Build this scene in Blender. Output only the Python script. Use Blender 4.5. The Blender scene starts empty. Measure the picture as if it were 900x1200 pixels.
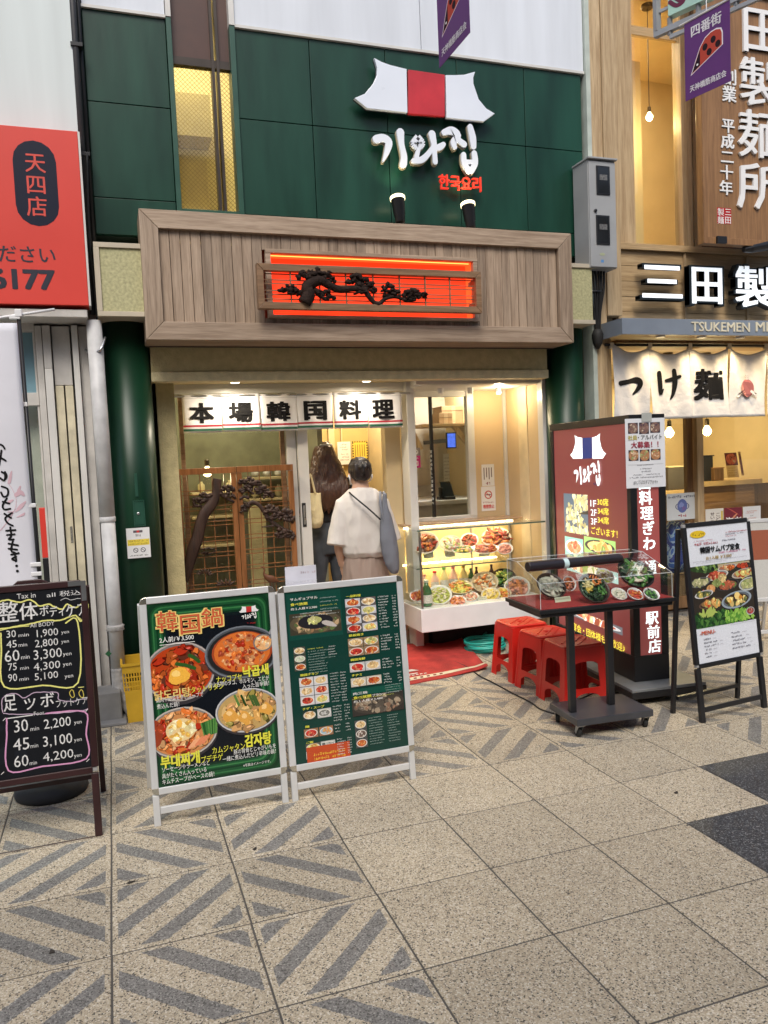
import bpy, bmesh, math, random
from mathutils import Vector as V, Matrix, noise
random.seed(7)
S = bpy.context.scene
COL = S.collection
rad = math.radians
# ------------------------------------------------------------------ camera, sky, sun, exposure
EYE = 1.55; FPX = 927.1
yaw, pitch, roll = rad(18.92), rad(3.80), rad(-2.51)
CF = V((math.sin(yaw)*math.cos(pitch), math.cos(yaw)*math.cos(pitch), -math.sin(pitch)))
_r = V((math.cos(yaw), -math.sin(yaw), 0)); _u = _r.cross(CF)
CR = _r*math.cos(roll) + _u*math.sin(roll)
CU = -_r*math.sin(roll) + _u*math.cos(roll)
CO = V((0, 0, EYE))
cd = bpy.data.cameras.new('camera'); cam = bpy.data.objects.new('camera', cd); COL.objects.link(cam)
cd.sensor_fit = 'HORIZONTAL'; cd.sensor_width = 36; cd.lens = 36*FPX/900
cd.clip_start = 0.05; cd.clip_end = 500
M3 = Matrix((CR, CU, -CF)).transposed()
cam.matrix_world = Matrix.Translation(CO) @ M3.to_4x4()
S.camera = cam
W = bpy.data.worlds.new('World'); S.world = W; W.use_nodes = True
nt = W.node_tree; bg = nt.nodes['Background']
sky = nt.nodes.new('ShaderNodeTexSky'); sky.sky_type = 'NISHITA'; sky.sun_disc = False
SUN_EL, SUN_AZ = 50, 200      # elevation; compass azimuth, clockwise from +Y (behind the camera, a little to the left)
sky.sun_elevation = rad(SUN_EL); sky.sun_rotation = rad(SUN_AZ); sky.air_density = 1.0; sky.dust_density = 3.0; sky.ozone_density = 1.0
nt.links.new(sky.outputs[0], bg.inputs[0]); bg.inputs[1].default_value = 0.11
sl = bpy.data.lights.new('sun', 'SUN'); sl.energy = 1.7; sl.angle = rad(26); sl.color = (1, .95, .86)
sun = bpy.data.objects.new('sun', sl); COL.objects.link(sun)
sd = V((math.sin(rad(SUN_AZ))*math.cos(rad(SUN_EL)), math.cos(rad(SUN_AZ))*math.cos(rad(SUN_EL)), math.sin(rad(SUN_EL))))
sun.rotation_euler = sd.to_track_quat('Z', 'Y').to_euler()
S.view_settings.view_transform = 'Standard'; S.view_settings.look = 'None'
S.view_settings.exposure = 0.56; S.view_settings.gamma = 1
S.cycles.max_bounces = 8; S.cycles.transparent_max_bounces = 16; S.cycles.use_denoising = True
S.cycles.sample_clamp_indirect = 4

def ray(px, py): return CF + CR*((px-450)/FPX) - CU*((py-600)/FPX)
def at(px, py, Y): d = ray(px, py); return CO + d*(Y/d.y)         # photo pixel -> point at depth Y
def atz(px, py, z): d = ray(px, py); return CO + d*((z-EYE)/d.z)  # photo pixel -> point at height z
def atx(px, py, X): d = ray(px, py); return CO + d*(X/d.x)

# ------------------------------------------------------------------ materials
MATS = {}
def nodes(name):
    m = bpy.data.materials.new(name); m.use_nodes = True; MATS[name] = m
    t = m.node_tree; return m, t, t.nodes['Principled BSDF']
def rgb(c): return (c[0], c[1], c[2], 1)
def add(t, typ, **kw):
    n = t.nodes.new(typ)
    for k, v in kw.items(): setattr(n, k, v)
    return n
def mat(name, c, rough=.5, metal=0, var=.12, nscale=8, bump=.0, bscale=60, emit=0, ecol=None, coat=0, spec=None, stretch=None, trans=0, sheen=0):
    if name in MATS: return MATS[name]
    m, t, b = nodes(name)
    L = t.links.new
    tc = add(t, 'ShaderNodeTexCoord'); mp = add(t, 'ShaderNodeMapping')
    L(tc.outputs['Object'], mp.inputs[0])
    if stretch: mp.inputs['Scale'].default_value = stretch
    n = add(t, 'ShaderNodeTexNoise'); n.inputs['Scale'].default_value = nscale; n.inputs['Detail'].default_value = 6
    L(mp.outputs[0], n.inputs['Vector'])
    cr = add(t, 'ShaderNodeValToRGB'); cr.color_ramp.elements[0].position = .3; cr.color_ramp.elements[1].position = .7
    cr.color_ramp.elements[0].color = rgb([x*(1-var) for x in c]); cr.color_ramp.elements[1].color = rgb([min(1, x*(1+var)) for x in c])
    L(n.outputs[0], cr.inputs[0]); L(cr.outputs[0], b.inputs['Base Color'])
    mr = add(t, 'ShaderNodeMapRange'); mr.inputs['To Min'].default_value = max(.02, rough-.08); mr.inputs['To Max'].default_value = min(1, rough+.08)
    L(n.outputs[0], mr.inputs[0]); L(mr.outputs[0], b.inputs['Roughness'])
    b.inputs['Metallic'].default_value = metal
    if coat: b.inputs['Coat Weight'].default_value = coat; b.inputs['Coat Roughness'].default_value = .08
    if spec is not None: b.inputs['Specular IOR Level'].default_value = spec
    if trans: b.inputs['Transmission Weight'].default_value = trans
    if sheen: b.inputs['Sheen Weight'].default_value = sheen
    if bump:
        n2 = add(t, 'ShaderNodeTexNoise'); n2.inputs['Scale'].default_value = bscale; n2.inputs['Detail'].default_value = 4
        L(mp.outputs[0], n2.inputs['Vector'])
        bp = add(t, 'ShaderNodeBump'); bp.inputs['Strength'].default_value = bump; bp.inputs['Distance'].default_value = .01
        L(n2.outputs[0], bp.inputs['Height']); L(bp.outputs[0], b.inputs['Normal'])
    if emit:
        b.inputs['Emission Color'].default_value = rgb(ecol or c); b.inputs['Emission Strength'].default_value = emit
    return m
def wood(name, c1, c2, rough=.55, axis='z', rnd=.25, scale=1, bump=.25, coat=0):
    """long-grained wood; each object gets its own offset and tone"""
    if name in MATS: return MATS[name]
    m, t, b = nodes(name); L = t.links.new
    tc = add(t, 'ShaderNodeTexCoord'); oi = add(t, 'ShaderNodeObjectInfo')
    vm = add(t, 'ShaderNodeVectorMath', operation='ADD')
    cx = add(t, 'ShaderNodeCombineXYZ')
    mu = add(t, 'ShaderNodeMath', operation='MULTIPLY'); mu.inputs[1].default_value = 37
    L(oi.outputs['Random'], mu.inputs[0])
    for i in range(3): L(mu.outputs[0], cx.inputs[i])
    L(tc.outputs['Object'], vm.inputs[0]); L(cx.outputs[0], vm.inputs[1])
    mp = add(t, 'ShaderNodeMapping'); L(vm.outputs[0], mp.inputs[0])
    s = {'x': (1.2, 22, 22), 'z': (22, 22, 1.2), 'y': (22, 1.2, 22)}[axis]
    mp.inputs['Scale'].default_value = [q*scale for q in s]
    n = add(t, 'ShaderNodeTexNoise'); n.inputs['Scale'].default_value = 1.6; n.inputs['Detail'].default_value = 8; n.inputs['Distortion'].default_value = .7
    L(mp.outputs[0], n.inputs['Vector'])
    n3 = add(t, 'ShaderNodeTexNoise'); n3.inputs['Scale'].default_value = 9; n3.inputs['Detail'].default_value = 5
    L(mp.outputs[0], n3.inputs['Vector'])
    mx0 = add(t, 'ShaderNodeMath', operation='ADD'); L(n.outputs[0], mx0.inputs[0])
    ml = add(t, 'ShaderNodeMath', operation='MULTIPLY_ADD'); ml.inputs[1].default_value = .5; ml.inputs[2].default_value = -.25
    L(n3.outputs[0], ml.inputs[0]); L(ml.outputs[0], mx0.inputs[1])
    cr = add(t, 'ShaderNodeValToRGB'); cr.color_ramp.elements[0].position = .32; cr.color_ramp.elements[1].position = .68
    cr.color_ramp.elements[0].color = rgb(c1); cr.color_ramp.elements[1].color = rgb(c2)
    L(mx0.outputs[0], cr.inputs[0])
    hv = add(t, 'ShaderNodeHueSaturation')
    mr = add(t, 'ShaderNodeMapRange'); mr.inputs['To Min'].default_value = 1-rnd; mr.inputs['To Max'].default_value = 1+rnd
    L(oi.outputs['Random'], mr.inputs[0]); L(mr.outputs[0], hv.inputs['Value']); L(cr.outputs[0], hv.inputs['Color'])
    L(hv.outputs[0], b.inputs['Base Color']); b.inputs['Roughness'].default_value = rough
    if coat: b.inputs['Coat Weight'].default_value = coat
    bp = add(t, 'ShaderNodeBump'); bp.inputs['Strength'].default_value = bump; bp.inputs['Distance'].default_value = .004
    L(n3.outputs[0], bp.inputs['Height']); L(bp.outputs[0], b.inputs['Normal'])
    return m
def granite(name, cols, dark=None, rough=.75):
    m, t, b = nodes(name); L = t.links.new
    tc = add(t, 'ShaderNodeTexCoord'); oi = add(t, 'ShaderNodeObjectInfo')
    mu = add(t, 'ShaderNodeMath', operation='MULTIPLY'); mu.inputs[1].default_value = 53
    L(oi.outputs['Random'], mu.inputs[0]); cx = add(t, 'ShaderNodeCombineXYZ')
    for i in range(2): L(mu.outputs[0], cx.inputs[i])
    vm = add(t, 'ShaderNodeVectorMath', operation='ADD'); L(tc.outputs['Object'], vm.inputs[0]); L(cx.outputs[0], vm.inputs[1])
    vo = add(t, 'ShaderNodeTexVoronoi'); vo.inputs['Scale'].default_value = 225; L(vm.outputs[0], vo.inputs['Vector'])
    sp = add(t, 'ShaderNodeSeparateColor'); L(vo.outputs['Color'], sp.inputs[0])
    def ramp(cs):
        cr = add(t, 'ShaderNodeValToRGB'); cr.color_ramp.interpolation = 'CONSTANT'
        e = cr.color_ramp.elements; e[0].position = 0; e[0].color = rgb(cs[0][1]); e[1].position = cs[1][0]; e[1].color = rgb(cs[1][1])
        for p, c in cs[2:]: q = e.new(p); q.color = rgb(c)
        L(sp.outputs[0], cr.inputs[0]); return cr
    a = ramp(cols); out = a.outputs[0]; b.inputs['Roughness'].default_value = rough
    if dark:
        d = ramp(dark)
        sx = add(t, 'ShaderNodeSeparateXYZ'); L(tc.outputs['Object'], sx.inputs[0])
        nz = add(t, 'ShaderNodeTexNoise'); nz.inputs['Scale'].default_value = 90; L(tc.outputs['Object'], nz.inputs['Vector'])
        su = add(t, 'ShaderNodeMath', operation='SUBTRACT'); L(sx.outputs[0], su.inputs[0]); L(sx.outputs[1], su.inputs[1])
        dv = add(t, 'ShaderNodeMath', operation='DIVIDE'); dv.inputs[1].default_value = 0.4495/2; L(su.outputs[0], dv.inputs[0])
        nn = add(t, 'ShaderNodeMath', operation='MULTIPLY_ADD'); nn.inputs[1].default_value = .09; L(nz.outputs[0], nn.inputs[0]); L(dv.outputs[0], nn.inputs[2])
        fr = add(t, 'ShaderNodeMath', operation='FRACT'); L(nn.outputs[0], fr.inputs[0])
        s5 = add(t, 'ShaderNodeMath', operation='SUBTRACT'); s5.inputs[1].default_value = .545; L(fr.outputs[0], s5.inputs[0])
        ab = add(t, 'ShaderNodeMath', operation='ABSOLUTE'); L(s5.outputs[0], ab.inputs[0])
        lt = add(t, 'ShaderNodeMath', operation='LESS_THAN'); lt.inputs[1].default_value = .2; L(ab.outputs[0], lt.inputs[0])
        ax = add(t, 'ShaderNodeMath', operation='ABSOLUTE'); ay = add(t, 'ShaderNodeMath', operation='ABSOLUTE'); L(sx.outputs[0], ax.inputs[0]); L(sx.outputs[1], ay.inputs[0])
        mm = add(t, 'ShaderNodeMath', operation='MAXIMUM'); L(ax.outputs[0], mm.inputs[0]); L(ay.outputs[0], mm.inputs[1])
        l2 = add(t, 'ShaderNodeMath', operation='LESS_THAN'); l2.inputs[1].default_value = .204; L(mm.outputs[0], l2.inputs[0])
        ml = add(t, 'ShaderNodeMath', operation='MULTIPLY'); L(lt.outputs[0], ml.inputs[0]); L(l2.outputs[0], ml.inputs[1])
        mx = add(t, 'ShaderNodeMix', data_type='RGBA'); L(ml.outputs[0], mx.inputs[0]); L(a.outputs[0], mx.inputs[6]); L(d.outputs[0], mx.inputs[7])
        out = mx.outputs[2]
        rr = add(t, 'ShaderNodeMapRange'); rr.inputs['To Min'].default_value = .75; rr.inputs['To Max'].default_value = .58
        L(ml.outputs[0], rr.inputs[0]); L(rr.outputs[0], b.inputs['Roughness'])
    # broad dirt
    dn = add(t, 'ShaderNodeTexNoise'); dn.inputs['Scale'].default_value = 2.2; dn.inputs['Detail'].default_value = 6; L(vm.outputs[0], dn.inputs['Vector'])
    dr = add(t, 'ShaderNodeMapRange'); dr.inputs['To Min'].default_value = .78; dr.inputs['To Max'].default_value = 1.12; L(dn.outputs[0], dr.inputs[0])
    hv = add(t, 'ShaderNodeHueSaturation'); L(out, hv.inputs['Color'])
    r2 = add(t, 'ShaderNodeMapRange'); r2.inputs['To Min'].default_value = .87; r2.inputs['To Max'].default_value = 1.08; L(oi.outputs['Random'], r2.inputs[0])
    m3 = add(t, 'ShaderNodeMath', operation='MULTIPLY'); L(dr.outputs[0], m3.inputs[0]); L(r2.outputs[0], m3.inputs[1])
    gv = add(t, 'ShaderNodeTexVoronoi'); gv.inputs['Scale'].default_value = 5.5; gv.inputs['Randomness'].default_value = 1; L(vm.outputs[0], gv.inputs['Vector'])
    gr = add(t, 'ShaderNodeMapRange'); gr.inputs['From Min'].default_value = .035; gr.inputs['From Max'].default_value = .07; gr.inputs['To Min'].default_value = .62; gr.inputs['To Max'].default_value = 1; L(gv.outputs['Distance'], gr.inputs[0])
    m4 = add(t, 'ShaderNodeMath', operation='MULTIPLY'); L(m3.outputs[0], m4.inputs[0]); L(gr.outputs[0], m4.inputs[1]); L(m4.outputs[0], hv.inputs['Value'])
    L(hv.outputs[0], b.inputs['Base Color'])
    bp = add(t, 'ShaderNodeBump'); bp.inputs['Strength'].default_value = .25; bp.inputs['Distance'].default_value = .002
    L(vo.outputs['Distance'], bp.inputs['Height']); L(bp.outputs[0], b.inputs['Normal'])
    return m
def printmat(name, rough=.25, emit=0, grain=.12, gscale=260, coat=0):
    """flat printed ink: the colours come with the printed shapes"""
    m, t, b = nodes(name); L = t.links.new
    at_ = add(t, 'ShaderNodeVertexColor', layer_name='ink')
    tc = add(t, 'ShaderNodeTexCoord')
    n = add(t, 'ShaderNodeTexNoise'); n.inputs['Scale'].default_value = gscale; n.inputs['Detail'].default_value = 3; L(tc.outputs['Object'], n.inputs['Vector'])
    mr = add(t, 'ShaderNodeMapRange'); mr.inputs['From Min'].default_value = .3; mr.inputs['From Max'].default_value = .7
    mr.inputs['To Min'].default_value = 1-grain; mr.inputs['To Max'].default_value = 1+grain; L(n.outputs[0], mr.inputs[0])
    hv = add(t, 'ShaderNodeHueSaturation'); L(at_.outputs[0], hv.inputs['Color']); L(mr.outputs[0], hv.inputs['Value'])
    L(hv.outputs[0], b.inputs['Base Color']); b.inputs['Roughness'].default_value = rough
    b.inputs['Specular IOR Level'].default_value = .22
    if coat: b.inputs['Coat Weight'].default_value = coat; b.inputs['Coat Roughness'].default_value = .05
    if emit: L(hv.outputs[0], b.inputs['Emission Color']); b.inputs['Emission Strength'].default_value = emit
    return m
def glassmat(name, tint=(1, 1, 1), op=.12, rough=.02):
    """thin pane: mostly see-through with a mirror reflection on top"""
    m = bpy.data.materials.new(name); m.use_nodes = True; MATS[name] = m; t = m.node_tree; L = t.links.new
    t.nodes.remove(t.nodes['Principled BSDF']); o = t.nodes['Material Output']
    tr = add(t, 'ShaderNodeBsdfTransparent'); tr.inputs[0].default_value = rgb(tint)
    gl = add(t, 'ShaderNodeBsdfGlossy'); gl.inputs['Roughness'].default_value = rough
    fr = add(t, 'ShaderNodeFresnel'); ge = add(t, 'ShaderNodeNewGeometry'); io = add(t, 'ShaderNodeMapRange'); io.inputs['To Min'].default_value = 1.42; io.inputs['To Max'].default_value = 1/1.42; L(ge.outputs['Backfacing'], io.inputs[0]); L(io.outputs[0], fr.inputs[0])
    n = add(t, 'ShaderNodeTexNoise'); n.inputs['Scale'].default_value = 3; tc = add(t, 'ShaderNodeTexCoord'); L(tc.outputs['Object'], n.inputs[0])
    ma = add(t, 'ShaderNodeMapRange'); ma.inputs['To Min'].default_value = op*.4; ma.inputs['To Max'].default_value = .9; L(fr.outputs[0], ma.inputs[0])
    mx = add(t, 'ShaderNodeMixShader'); L(ma.outputs[0], mx.inputs[0]); L(tr.outputs[0], mx.inputs[1]); L(gl.outputs[0], mx.inputs[2]); L(mx.outputs[0], o.inputs[0])
    return m

# ------------------------------------------------------------------ mesh builder
def orth(d):
    d = d.normalized(); a = V((0, 0, 1)) if abs(d.z) < .9 else V((1, 0, 0))
    x = a.cross(d).normalized(); return x, d.cross(x)
def smoothpath(pts, n=5):
    """Catmull-Rom through tuples of any length"""
    P = [pts[0]] + list(pts) + [pts[-1]]; out = []
    for i in range(1, len(P)-2):
        for k in range(n):
            s = k/n; q = []
            for a, b, c, d in zip(P[i-1], P[i], P[i+1], P[i+2]):
                q.append(.5*((2*b)+(-a+c)*s+(2*a-5*b+4*c-d)*s*s+(-a+3*b-3*c+d)*s**3))
            out.append(tuple(q))
    out.append(tuple(P[-2])); return out
class B:
    def __init__(s): s.v = []; s.f = []; s.c = []; s.cur = None; s.sm = False
    def face(s, idx): s.f.append(tuple(idx)); s.c.append(s.cur)
    def poly(s, pts):
        i = len(s.v); s.v += [V(p) for p in pts]; s.face(range(i, i+len(pts))); return s
    def box(s, x0, x1, y0, y1, z0, z1, M=None):
        i = len(s.v)
        p = [V((x, y, z)) for z in (z0, z1) for y in (y0, y1) for x in (x0, x1)]
        if M is not None: p = [M @ q for q in p]
        s.v += p
        for q in ((0, 2, 3, 1), (4, 5, 7, 6), (0, 1, 5, 4), (1, 3, 7, 5), (3, 2, 6, 7), (2, 0, 4, 6)): s.face([i+k for k in q])
        return s
    def bar(s, a, b, w, h, up=(0, 0, 1)):
        """rectangular bar from a to b: w across, h along up"""
        a = V(a); b = V(b); d = (b-a).normalized(); u = V(up); sd = d.cross(u).normalized(); u = sd.cross(d)
        i = len(s.v)
        for q in (a, b):
            for (p, r) in ((-1, -1), (1, -1), (1, 1), (-1, 1)): s.v.append(q+sd*(p*w/2)+u*(r*h/2))
        for q in ((3, 2, 1, 0), (4, 5, 6, 7), (0, 1, 5, 4), (1, 2, 6, 5), (2, 3, 7, 6), (3, 0, 4, 7)): s.face([i+k for k in q])
        return s
    def prism(s, pts, d):
        """polygon pts extruded by vector d"""
        n = len(pts); i = len(s.v); d = V(d); s.v += [V(p) for p in pts]+[V(p)+d for p in pts]
        s.face(range(i+n-1, i-1, -1)); s.face(range(i+n, i+2*n))
        for k in range(n): s.face((i+k, i+(k+1) % n, i+n+(k+1) % n, i+n+k))
        return s
    def tube(s, pts, r, n=10, cap=True, flat=None):
        """tube along pts; r number or list; flat=(vector, factor) squashes sections along vector"""
        pts = [V(p[:3]) for p in pts]; R = r if isinstance(r, (list, tuple)) else [r]*len(pts)
        i0 = len(s.v); x = None
        for k, p in enumerate(pts):
            d = (pts[min(k+1, len(pts)-1)]-pts[max(k-1, 0)]).normalized()
            if x is None: x, y = orth(d)
            else: x = (x-d*x.dot(d)).normalized(); y = d.cross(x)
            for j in range(n):
                a = 2*math.pi*j/n; o = (x*math.cos(a)+y*math.sin(a))*R[k]
                if flat: fv = V(flat[0]); o = o-fv*o.dot(fv)*(1-flat[1])
                s.v.append(p+o)
        for k in range(len(pts)-1):
            for j in range(n):
                a = i0+k*n+j; b = i0+k*n+(j+1) % n; s.face((a, b, b+n, a+n))
        if cap: s.face([i0+j for j in range(n)][::-1]); s.face([i0+(len(pts)-1)*n+j for j in range(n)])
        return s
    def rings(s, rows, cap=True):
        """rows: list of equal-length point lists"""
        n = len(rows[0]); i0 = len(s.v)
        for r in rows: s.v += [V(p) for p in r]
        for k in range(len(rows)-1):
            for j in range(n):
                a = i0+k*n+j; b = i0+k*n+(j+1) % n; s.face((a, b, b+n, a+n))
        if cap: s.face([i0+j for j in range(n)][::-1]); s.face([i0+(len(rows)-1)*n+j for j in range(n)])
        return s
    def lathe(s, prof, c=(0, 0, 0), n=24, M=None, ex=1, ey=1):
        rows = []
        for r, z in prof: rows.append([(c[0]+r*ex*math.cos(2*math.pi*j/n), c[1]+r*ey*math.sin(2*math.pi*j/n), c[2]+z) for j in range(n)])
        if M is not None: rows = [[M @ V(p) for p in r] for r in rows]
        return s.rings(rows, cap=True)
    def blob(s, c, r, M=None, jit=.0, seg=8, ring=5):
        c = V(c); rows = []
        rx, ry, rz = r if isinstance(r, (tuple, list)) else (r, r, r)
        sd = random.random()*50
        for k in range(ring+1):
            a = math.pi*(k/ring-.5); rr = max(math.cos(a), .02)
            row = []
            for j in range(seg):
                th = 2*math.pi*j/seg; p = V((rx*rr*math.cos(th), ry*rr*math.sin(th), rz*math.sin(a)))
                if jit: p *= 1+jit*noise.noise(V((math.cos(th)*rr*1.4+sd, math.sin(th)*rr*1.4, math.sin(a)*1.4+sd)))*2
                if M is not None: p = M @ p
                row.append(c+p)
            rows.append(row)
        return s.rings(rows)
    def grid(s, nx, ny, fn):
        i = len(s.v)
        for j in range(ny+1):
            for k in range(nx+1): s.v.append(V(fn(k/nx, j/ny)))
        for j in range(ny):
            for k in range(nx):
                a = i+j*(nx+1)+k; s.face((a, a+1, a+nx+2, a+nx+1))
        return s
    def mesh(s, name, smooth=False):
        me = bpy.data.meshes.new(name); me.from_pydata([tuple(v) for v in s.v], [], s.f)
        if any(c is not None for c in s.c):
            ca = me.color_attributes.new('ink', 'FLOAT_COLOR', 'CORNER'); k = 0; data = []
            for f, c in zip(s.f, s.c):
                c = c or (1, 1, 1)
                for _ in f: data += [c[0], c[1], c[2], 1]
            ca.data.foreach_set('color', data)
        if smooth: me.polygons.foreach_set('use_smooth', [True]*len(me.polygons))
        me.update(); return me
def base_inv(root): return (Matrix.Translation(root.location) @ root.rotation_euler.to_matrix().to_4x4()).inverted()
def part(name, b, m, root=None, smooth=False, bev=0, label=None, local=False, sub=0, seg=2):
    """link builder b as one mesh object; vertices are in world space unless local"""
    me = b.mesh(name, smooth) if isinstance(b, B) else b
    if m is not None and not me.materials: me.materials.append(m)
    o = bpy.data.objects.new(name, me); COL.objects.link(o)
    if root is not None:
        o.parent = root
        if not local: o.matrix_parent_inverse = inv_chain(root)
    if bev:
        md = o.modifiers.new('bevel', 'BEVEL'); md.width = bev; md.segments = seg; md.limit_method = 'ANGLE'; md.angle_limit = rad(40)
    if sub:
        md = o.modifiers.new('sub', 'SUBSURF'); md.levels = md.render_levels = sub
    if label: o['label'] = label
    return o
def wm(o):
    m = Matrix.Translation(o.location) @ o.rotation_euler.to_matrix().to_4x4()
    if o.parent: m = wm(o.parent) @ o.matrix_parent_inverse @ m
    return m
def inv_chain(root): return wm(root).inverted()
def thing(name, label, cat, loc=(0, 0, 0), group=None, rz=0, kind=None):
    o = bpy.data.objects.new(name, None); COL.objects.link(o); o.location = loc; o.rotation_euler = (0, 0, rz); o.empty_display_size = .1
    o['label'] = label; o['category'] = cat
    if group: o['group'] = group
    if kind: o['kind'] = kind
    return o
def tag(o, label=None, cat=None, group=None, kind=None):
    for k, v in (('label', label), ('category', cat), ('group', group), ('kind', kind)):
        if v: o[k] = v
    return o
def children(o): return [c for c in bpy.data.objects if c.parent == o]
def copy_tree(o, kids=None, parent=None):
    c = o.copy(); COL.objects.link(c)
    if parent is not None: c.parent = parent
    for ch in children(o): copy_tree(ch, None, c)
    return c
def rect(b, x0, y0, x1, y1, Y, depth):
    """box whose front face at depth Y spans the photo pixels (x0,y0) top-left .. (x1,y1) bottom-right"""
    a = at(x0, y0, Y); c = at(x1, y1, Y); b.box(a.x, c.x, Y, Y+depth, c.z, a.z); return a.x, c.x, c.z, a.z

# ------------------------------------------------------------------ planes, print and text
class PL:
    """a flat surface: origin o, unit u (reading direction), unit v (up)"""
    def __init__(s, o, u=(1, 0, 0), v=(0, 0, 1)):
        s.o = V(o); s.u = V(u).normalized(); v = V(v); s.v = (v-s.u*v.dot(s.u)).normalized(); s.n = s.u.cross(s.v)
    def px(s, x, y):
        d = ray(x, y); t = (s.o-CO).dot(s.n)/d.dot(s.n); p = CO+d*t-s.o; return p.dot(s.u), p.dot(s.v)
    def w(s, a, b, off=0): return s.o+s.u*a+s.v*b+s.n*off
def yplane(Y): return PL((0, Y, 0))
_tc = {}
def glyphs(t, extr=0, res=2):
    k = (t, extr, res)
    if k in _tc: return _tc[k]
    c = bpy.data.curves.new('t', 'FONT'); c.body = t; c.size = 1; c.resolution_u = res; c.extrude = extr
    o = bpy.data.objects.new('t', c); COL.objects.link(o)
    me = bpy.data.meshes.new_from_object(o.evaluated_get(bpy.context.evaluated_depsgraph_get()))
    vs = [tuple(v.co) for v in me.vertices]; fs = [tuple(p.vertices) for p in me.polygons]
    bpy.data.objects.remove(o); bpy.data.meshes.remove(me); bpy.data.curves.remove(c)
    _tc[k] = (vs, fs); return vs, fs
BOLD = {0: [(0, 0)], 1: [(-.012, 0), (.012, 0), (0, .01)], 2: [(-.025, -.01), (.025, -.01), (-.025, .015), (.025, .015), (0, 0)],
        3: [(-.04, -.025), (.04, -.025), (-.04, .025), (.04, .025), (0, 0), (0, -.03), (0, .03)]}
def puttext(b, pl, t, u0, v0, w, h, bold=0, off=.001, ext=0, shear=0, fit=True, em=None, rise=0):
    """text into the box u0..u0+w, v0..v0+h on plane pl; em=(size_x,size_y) keeps the em square instead"""
    vs, fs = glyphs(t, .5 if ext else 0)
    if not vs: return
    xs = [p[0] for p in vs]; ys = [p[1] for p in vs]; x0, x1, y0, y1 = min(xs), max(xs), min(ys), max(ys)
    if em: sx, sy = em; ox, oy = u0, v0; x0 = 0; y0 = -.1
    else: sx = w/max(x1-x0, 1e-6); sy = h/max(y1-y0, 1e-6); ox, oy = u0, v0
    es = sy
    for n, (bx, by) in enumerate(BOLD[bold]):
        i = len(b.v)
        for p in vs:
            uu = (p[0]-x0+bx)*sx; vv = (p[1]-y0+by)*sy+rise*uu
            b.v.append(pl.w(ox+uu+shear*vv, oy+vv, off+n*1e-4+(p[2]+.5)*ext))
        for f in fs: b.face([i+k for k in f])
def line(b, pl, t, pL, pR, h, **kw):
    """text whose bottom-left and bottom-right are photo pixels pL, pR and whose height is h pixels"""
    u0, v0 = pl.px(*pL); u1, v1 = pl.px(*pR); _, vt = pl.px(pL[0], pL[1]-h)
    puttext(b, pl, t, u0, v0, u1-u0, vt-v0, rise=(v1-v0)/(u1-u0) if kw.pop('slant', False) else 0, **kw)
def column(b, pl, t, pT, pB, wpx, **kw):
    """vertical text: centre line from photo pixel pT (top) to pB (bottom), wpx wide"""
    u0, v0 = pl.px(*pT); u1, v1 = pl.px(*pB); ul, _ = pl.px(pT[0]-wpx/2, pT[1]); ur, _ = pl.px(pT[0]+wpx/2, pT[1])
    w = ur-ul; n = len(t); ch = (v0-v1)/n
    for i, c in enumerate(t):
        if c == ' ': continue
        cu = u0+(u1-u0)*(i+.5)/n; cv = v0-(i+1)*ch
        puttext(b, pl, c, cu-w/2, cv, w, ch, em=(w, ch*.98), **kw)
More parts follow.
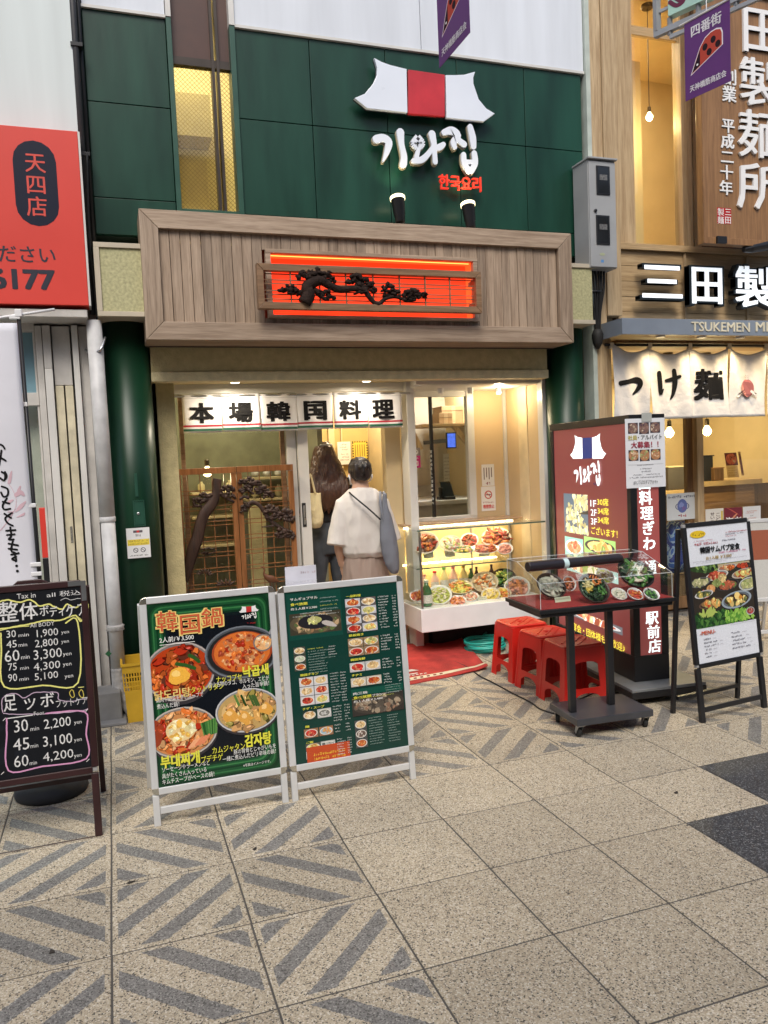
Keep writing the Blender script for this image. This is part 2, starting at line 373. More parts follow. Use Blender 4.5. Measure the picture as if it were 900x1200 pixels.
class Ink:
    """printed artwork on plane pl, layer upon layer"""
    def __init__(s, pl, off=.0006): s.pl = pl; s.b = B(); s.off = off; s.k = 0
    def z(s): s.k += 1; return s.off+s.k*4e-6
    def quadpx(s, tl, tr, br, bl, c): s.b.cur = c; z = s.z(); s.b.poly([s.pl.w(*s.pl.px(*p), z) for p in (bl, br, tr, tl)])
    def boxpx(s, x0, y0, x1, y1, c):
        """axis-aligned in the plane, from the top-left and bottom-right photo pixels"""
        a = s.pl.px(x0, y0); d = s.pl.px(x1, y1); s.box(a[0], d[1], d[0], a[1], c)
    def box(s, u0, v0, u1, v1, c): s.b.cur = c; z = s.z(); s.b.poly([s.pl.w(u0, v0, z), s.pl.w(u1, v0, z), s.pl.w(u1, v1, z), s.pl.w(u0, v1, z)])
    def poly(s, pts, c): s.b.cur = c; z = s.z(); s.b.poly([s.pl.w(p[0], p[1], z) for p in pts])
    def rr(s, u0, v0, u1, v1, r, c):
        pts = []
        for cx, cy, a0 in ((u1-r, v0+r, -90), (u1-r, v1-r, 0), (u0+r, v1-r, 90), (u0+r, v0+r, 180)):
            for k in range(5): a = rad(a0+90*k/4); pts.append((cx+r*math.cos(a), cy+r*math.sin(a)))
        s.poly(pts, c)
    def ell(s, cu, cv, ru, rv, c, n=20, ang=0, jit=0, cut=None):
        pts = []; sd = random.random()*99
        for k in range(n):
            a = 2*math.pi*k/n; q = 1+(jit*noise.noise(V((math.cos(a)*1.5+sd, math.sin(a)*1.5, sd)))*2 if jit else 0)
            x = ru*q*math.cos(a); y = rv*q*math.sin(a); x, y = x*math.cos(ang)-y*math.sin(ang), x*math.sin(ang)+y*math.cos(ang)
            u, v = cu+x, cv+y
            if cut: u = min(max(u, cut[0]), cut[2]); v = min(max(v, cut[1]), cut[3])
            pts.append((u, v))
        s.poly(pts, c)
    def food(s, cu, cv, ru, rv, pal, n=40, size=.22, cut=None, base=None, elong=1.5):
        s.ell(cu, cv, ru, rv, base or pal[0], 22, cut=cut)
        for k in range(n):
            a = random.random()*6.283; q = math.sqrt(random.random())*.86; c = random.choice(pal); m = random.uniform(.7, 1.25)
            e = random.uniform(.5, 1)*size; pu = cu+ru*q*math.cos(a); pv = cv+rv*q*math.sin(a)
            an = random.random()*3.14
            cc = [min(1, x*m) for x in c]
            s.ell(pu, pv, ru*e, ru*e/random.uniform(1, elong+.6), cc, 8, an, .3, cut)
            if random.random() < .55:  # glint and dark underside of the printed lump
                s.ell(pu+ru*e*.2, pv+ru*e*.2, ru*e*.45, ru*e*.22, [min(1, x*1.7+.04) for x in cc], 6, an, .3, cut)
    def scrib(s, u0, v0, u1, h, c, dens=1.0):
        """a line of print too small to read"""
        s.b.cur = c; x = u0; z = s.z(); pl = s.pl
        def q(a, b_, c_, d): s.b.poly([pl.w(a, b_, z), pl.w(c_, b_, z), pl.w(c_, d, z), pl.w(a, d, z)])
        while x < u1-h*.6:
            w = h*random.uniform(.6, .95)
            if random.random() < .93:
                t = h*.17*dens
                for _ in range(random.choice((2, 3, 3))):
                    if random.random() < .55: yy = v0+random.uniform(0, h-t); q(x, yy, x+w*.9, yy+t)
                    else: xx = x+random.uniform(0, w*.8); q(xx, v0, xx+t, v0+h*random.uniform(.6, 1))
            x += w*1.12
    def scribpx(s, pL, pR, h, c, dens=1.0):
        a = s.pl.px(*pL); d = s.pl.px(*pR); t = s.pl.px(pL[0], pL[1]-h); s.scrib(a[0], (a[1]+d[1])/2, d[0], t[1]-a[1], c, dens)
    def stroke(s, pts, w, c, px=True):
        """a drawn line of width w metres"""
        P = [s.pl.px(*p) for p in pts] if px else pts
        s.b.cur = c; z = s.z()
        out = ribbon([(p[0], p[1], w) for p in P], 1)
        s.b.poly([s.pl.w(p[0], p[1], z) for p in out])
    def done(s, name, m, root): return part(name, s.b, m, root)
def ribbon(pts, n=5, caps=True):
    P = smoothpath(pts, n) if n > 1 else pts
    L, R = [], []
    for k, p in enumerate(P):
        a = P[max(k-1, 0)]; c = P[min(k+1, len(P)-1)]; dx, dy = c[0]-a[0], c[1]-a[1]; l = math.hypot(dx, dy) or 1
        nx, ny = -dy/l, dx/l; h = p[2]/2; L.append((p[0]+nx*h, p[1]+ny*h)); R.append((p[0]-nx*h, p[1]-ny*h))
    def cap(p, a, b_):
        if not caps: return []
        t0 = math.atan2(a[1]-p[1], a[0]-p[0]); return [(p[0]+p[2]/2*math.cos(t0-math.pi*k/5), p[1]+p[2]/2*math.sin(t0-math.pi*k/5)) for k in range(1, 5)]
    return L + cap(P[-1], L[-1], R[-1]) + R[::-1] + cap(P[0], R[0], L[0])
def brush(b, pl, strokes, conv, off, ext):
    """brush strokes as raised pieces; conv maps stroke coordinates to plane coordinates"""
    for i, st in enumerate(strokes):
        closed = st[0] == 'o'; st = st[1:] if closed else st
        pts = []
        for x, y, w in st:
            u, v = conv(x, y); u2, v2 = conv(x+w, y); pts.append((u, v, math.hypot(u2-u, v2-v)))
        z = off+i*1.1e-4
        if closed:  # ring
            P = smoothpath(pts+[pts[0]], 5); n = len(P)
            for k in range(n-1):
                o2 = ribbon([P[k], P[k+1]], 1, caps=False)
                if ext: b.prism([pl.w(p[0], p[1], z) for p in o2][::-1], pl.n*ext)
                else: b.poly([pl.w(p[0], p[1], z) for p in o2])
        else:
            o = ribbon(pts, 5)
            if ext: b.prism([pl.w(p[0], p[1], z) for p in o][::-1], pl.n*ext)
            else:
                P = smoothpath(pts, 5); n_ = len(P); L_, R_ = o[:n_], o[n_+4:2*n_+4][::-1]
                for k in range(n_-1): b.poly([pl.w(q[0], q[1], z) for q in (R_[k], R_[k+1], L_[k+1], L_[k])])
                for P_, s_ in ((P[0], 1), (P[-1], 1)): b.poly([pl.w(P_[0]+P_[2]*.5*math.cos(a*.7854), P_[1]+P_[2]*.5*math.sin(a*.7854), z+5e-5) for a in range(8)])
GIWA = [[(150, 522, 44), (190, 515, 42), (222, 540, 42), (212, 595, 30), (190, 650, 10)], [(290, 482, 44), (297, 550, 32), (312, 620, 34), (308, 668, 40)],
        ['o', (392, 508, 32), (420, 545, 30), (392, 572, 30), (366, 545, 30)], [(395, 585, 22), (385, 625, 26)], [(368, 648, 28), (415, 642, 34), (455, 605, 28), (482, 565, 22)],
        [(475, 492, 40), (486, 545, 32), (490, 600, 28), (494, 655, 28)], [(486, 575, 24), (520, 568, 34), (542, 552, 26)],
        [(545, 482, 30), (590, 472, 42), (625, 500, 38), (602, 540, 34), (608, 568, 26)], [(628, 525, 28), (662, 552, 34)],
        [(698, 450, 30), (712, 510, 38), (718, 565, 30)], [(660, 612, 28), (664, 660, 32), (690, 708, 34)], [(722, 604, 30), (727, 660, 32), (705, 708, 30)], [(672, 655, 24), (716, 655, 22)]]
def logoconv(pl, tl, tr, bl):
    """map the sign's own drawing coordinates (x 130..745, y 430..730) on plane pl between photo pixels"""
    a = pl.px(*tl); b_ = pl.px(*tr); c = pl.px(*bl)
    def f(x, y):
        s = (x-130)/615; t = (y-430)/300; return a[0]+(b_[0]-a[0])*s+(c[0]-a[0])*t, a[1]+(b_[1]-a[1])*s+(c[1]-a[1])*t
    return f
ROOFL = [(135, 50), (180, 74), (230, 92), (325, 115), (330, 370), (95, 345), (20, 285), (80, 260), (130, 200), (152, 150), (153, 110), (145, 80)]
ROOFM = [(335, 118), (548, 148), (548, 392), (335, 375)]
ROOFR = [(553, 150), (610, 150), (660, 148), (725, 130), (714, 165), (715, 200), (745, 290), (790, 345), (840, 375), (775, 422), (558, 400)]
# ------------------------------------------------------------------ materials used
def M(n): return MATS[n]
mat('green_panel', (.0075, .046, .029), .36, var=.32, nscale=2.2, bump=.05, bscale=14, stretch=(2.5, 1, .5), spec=.35)
mat('green_trim', (.02, .075, .05), .35)
mat('white_wall', (.64, .68, .74), .6, var=.09, nscale=2, stretch=(3, 1, .3))
mat('white_panel', (.58, .64, .64), .55, var=.08, nscale=1.5, stretch=(4, 1, .3))
mat('brown_panel', (.07, .03, .022), .5)
mat('stucco', (.52, .44, .23), .85, var=.12, nscale=20, bump=.5, bscale=90)
mat('stucco_pale', (.62, .54, .32), .85, var=.12, nscale=20, bump=.5, bscale=90)
mat('speck_panel', (.42, .40, .22), .7, var=.25, nscale=60, bump=.2)
mat('beige_metal', (.50, .44, .34), .5, var=.08)
mat('white_metal', (.62, .61, .58), .35, var=.06, nscale=5)
mat('white_plastic', (.75, .75, .76), .35, var=.04)
mat('cream_wall', (.56, .45, .27), .7, var=.07, nscale=4)
mat('warm_wall', (.70, .55, .32), .7, var=.06, nscale=4)
mat('old_white', (.50, .48, .45), .6, var=.15, nscale=7, bump=.15)
mat('old_cream', (.55, .50, .36), .65, var=.22, nscale=9, bump=.2)
mat('dark_metal', (.02, .02, .022), .45, metal=.3)
mat('black_plastic', (.012, .012, .014), .38)
mat('black_matte', (.02, .02, .022), .75, var=.3)
mat('grey_cable', (.03, .03, .033), .5)
mat('pipe_white', (.52, .52, .52), .5, var=.16, nscale=11, bump=.1)
mat('pipe_tape', (.36, .35, .34), .55, var=.35, nscale=22, bump=.6, bscale=45)
mat('column_green', (.005, .034, .016), .36, var=.25, nscale=3, spec=.35, stretch=(2, 2, .5))
mat('alu', (.70, .71, .72), .34, metal=.35, var=.05)
mat('steel', (.45, .46, .47), .3, metal=.9)
mat('red_sign', (.62, .045, .03), .45, var=.05, nscale=2)
mat('navy_ink', (.012, .014, .03), .5)
mat('black_ink', (.006, .006, .007), .7, spec=.2)
mat('white_ink', (.8, .8, .8), .5, var=.03)
mat('red_ink', (.6, .02, .02), .5)
mat('red_acrylic', (.50, .025, .035), .35)
mat('green_ink', (.01, .09, .05), .6)
mat('logo_white', (.72, .77, .86), .3, var=.03, nscale=3)
mat('cloth_white', (.80, .80, .83), .9, var=.05, bump=.25, bscale=300)
mat('cloth_cream', (.70, .66, .62), .9, var=.06, bump=.3, bscale=260)
mat('bracket_grey', (.33, .34, .35), .5, metal=.3, var=.1)
mat('meter_grey', (.33, .34, .35), .5, var=.06, nscale=5)
mat('dark_glass', (.015, .017, .02), .08)
mat('rubber', (.015, .015, .015), .7)
mat('kerb_grey', (.2, .2, .2), .8, var=.2)
wood('fascia_wood', (.22, .155, .105), (.385, .29, .21), .6, 'z', .2)
wood('fascia_rail', (.24, .17, .115), (.42, .32, .235), .6, 'x', .08)
wood('fascia_stile', (.24, .17, .115), (.42, .32, .235), .6, 'z', .08)
wood('lattice_wood', (.16, .09, .045), (.27, .16, .085), .5, 'x', .08)
wood('screen_wood', (.17, .065, .02), (.29, .12, .042), .35, 'z', .1, coat=.2)
wood('carving_wood', (.022, .010, .007), (.060, .027, .017), .6, 'z', .1, bump=.8)
wood('cedar', (.36, .245, .13), (.56, .42, .25), .5, 'z', .08)
wood('cedar_h', (.34, .225, .11), (.53, .38, .21), .5, 'x', .14)
wood('sign_wood', (.20, .10, .04), (.31, .165, .07), .45, 'z', .04)
wood('counter_wood', (.24, .12, .045), (.40, .22, .09), .4, 'x', .1)
wood('dark_stile', (.11, .055, .02), (.2, .11, .05), .5, 'z', .1)
glassmat('window_glass', (.93, .96, .93), .05)
glassmat('clear_acrylic', (.97, .98, .98), .035, .015)
glassmat('case_glass', (.96, .98, .97), .04, .01)
BEI = [(0, (.085, .075, .06)), (.09, (.29, .245, .18)), (.24, (.44, .375, .27)), (.5, (.51, .44, .325)), (.74, (.40, .33, .23)), (.88, (.62, .565, .46))]
GRY = [(0, (.09, .086, .078)), (.2, (.18, .173, .16)), (.6, (.23, .222, .205)), (.9, (.34, .328, .30))]
DRK = [(0, (.014, .016, .02)), (.3, (.04, .043, .05)), (.65, (.075, .08, .088)), (.9, (.20, .205, .21))]
granite('granite_plain', BEI); granite('granite_striped', BEI, GRY); granite('granite_dark', DRK, rough=.5)
printmat('print', .4); printmat('print_gloss', .18, coat=.4); printmat('print_lit', .3, emit=1.0, grain=.05); printmat('print_cloth', .9, grain=.04)

# ------------------------------------------------------------------ ground and paving
T = .4495; GX = -.093; GY = 3.064
ground = part('ground', B().poly([(-60, -60, -.03), (60, -60, -.03), (60, 60, -.03), (-60, 60, -.03)]), None); ground['kind'] = 'structure'
m, t, b = nodes('far_paving'); tc = add(t, 'ShaderNodeTexCoord'); br = add(t, 'ShaderNodeTexBrick')
br.offset = 0; br.inputs['Scale'].default_value = 1; br.inputs['Brick Width'].default_value = T; br.inputs['Row Height'].default_value = T
br.inputs['Mortar Size'].default_value = .003; br.inputs['Color1'].default_value = (.42, .35, .27, 1); br.inputs['Color2'].default_value = (.38, .32, .25, 1); br.inputs['Mortar'].default_value = (.12, .11, .1, 1)
t.links.new(tc.outputs['Object'], br.inputs['Vector']); t.links.new(br.outputs[0], b.inputs['Base Color']); b.inputs['Roughness'].default_value = .7
ground.data.materials.append(m)
pavement = part('pavement', B().box(-2.75, 7.2, -1.2, 6.75, -.028, -.0022), mat('joint', (.085, .078, .068), .9)); pavement['kind'] = 'structure'
def tilemesh(nm, mm):
    h = T/2-.0027; b = B(); e = .0022
    hy = h-.0012; lo = [(-h, -hy), (h, -hy), (h, hy), (-h, hy)]
    rows = [[(x, y, -.0034) for x, y in lo], [(x, y, -e*.8) for x, y in lo], [(x*(1-e/h), y*(1-e/h), 0) for x, y in lo]]
    b.rings(rows); me = b.mesh(nm); me.materials.append(mm); return me
tp, ts, td = tilemesh('paving_tile', M('granite_plain')), tilemesh('paving_tile', M('granite_striped')), tilemesh('paving_tile', M('granite_dark'))
for c in range(-6, 16):
    for r in range(-9, 5):
        if r > 2 and (c < -2 or c > 8): continue
        cx, cy = GX+(c+.5)*T, GY-(r+.5)*T
        if cx > 4.9 and r > -2: continue
        p = V((cx, cy, 0)); d = p-CO
        if d.dot(CF) < .5: continue
        q = 450+FPX*d.dot(CR)/d.dot(CF)
        if q < -420 or q > 1130 or cx < -2.5: continue
        if (c, r) in ((6, 0), (5, 1), (7, 1), (7, -1+0) if False else (6, 0)): me = td
        elif (c >= 2 and r >= 0) or (2 <= c <= 6 and r == -1): me = tp
        else: me = ts
        o = bpy.data.objects.new('paving_tile', me); COL.objects.link(o); o.parent = pavement
        o.location = (cx, cy, random.uniform(-.0003, .0005)); o.rotation_euler = (0, 0, 0 if (c+r) % 2 == 0 else math.pi/2)
# dark leaf scraps
for i, (x, y, a) in enumerate(((153, 1034, .3), (299, 995, 1.1), (62, 1115, 2), (793, 929, .7))):
    p = atz(x, y, .003); q = B(); s = .012
    q.prism([(p.x+s*1.6*math.cos(a), p.y+s*1.6*math.sin(a), .003), (p.x-s*math.sin(a), p.y+s*math.cos(a), .002), (p.x-s*1.3*math.cos(a), p.y-s*math.sin(a), .004), (p.x+s*.5*math.sin(a), p.y-s*.5*math.cos(a), .002)], (0, 0, .0015))
    o = part('leaf_scrap', q, mat('leaf', (.035, .028, .022), .8))
    tag(o, ['dark scrap of dead leaf on a striped tile, below the left menu board', 'dark leaf scrap on the tile joint below the gap between the menu boards', 'small brownish scrap on the striped tile lowest at the left', 'brown stain-like scrap on the plain tile beside the black tiles'][i], 'leaf scrap')

# ------------------------------------------------------------------ Korean restaurant building
YG = 5.4
bld = thing('restaurant_building', 'green-clad Korean restaurant front with beige beam between the two neighbouring shops', 'building', (1.9, 5.5, 0))
Xc = [.012, .545]; 
xw0, xw1 = at(203, 60, YG).x, at(274, 240, YG).x
def panel(nm, x0, x1, z0, z1, Y, mm, d=.04, g=.0025, root=bld): return part(nm, B().box(x0+g, x1-g, Y, Y+d, z0+g, z1-g), mm, root, bev=.0025)
Zt = 4.432; J1 = 3.86; J2 = 3.29
part('wall', B().box(.0, 3.60, YG+.041, YG+.2, 3.05, 6.2).box(.0, .30, 5.55, 5.8, 0, 3.06).box(3.29, 3.64, 5.55, 5.9, 0, 3.06), mat('backing', (.012, .035, .024), .8), bld)
for z0, z1 in ((3.05, 3.28), (3.28, 3.868), (3.868, Zt)): panel('cladding_panel', .01, .515, z0, z1, YG, M('green_panel'))
xs = [.955, 1.458, 2.005, 2.553, 3.104, 3.60]
for a, c in zip(xs, xs[1:]):
    for z0, z1 in ((3.05, 3.225), (3.225, J1-.01), (J1-.01, 4.425)): panel('cladding_panel', a, c, z0, z1, YG, M('green_panel'))
for a, c in ((.01, .515), (.955, 2.28), (2.28, 3.62)): panel('upper_panel', a, c, Zt+.012, 6.1, YG-.012, M('white_wall'))
for a, c in ((.01, .515), (.955, 3.62)): part('edge_strip', B().box(a, c, YG-.02, YG+.03, Zt-.006, Zt+.012), M('white_metal'), bld)
# tall staircase window between the green panels
wf = part('window', B().box(.516, .548, YG-.025, YG+.1, 3.1, Zt).box(.918, .954, YG-.025, YG+.1, 3.1, Zt).box(.548, .918, YG-.02, YG+.1, 3.19, 3.235), M('green_trim'), bld, bev=.002)
part('window_trim', B().box(.516, .548, YG-.03, YG+.1, Zt, 6.1).box(.918, .954, YG-.03, YG+.1, Zt, 6.1), M('white_metal'), wf)
part('mullion', B().box(.795, .815, YG+.01, YG+.09, 3.235, 6.1).box(.828, .846, YG+.01, YG+.09, 3.235, 6.1).box(.548, .918, YG+.02, YG+.07, 4.165, 4.215), mat('bronze', (.05, .04, .033), .4, metal=.5), wf)
m, t, b = nodes('wired_glass'); L = t.links.new
tc = add(t, 'ShaderNodeTexCoord'); mp = add(t, 'ShaderNodeMapping'); L(tc.outputs['Object'], mp.inputs[0]); mp.inputs['Rotation'].default_value = (0, rad(45), 0)
sx = add(t, 'ShaderNodeSeparateXYZ'); L(mp.outputs[0], sx.inputs[0]); prev = None
for k in (0, 2):
    fr = add(t, 'ShaderNodeMath', operation='PINGPONG'); fr.inputs[1].default_value = .0105; L(sx.outputs[k], fr.inputs[0])
    lt = add(t, 'ShaderNodeMath', operation='LESS_THAN'); lt.inputs[1].default_value = .0011; L(fr.outputs[0], lt.inputs[0])
    if prev: mxx = add(t, 'ShaderNodeMath', operation='MAXIMUM'); L(prev.outputs[0], mxx.inputs[0]); L(lt.outputs[0], mxx.inputs[1]); prev = mxx
    else: prev = lt
t.nodes.remove(b); o_ = t.nodes['Material Output']
tr = add(t, 'ShaderNodeBsdfTransparent'); tr.inputs[0].default_value = (.95, .95, .9, 1); gl = add(t, 'ShaderNodeBsdfGlossy'); gl.inputs['Roughness'].default_value = .04
di = add(t, 'ShaderNodeBsdfDiffuse'); di.inputs[0].default_value = (.25, .2, .1, 1)
m1 = add(t, 'ShaderNodeMixShader'); m1.inputs[0].default_value = .05; L(tr.outputs[0], m1.inputs[1]); L(gl.outputs[0], m1.inputs[2])
m2 = add(t, 'ShaderNodeMixShader'); L(prev.outputs[0], m2.inputs[0]); L(m1.outputs[0], m2.inputs[1]); L(di.outputs[0], m2.inputs[2]); L(m2.outputs[0], o_.inputs[0])
part('pane', B().box(.548, .795, YG+.045, YG+.05, 3.235, 4.165), M('wired_glass'), wf); part('pane', B().box(.846, .918, YG+.045, YG+.05, 3.235, 4.165), M('wired_glass'), wf)
part('brown_pane', B().box(.548, .795, YG+.04, YG+.05, 4.215, 6.1), M('brown_panel'), wf); part('brown_pane', B().box(.846, .918, YG+.04, YG+.05, 4.215, 6.1), M('brown_panel'), wf)
# staircase room behind it
st = B(); st.box(-.3, 2.0, 7.3, 7.4, 2.9, 5.6); st.box(-.4, -.3, 5.7, 7.4, 2.9, 5.6); st.box(1.55, 1.65, 5.7, 7.3, 2.9, 5.6); st.box(-.3, 1.55, 5.62, 7.3, 5.5, 5.6); st.box(-.3, 1.55, 5.62, 7.3, 2.95, 3.0)
part('staircase_wall', st, mat('stair_yellow', (.68, .60, .34), .7, var=.05), bld)
part('staircase_beam', B().box(-.3, 1.0, 7.0, 7.3, 4.35, 4.7), mat('stair_beam', (.36, .30, .14), .7), bld)
part('staircase_door', B().box(.62, .98, 7.25, 7.3, 3.0, 4.25), mat('stair_door', (.50, .41, .2), .6), bld, bev=.01)
# the wall opening in the backing: rebuild as frame pieces so the window sees in
bpy.data.objects.remove([o for o in children(bld) if o.name == 'wall'][0])
part('wall', B().box(.0, .514, YG+.041, YG+.2, 3.05, 6.2).box(.956, 3.60, YG+.041, YG+.2, 3.05, 6.2).box(.0, .30, 5.56, 6.2, 0, 3.05).box(3.42, 3.64, 5.56, 6.7, 0, 3.05), MATS['backing'], bld)
# beige beam, its band, capitals, soffit
part('beam', B().box(.296, 3.262, 5.45, 6.2, 2.19, 2.36), M('stucco'), bld, bev=.004)
part('beam_band', B().box(.294, 3.264, 5.435, 5.55, 2.125, 2.189), M('stucco_pale'), bld, bev=.004)
part('soffit', B().box(.297, 3.26, 5.552, 6.2, 2.16, 2.186), M('stucco_pale'), bld)
part('gutter', B().box(.27, 3.30, 5.41, 5.52, 2.372, 2.41).box(.27, 3.3, 5.41, 5.425, 2.345, 2.372), mat('gutter_brown', (.09, .07, .055), .5), bld)
part('upper_slab', B().box(.3, 3.3, 5.53, 6.2, 2.37, 3.05), mat('slab', (.12, .11, .09), .8), bld)
for x0, x1, nm in ((0.0, .27, 'left'), (3.30, 3.52, 'right')):
    cp = part('capital', B().box(x0, x1, 5.2, 5.56, 2.53, 2.915), M('speck_panel'), bld, bev=.003)
    part('capital_trim', B().box(x0-.012, x1+.012, 5.188, 5.56, 2.915, 2.945).box(x0-.012, x1+.012, 5.188, 5.56, 2.50, 2.53).box(x0-.013, x0+.02, 5.187, 5.3, 2.53, 2.915), M('beige_metal'), cp, bev=.002)
# entrance surround
YS = 6.02
x_l = at(178, 560, 5.62).x
part('jamb', B().box(.33, .45, 5.66, 6.2, 0, 2.16), M('stucco'), bld)
# ------------------------------------------------------------------ green columns
def column_pillar(cx, cy, r, z1, lab):
    c = thing('pillar', lab, 'column', (cx, cy, 0))
    part('shaft', B().lathe([(r, 0), (r, z1)], (cx, cy, 0), 40), M('column_green'), c, smooth=False)
    for p in c.children if False else children(c):
        for f in p.data.polygons: f.use_smooth = len(f.vertices) == 4
    return c
pil = column_pillar(.147, 5.50, .148, 2.52, 'glossy dark green round pillar left of the entrance, with a small inspection hatch')
def oncyl(a, z, r=.148, cx=.147, cy=5.50): return V((cx+r*math.sin(a), cy-r*math.cos(a), z))
def cylpatch(b, a0, a1, z0, z1, th, r=.148, n=6):
    rows = []
    for k in range(n+1):
        a = a0+(a1-a0)*k/n; rows.append([oncyl(a, z0, r), oncyl(a, z0, r+th), oncyl(a, z1, r+th), oncyl(a, z1, r)])
    b.rings(rows)
hp = at(157, 602, 5.35)
cylpatch_h = B(); cylpatch(cylpatch_h, -.12, .30, hp.z-.075, hp.z+.075, .004); ht = part('hatch', cylpatch_h, M('green_trim'), pil)
hf_ = B(); [cylpatch(hf_, a_, b__, c_, d__, .007) for a_, b__, c_, d__ in ((-.15, -.12, hp.z-.085, hp.z+.085), (.30, .33, hp.z-.085, hp.z+.085), (-.12, .30, hp.z+.078, hp.z+.085), (-.12, .30, hp.z-.085, hp.z-.078))]; part('hatch_frame', hf_, M('green_trim'), ht)
part('lock', B().lathe([(.009, 0), (.009, .006), (.004, .008)], (0, 0, 0), 12, Matrix.Translation(oncyl(.05, hp.z, .151)) @ Matrix.Rotation(rad(90), 4, 'X')), M('steel'), ht)
sl_ = B(); cylpatch(sl_, -.02, .10, hp.z+.11, hp.z+.26, .006); part('slot_cover', sl_, M('green_trim'), pil)
pr_ = column_pillar(at(662, 480, 5.52).x, 5.52, .15, 2.5, 'dark green round pillar right of the entrance, behind the lit sign box')
# notice on the pillar
nt_ = thing('parking_notice', 'small white notice with a yellow band, stuck on the left green pillar', 'notice', oncyl(.0, 1.2))
PN = PL(oncyl(.06, 1.28, .158), (1, .06, 0))
a = PN.px(147.5, 619.5); c = PN.px(177, 652.5)
nb = B(); nb.prism([PN.w(a[0], c[1], -.0), PN.w(c[0], c[1], 0), PN.w(c[0], a[1], 0), PN.w(a[0], a[1], 0)], PN.n*.002); part('sheet', nb, M('white_plastic'), nt_)
ik = Ink(PN, .0026); w_, h_ = c[0]-a[0], a[1]-c[1]; u0, v0 = a[0], c[1]
ik.box(u0+.03*w_, v0+h_*.42, u0+.97*w_, v0+h_*.62, (.75, .6, .08)); ik.scrib(u0+.08*w_, v0+h_*.54, u0+.92*w_, h_*.06, (.3, .2, .05)); ik.scrib(u0+.06*w_, v0+h_*.44, u0+.96*w_, h_*.06, (.3, .2, .05))
ik.scrib(u0+.1*w_, v0+h_*.06, u0+.92*w_, h_*.05, (.1, .1, .1)); 
for du in (.36, .68): ik.ell(u0+w_*du, v0+h_*.26, w_*.11, w_*.11, (.08, .08, .1)); ik.ell(u0+w_*du, v0+h_*.26, w_*.08, w_*.08, (.75, .75, .75)); ik.stroke([(u0+w_*(du-.07), v0+h_*.3), (u0+w_*(du+.07), v0+h_*.22)], .004, (.08, .08, .1), px=False)
ik.box(u0+w_*.3, v0+h_*.84, u0+w_*.7, v0+h_*.92, (.12, .1, .12)); ik.box(u0+w_*.45, v0+h_*.84, u0+w_*.56, v0+h_*.92, (.6, .05, .05)); ik.scrib(u0+.3*w_, v0+h_*.71, u0+.7*w_, h_*.08, (.1, .1, .1))
ik.done('print', M('print'), nt_)

# ------------------------------------------------------------------ wooden fascia sign
YF = 5.13
fs = thing('wooden_fascia_sign', 'long box signboard of weathered wooden planks above the entrance, with a glowing orange recess', 'signboard', (1.78, 5.13, 2.35))
fx0, fx1, fz0, fz1 = .263, 3.302, 2.35, 3.142
k = .112
def trap(pts, d=.055, y=YF): return B().prism([(p[0], y, p[1]) for p in pts], (0, d, 0))
part('frame_rail', trap([(fx0, fz1), (fx0+k-.001, fz1-k), (fx1-k+.001, fz1-k), (fx1, fz1)][::-1], .27), M('fascia_rail'), fs, bev=.003)
part('frame_rail', trap([(fx0, fz0), (fx1, fz0), (fx1-k+.001, fz0+k), (fx0+k-.001, fz0+k)], .27), M('fascia_rail'), fs, bev=.003)
part('frame_stile', trap([(fx0, fz0+.0015), (fx0+k-.003, fz0+k+.001), (fx0+k-.003, fz1-k-.001), (fx0, fz1-.0015)], .27), M('fascia_stile'), fs, bev=.003)
part('frame_stile', trap([(fx1, fz0+.0015), (fx1, fz1-.0015), (fx1-k+.003, fz1-k-.001), (fx1-k+.003, fz0+k+.001)], .27), M('fascia_stile'), fs, bev=.003)
YP = YF+.03
ox0, ox1 = at(318, 330, YP).x, at(554, 340, YP).x
oz1, oz0 = (at(318, 296, YP).z+at(552, 308, YP).z)/2, (at(320, 369, YP).z+at(553, 373.5, YP).z)/2
n = 44; pw = (fx1-fx0-2*k)/n
for i in range(n):
    x0 = fx0+k+i*pw; x1 = x0+pw-random.uniform(.0018, .004); y = YP+random.uniform(-.002, .0025)
    if x1 > ox0-.03 and x0 < ox1+.03:
        part('plank', B().box(x0, x1, y, y+.02, oz1+.022, fz1-k), M('fascia_wood'), fs); part('plank', B().box(x0, x1, y, y+.02, fz0+k, oz0-.022), M('fascia_wood'), fs)
    else: part('plank', B().box(x0, x1, y, y+.02, fz0+k, fz1-k), M('fascia_wood'), fs, bev=.0012, seg=1)
rim = .024
part('recess_rim', B().box(ox0-rim-.01, ox1+rim+.01, YP-.022, YP+.03, oz1, oz1+rim).box(ox0-rim-.01, ox1+rim+.01, YP-.024, YP+.03, oz0-rim, oz0).box(ox0-rim-.01, ox0, YP-.02, YP+.03, oz0, oz1).box(ox1, ox1+rim+.01, YP-.02, YP+.03, oz0, oz1), M('fascia_rail'), fs, bev=.002)
part('glowing_panel', B().box(ox0, ox1, YP+.105, YP+.11, oz0, oz1), mat('orange_glow', (.7, .05, .01), .5, var=.2, nscale=2.5, emit=.5, ecol=(1, .05, .01), stretch=(1, 1, 6)), fs)
part('recess_lining', B().box(ox0-.004, ox1+.004, YP+.02, YP+.11, oz1-.004, oz1+.006).box(ox0-.004, ox1+.004, YP+.02, YP+.11, oz0-.006, oz0+.004).box(ox0-.006, ox0+.003, YP+.02, YP+.11, oz0, oz1).box(ox1-.003, ox1+.006, YP+.02, YP+.11, oz0, oz1), mat('orange_lining', (.85, .12, .03), .5, emit=.7, ecol=(1, .11, .02)), fs)
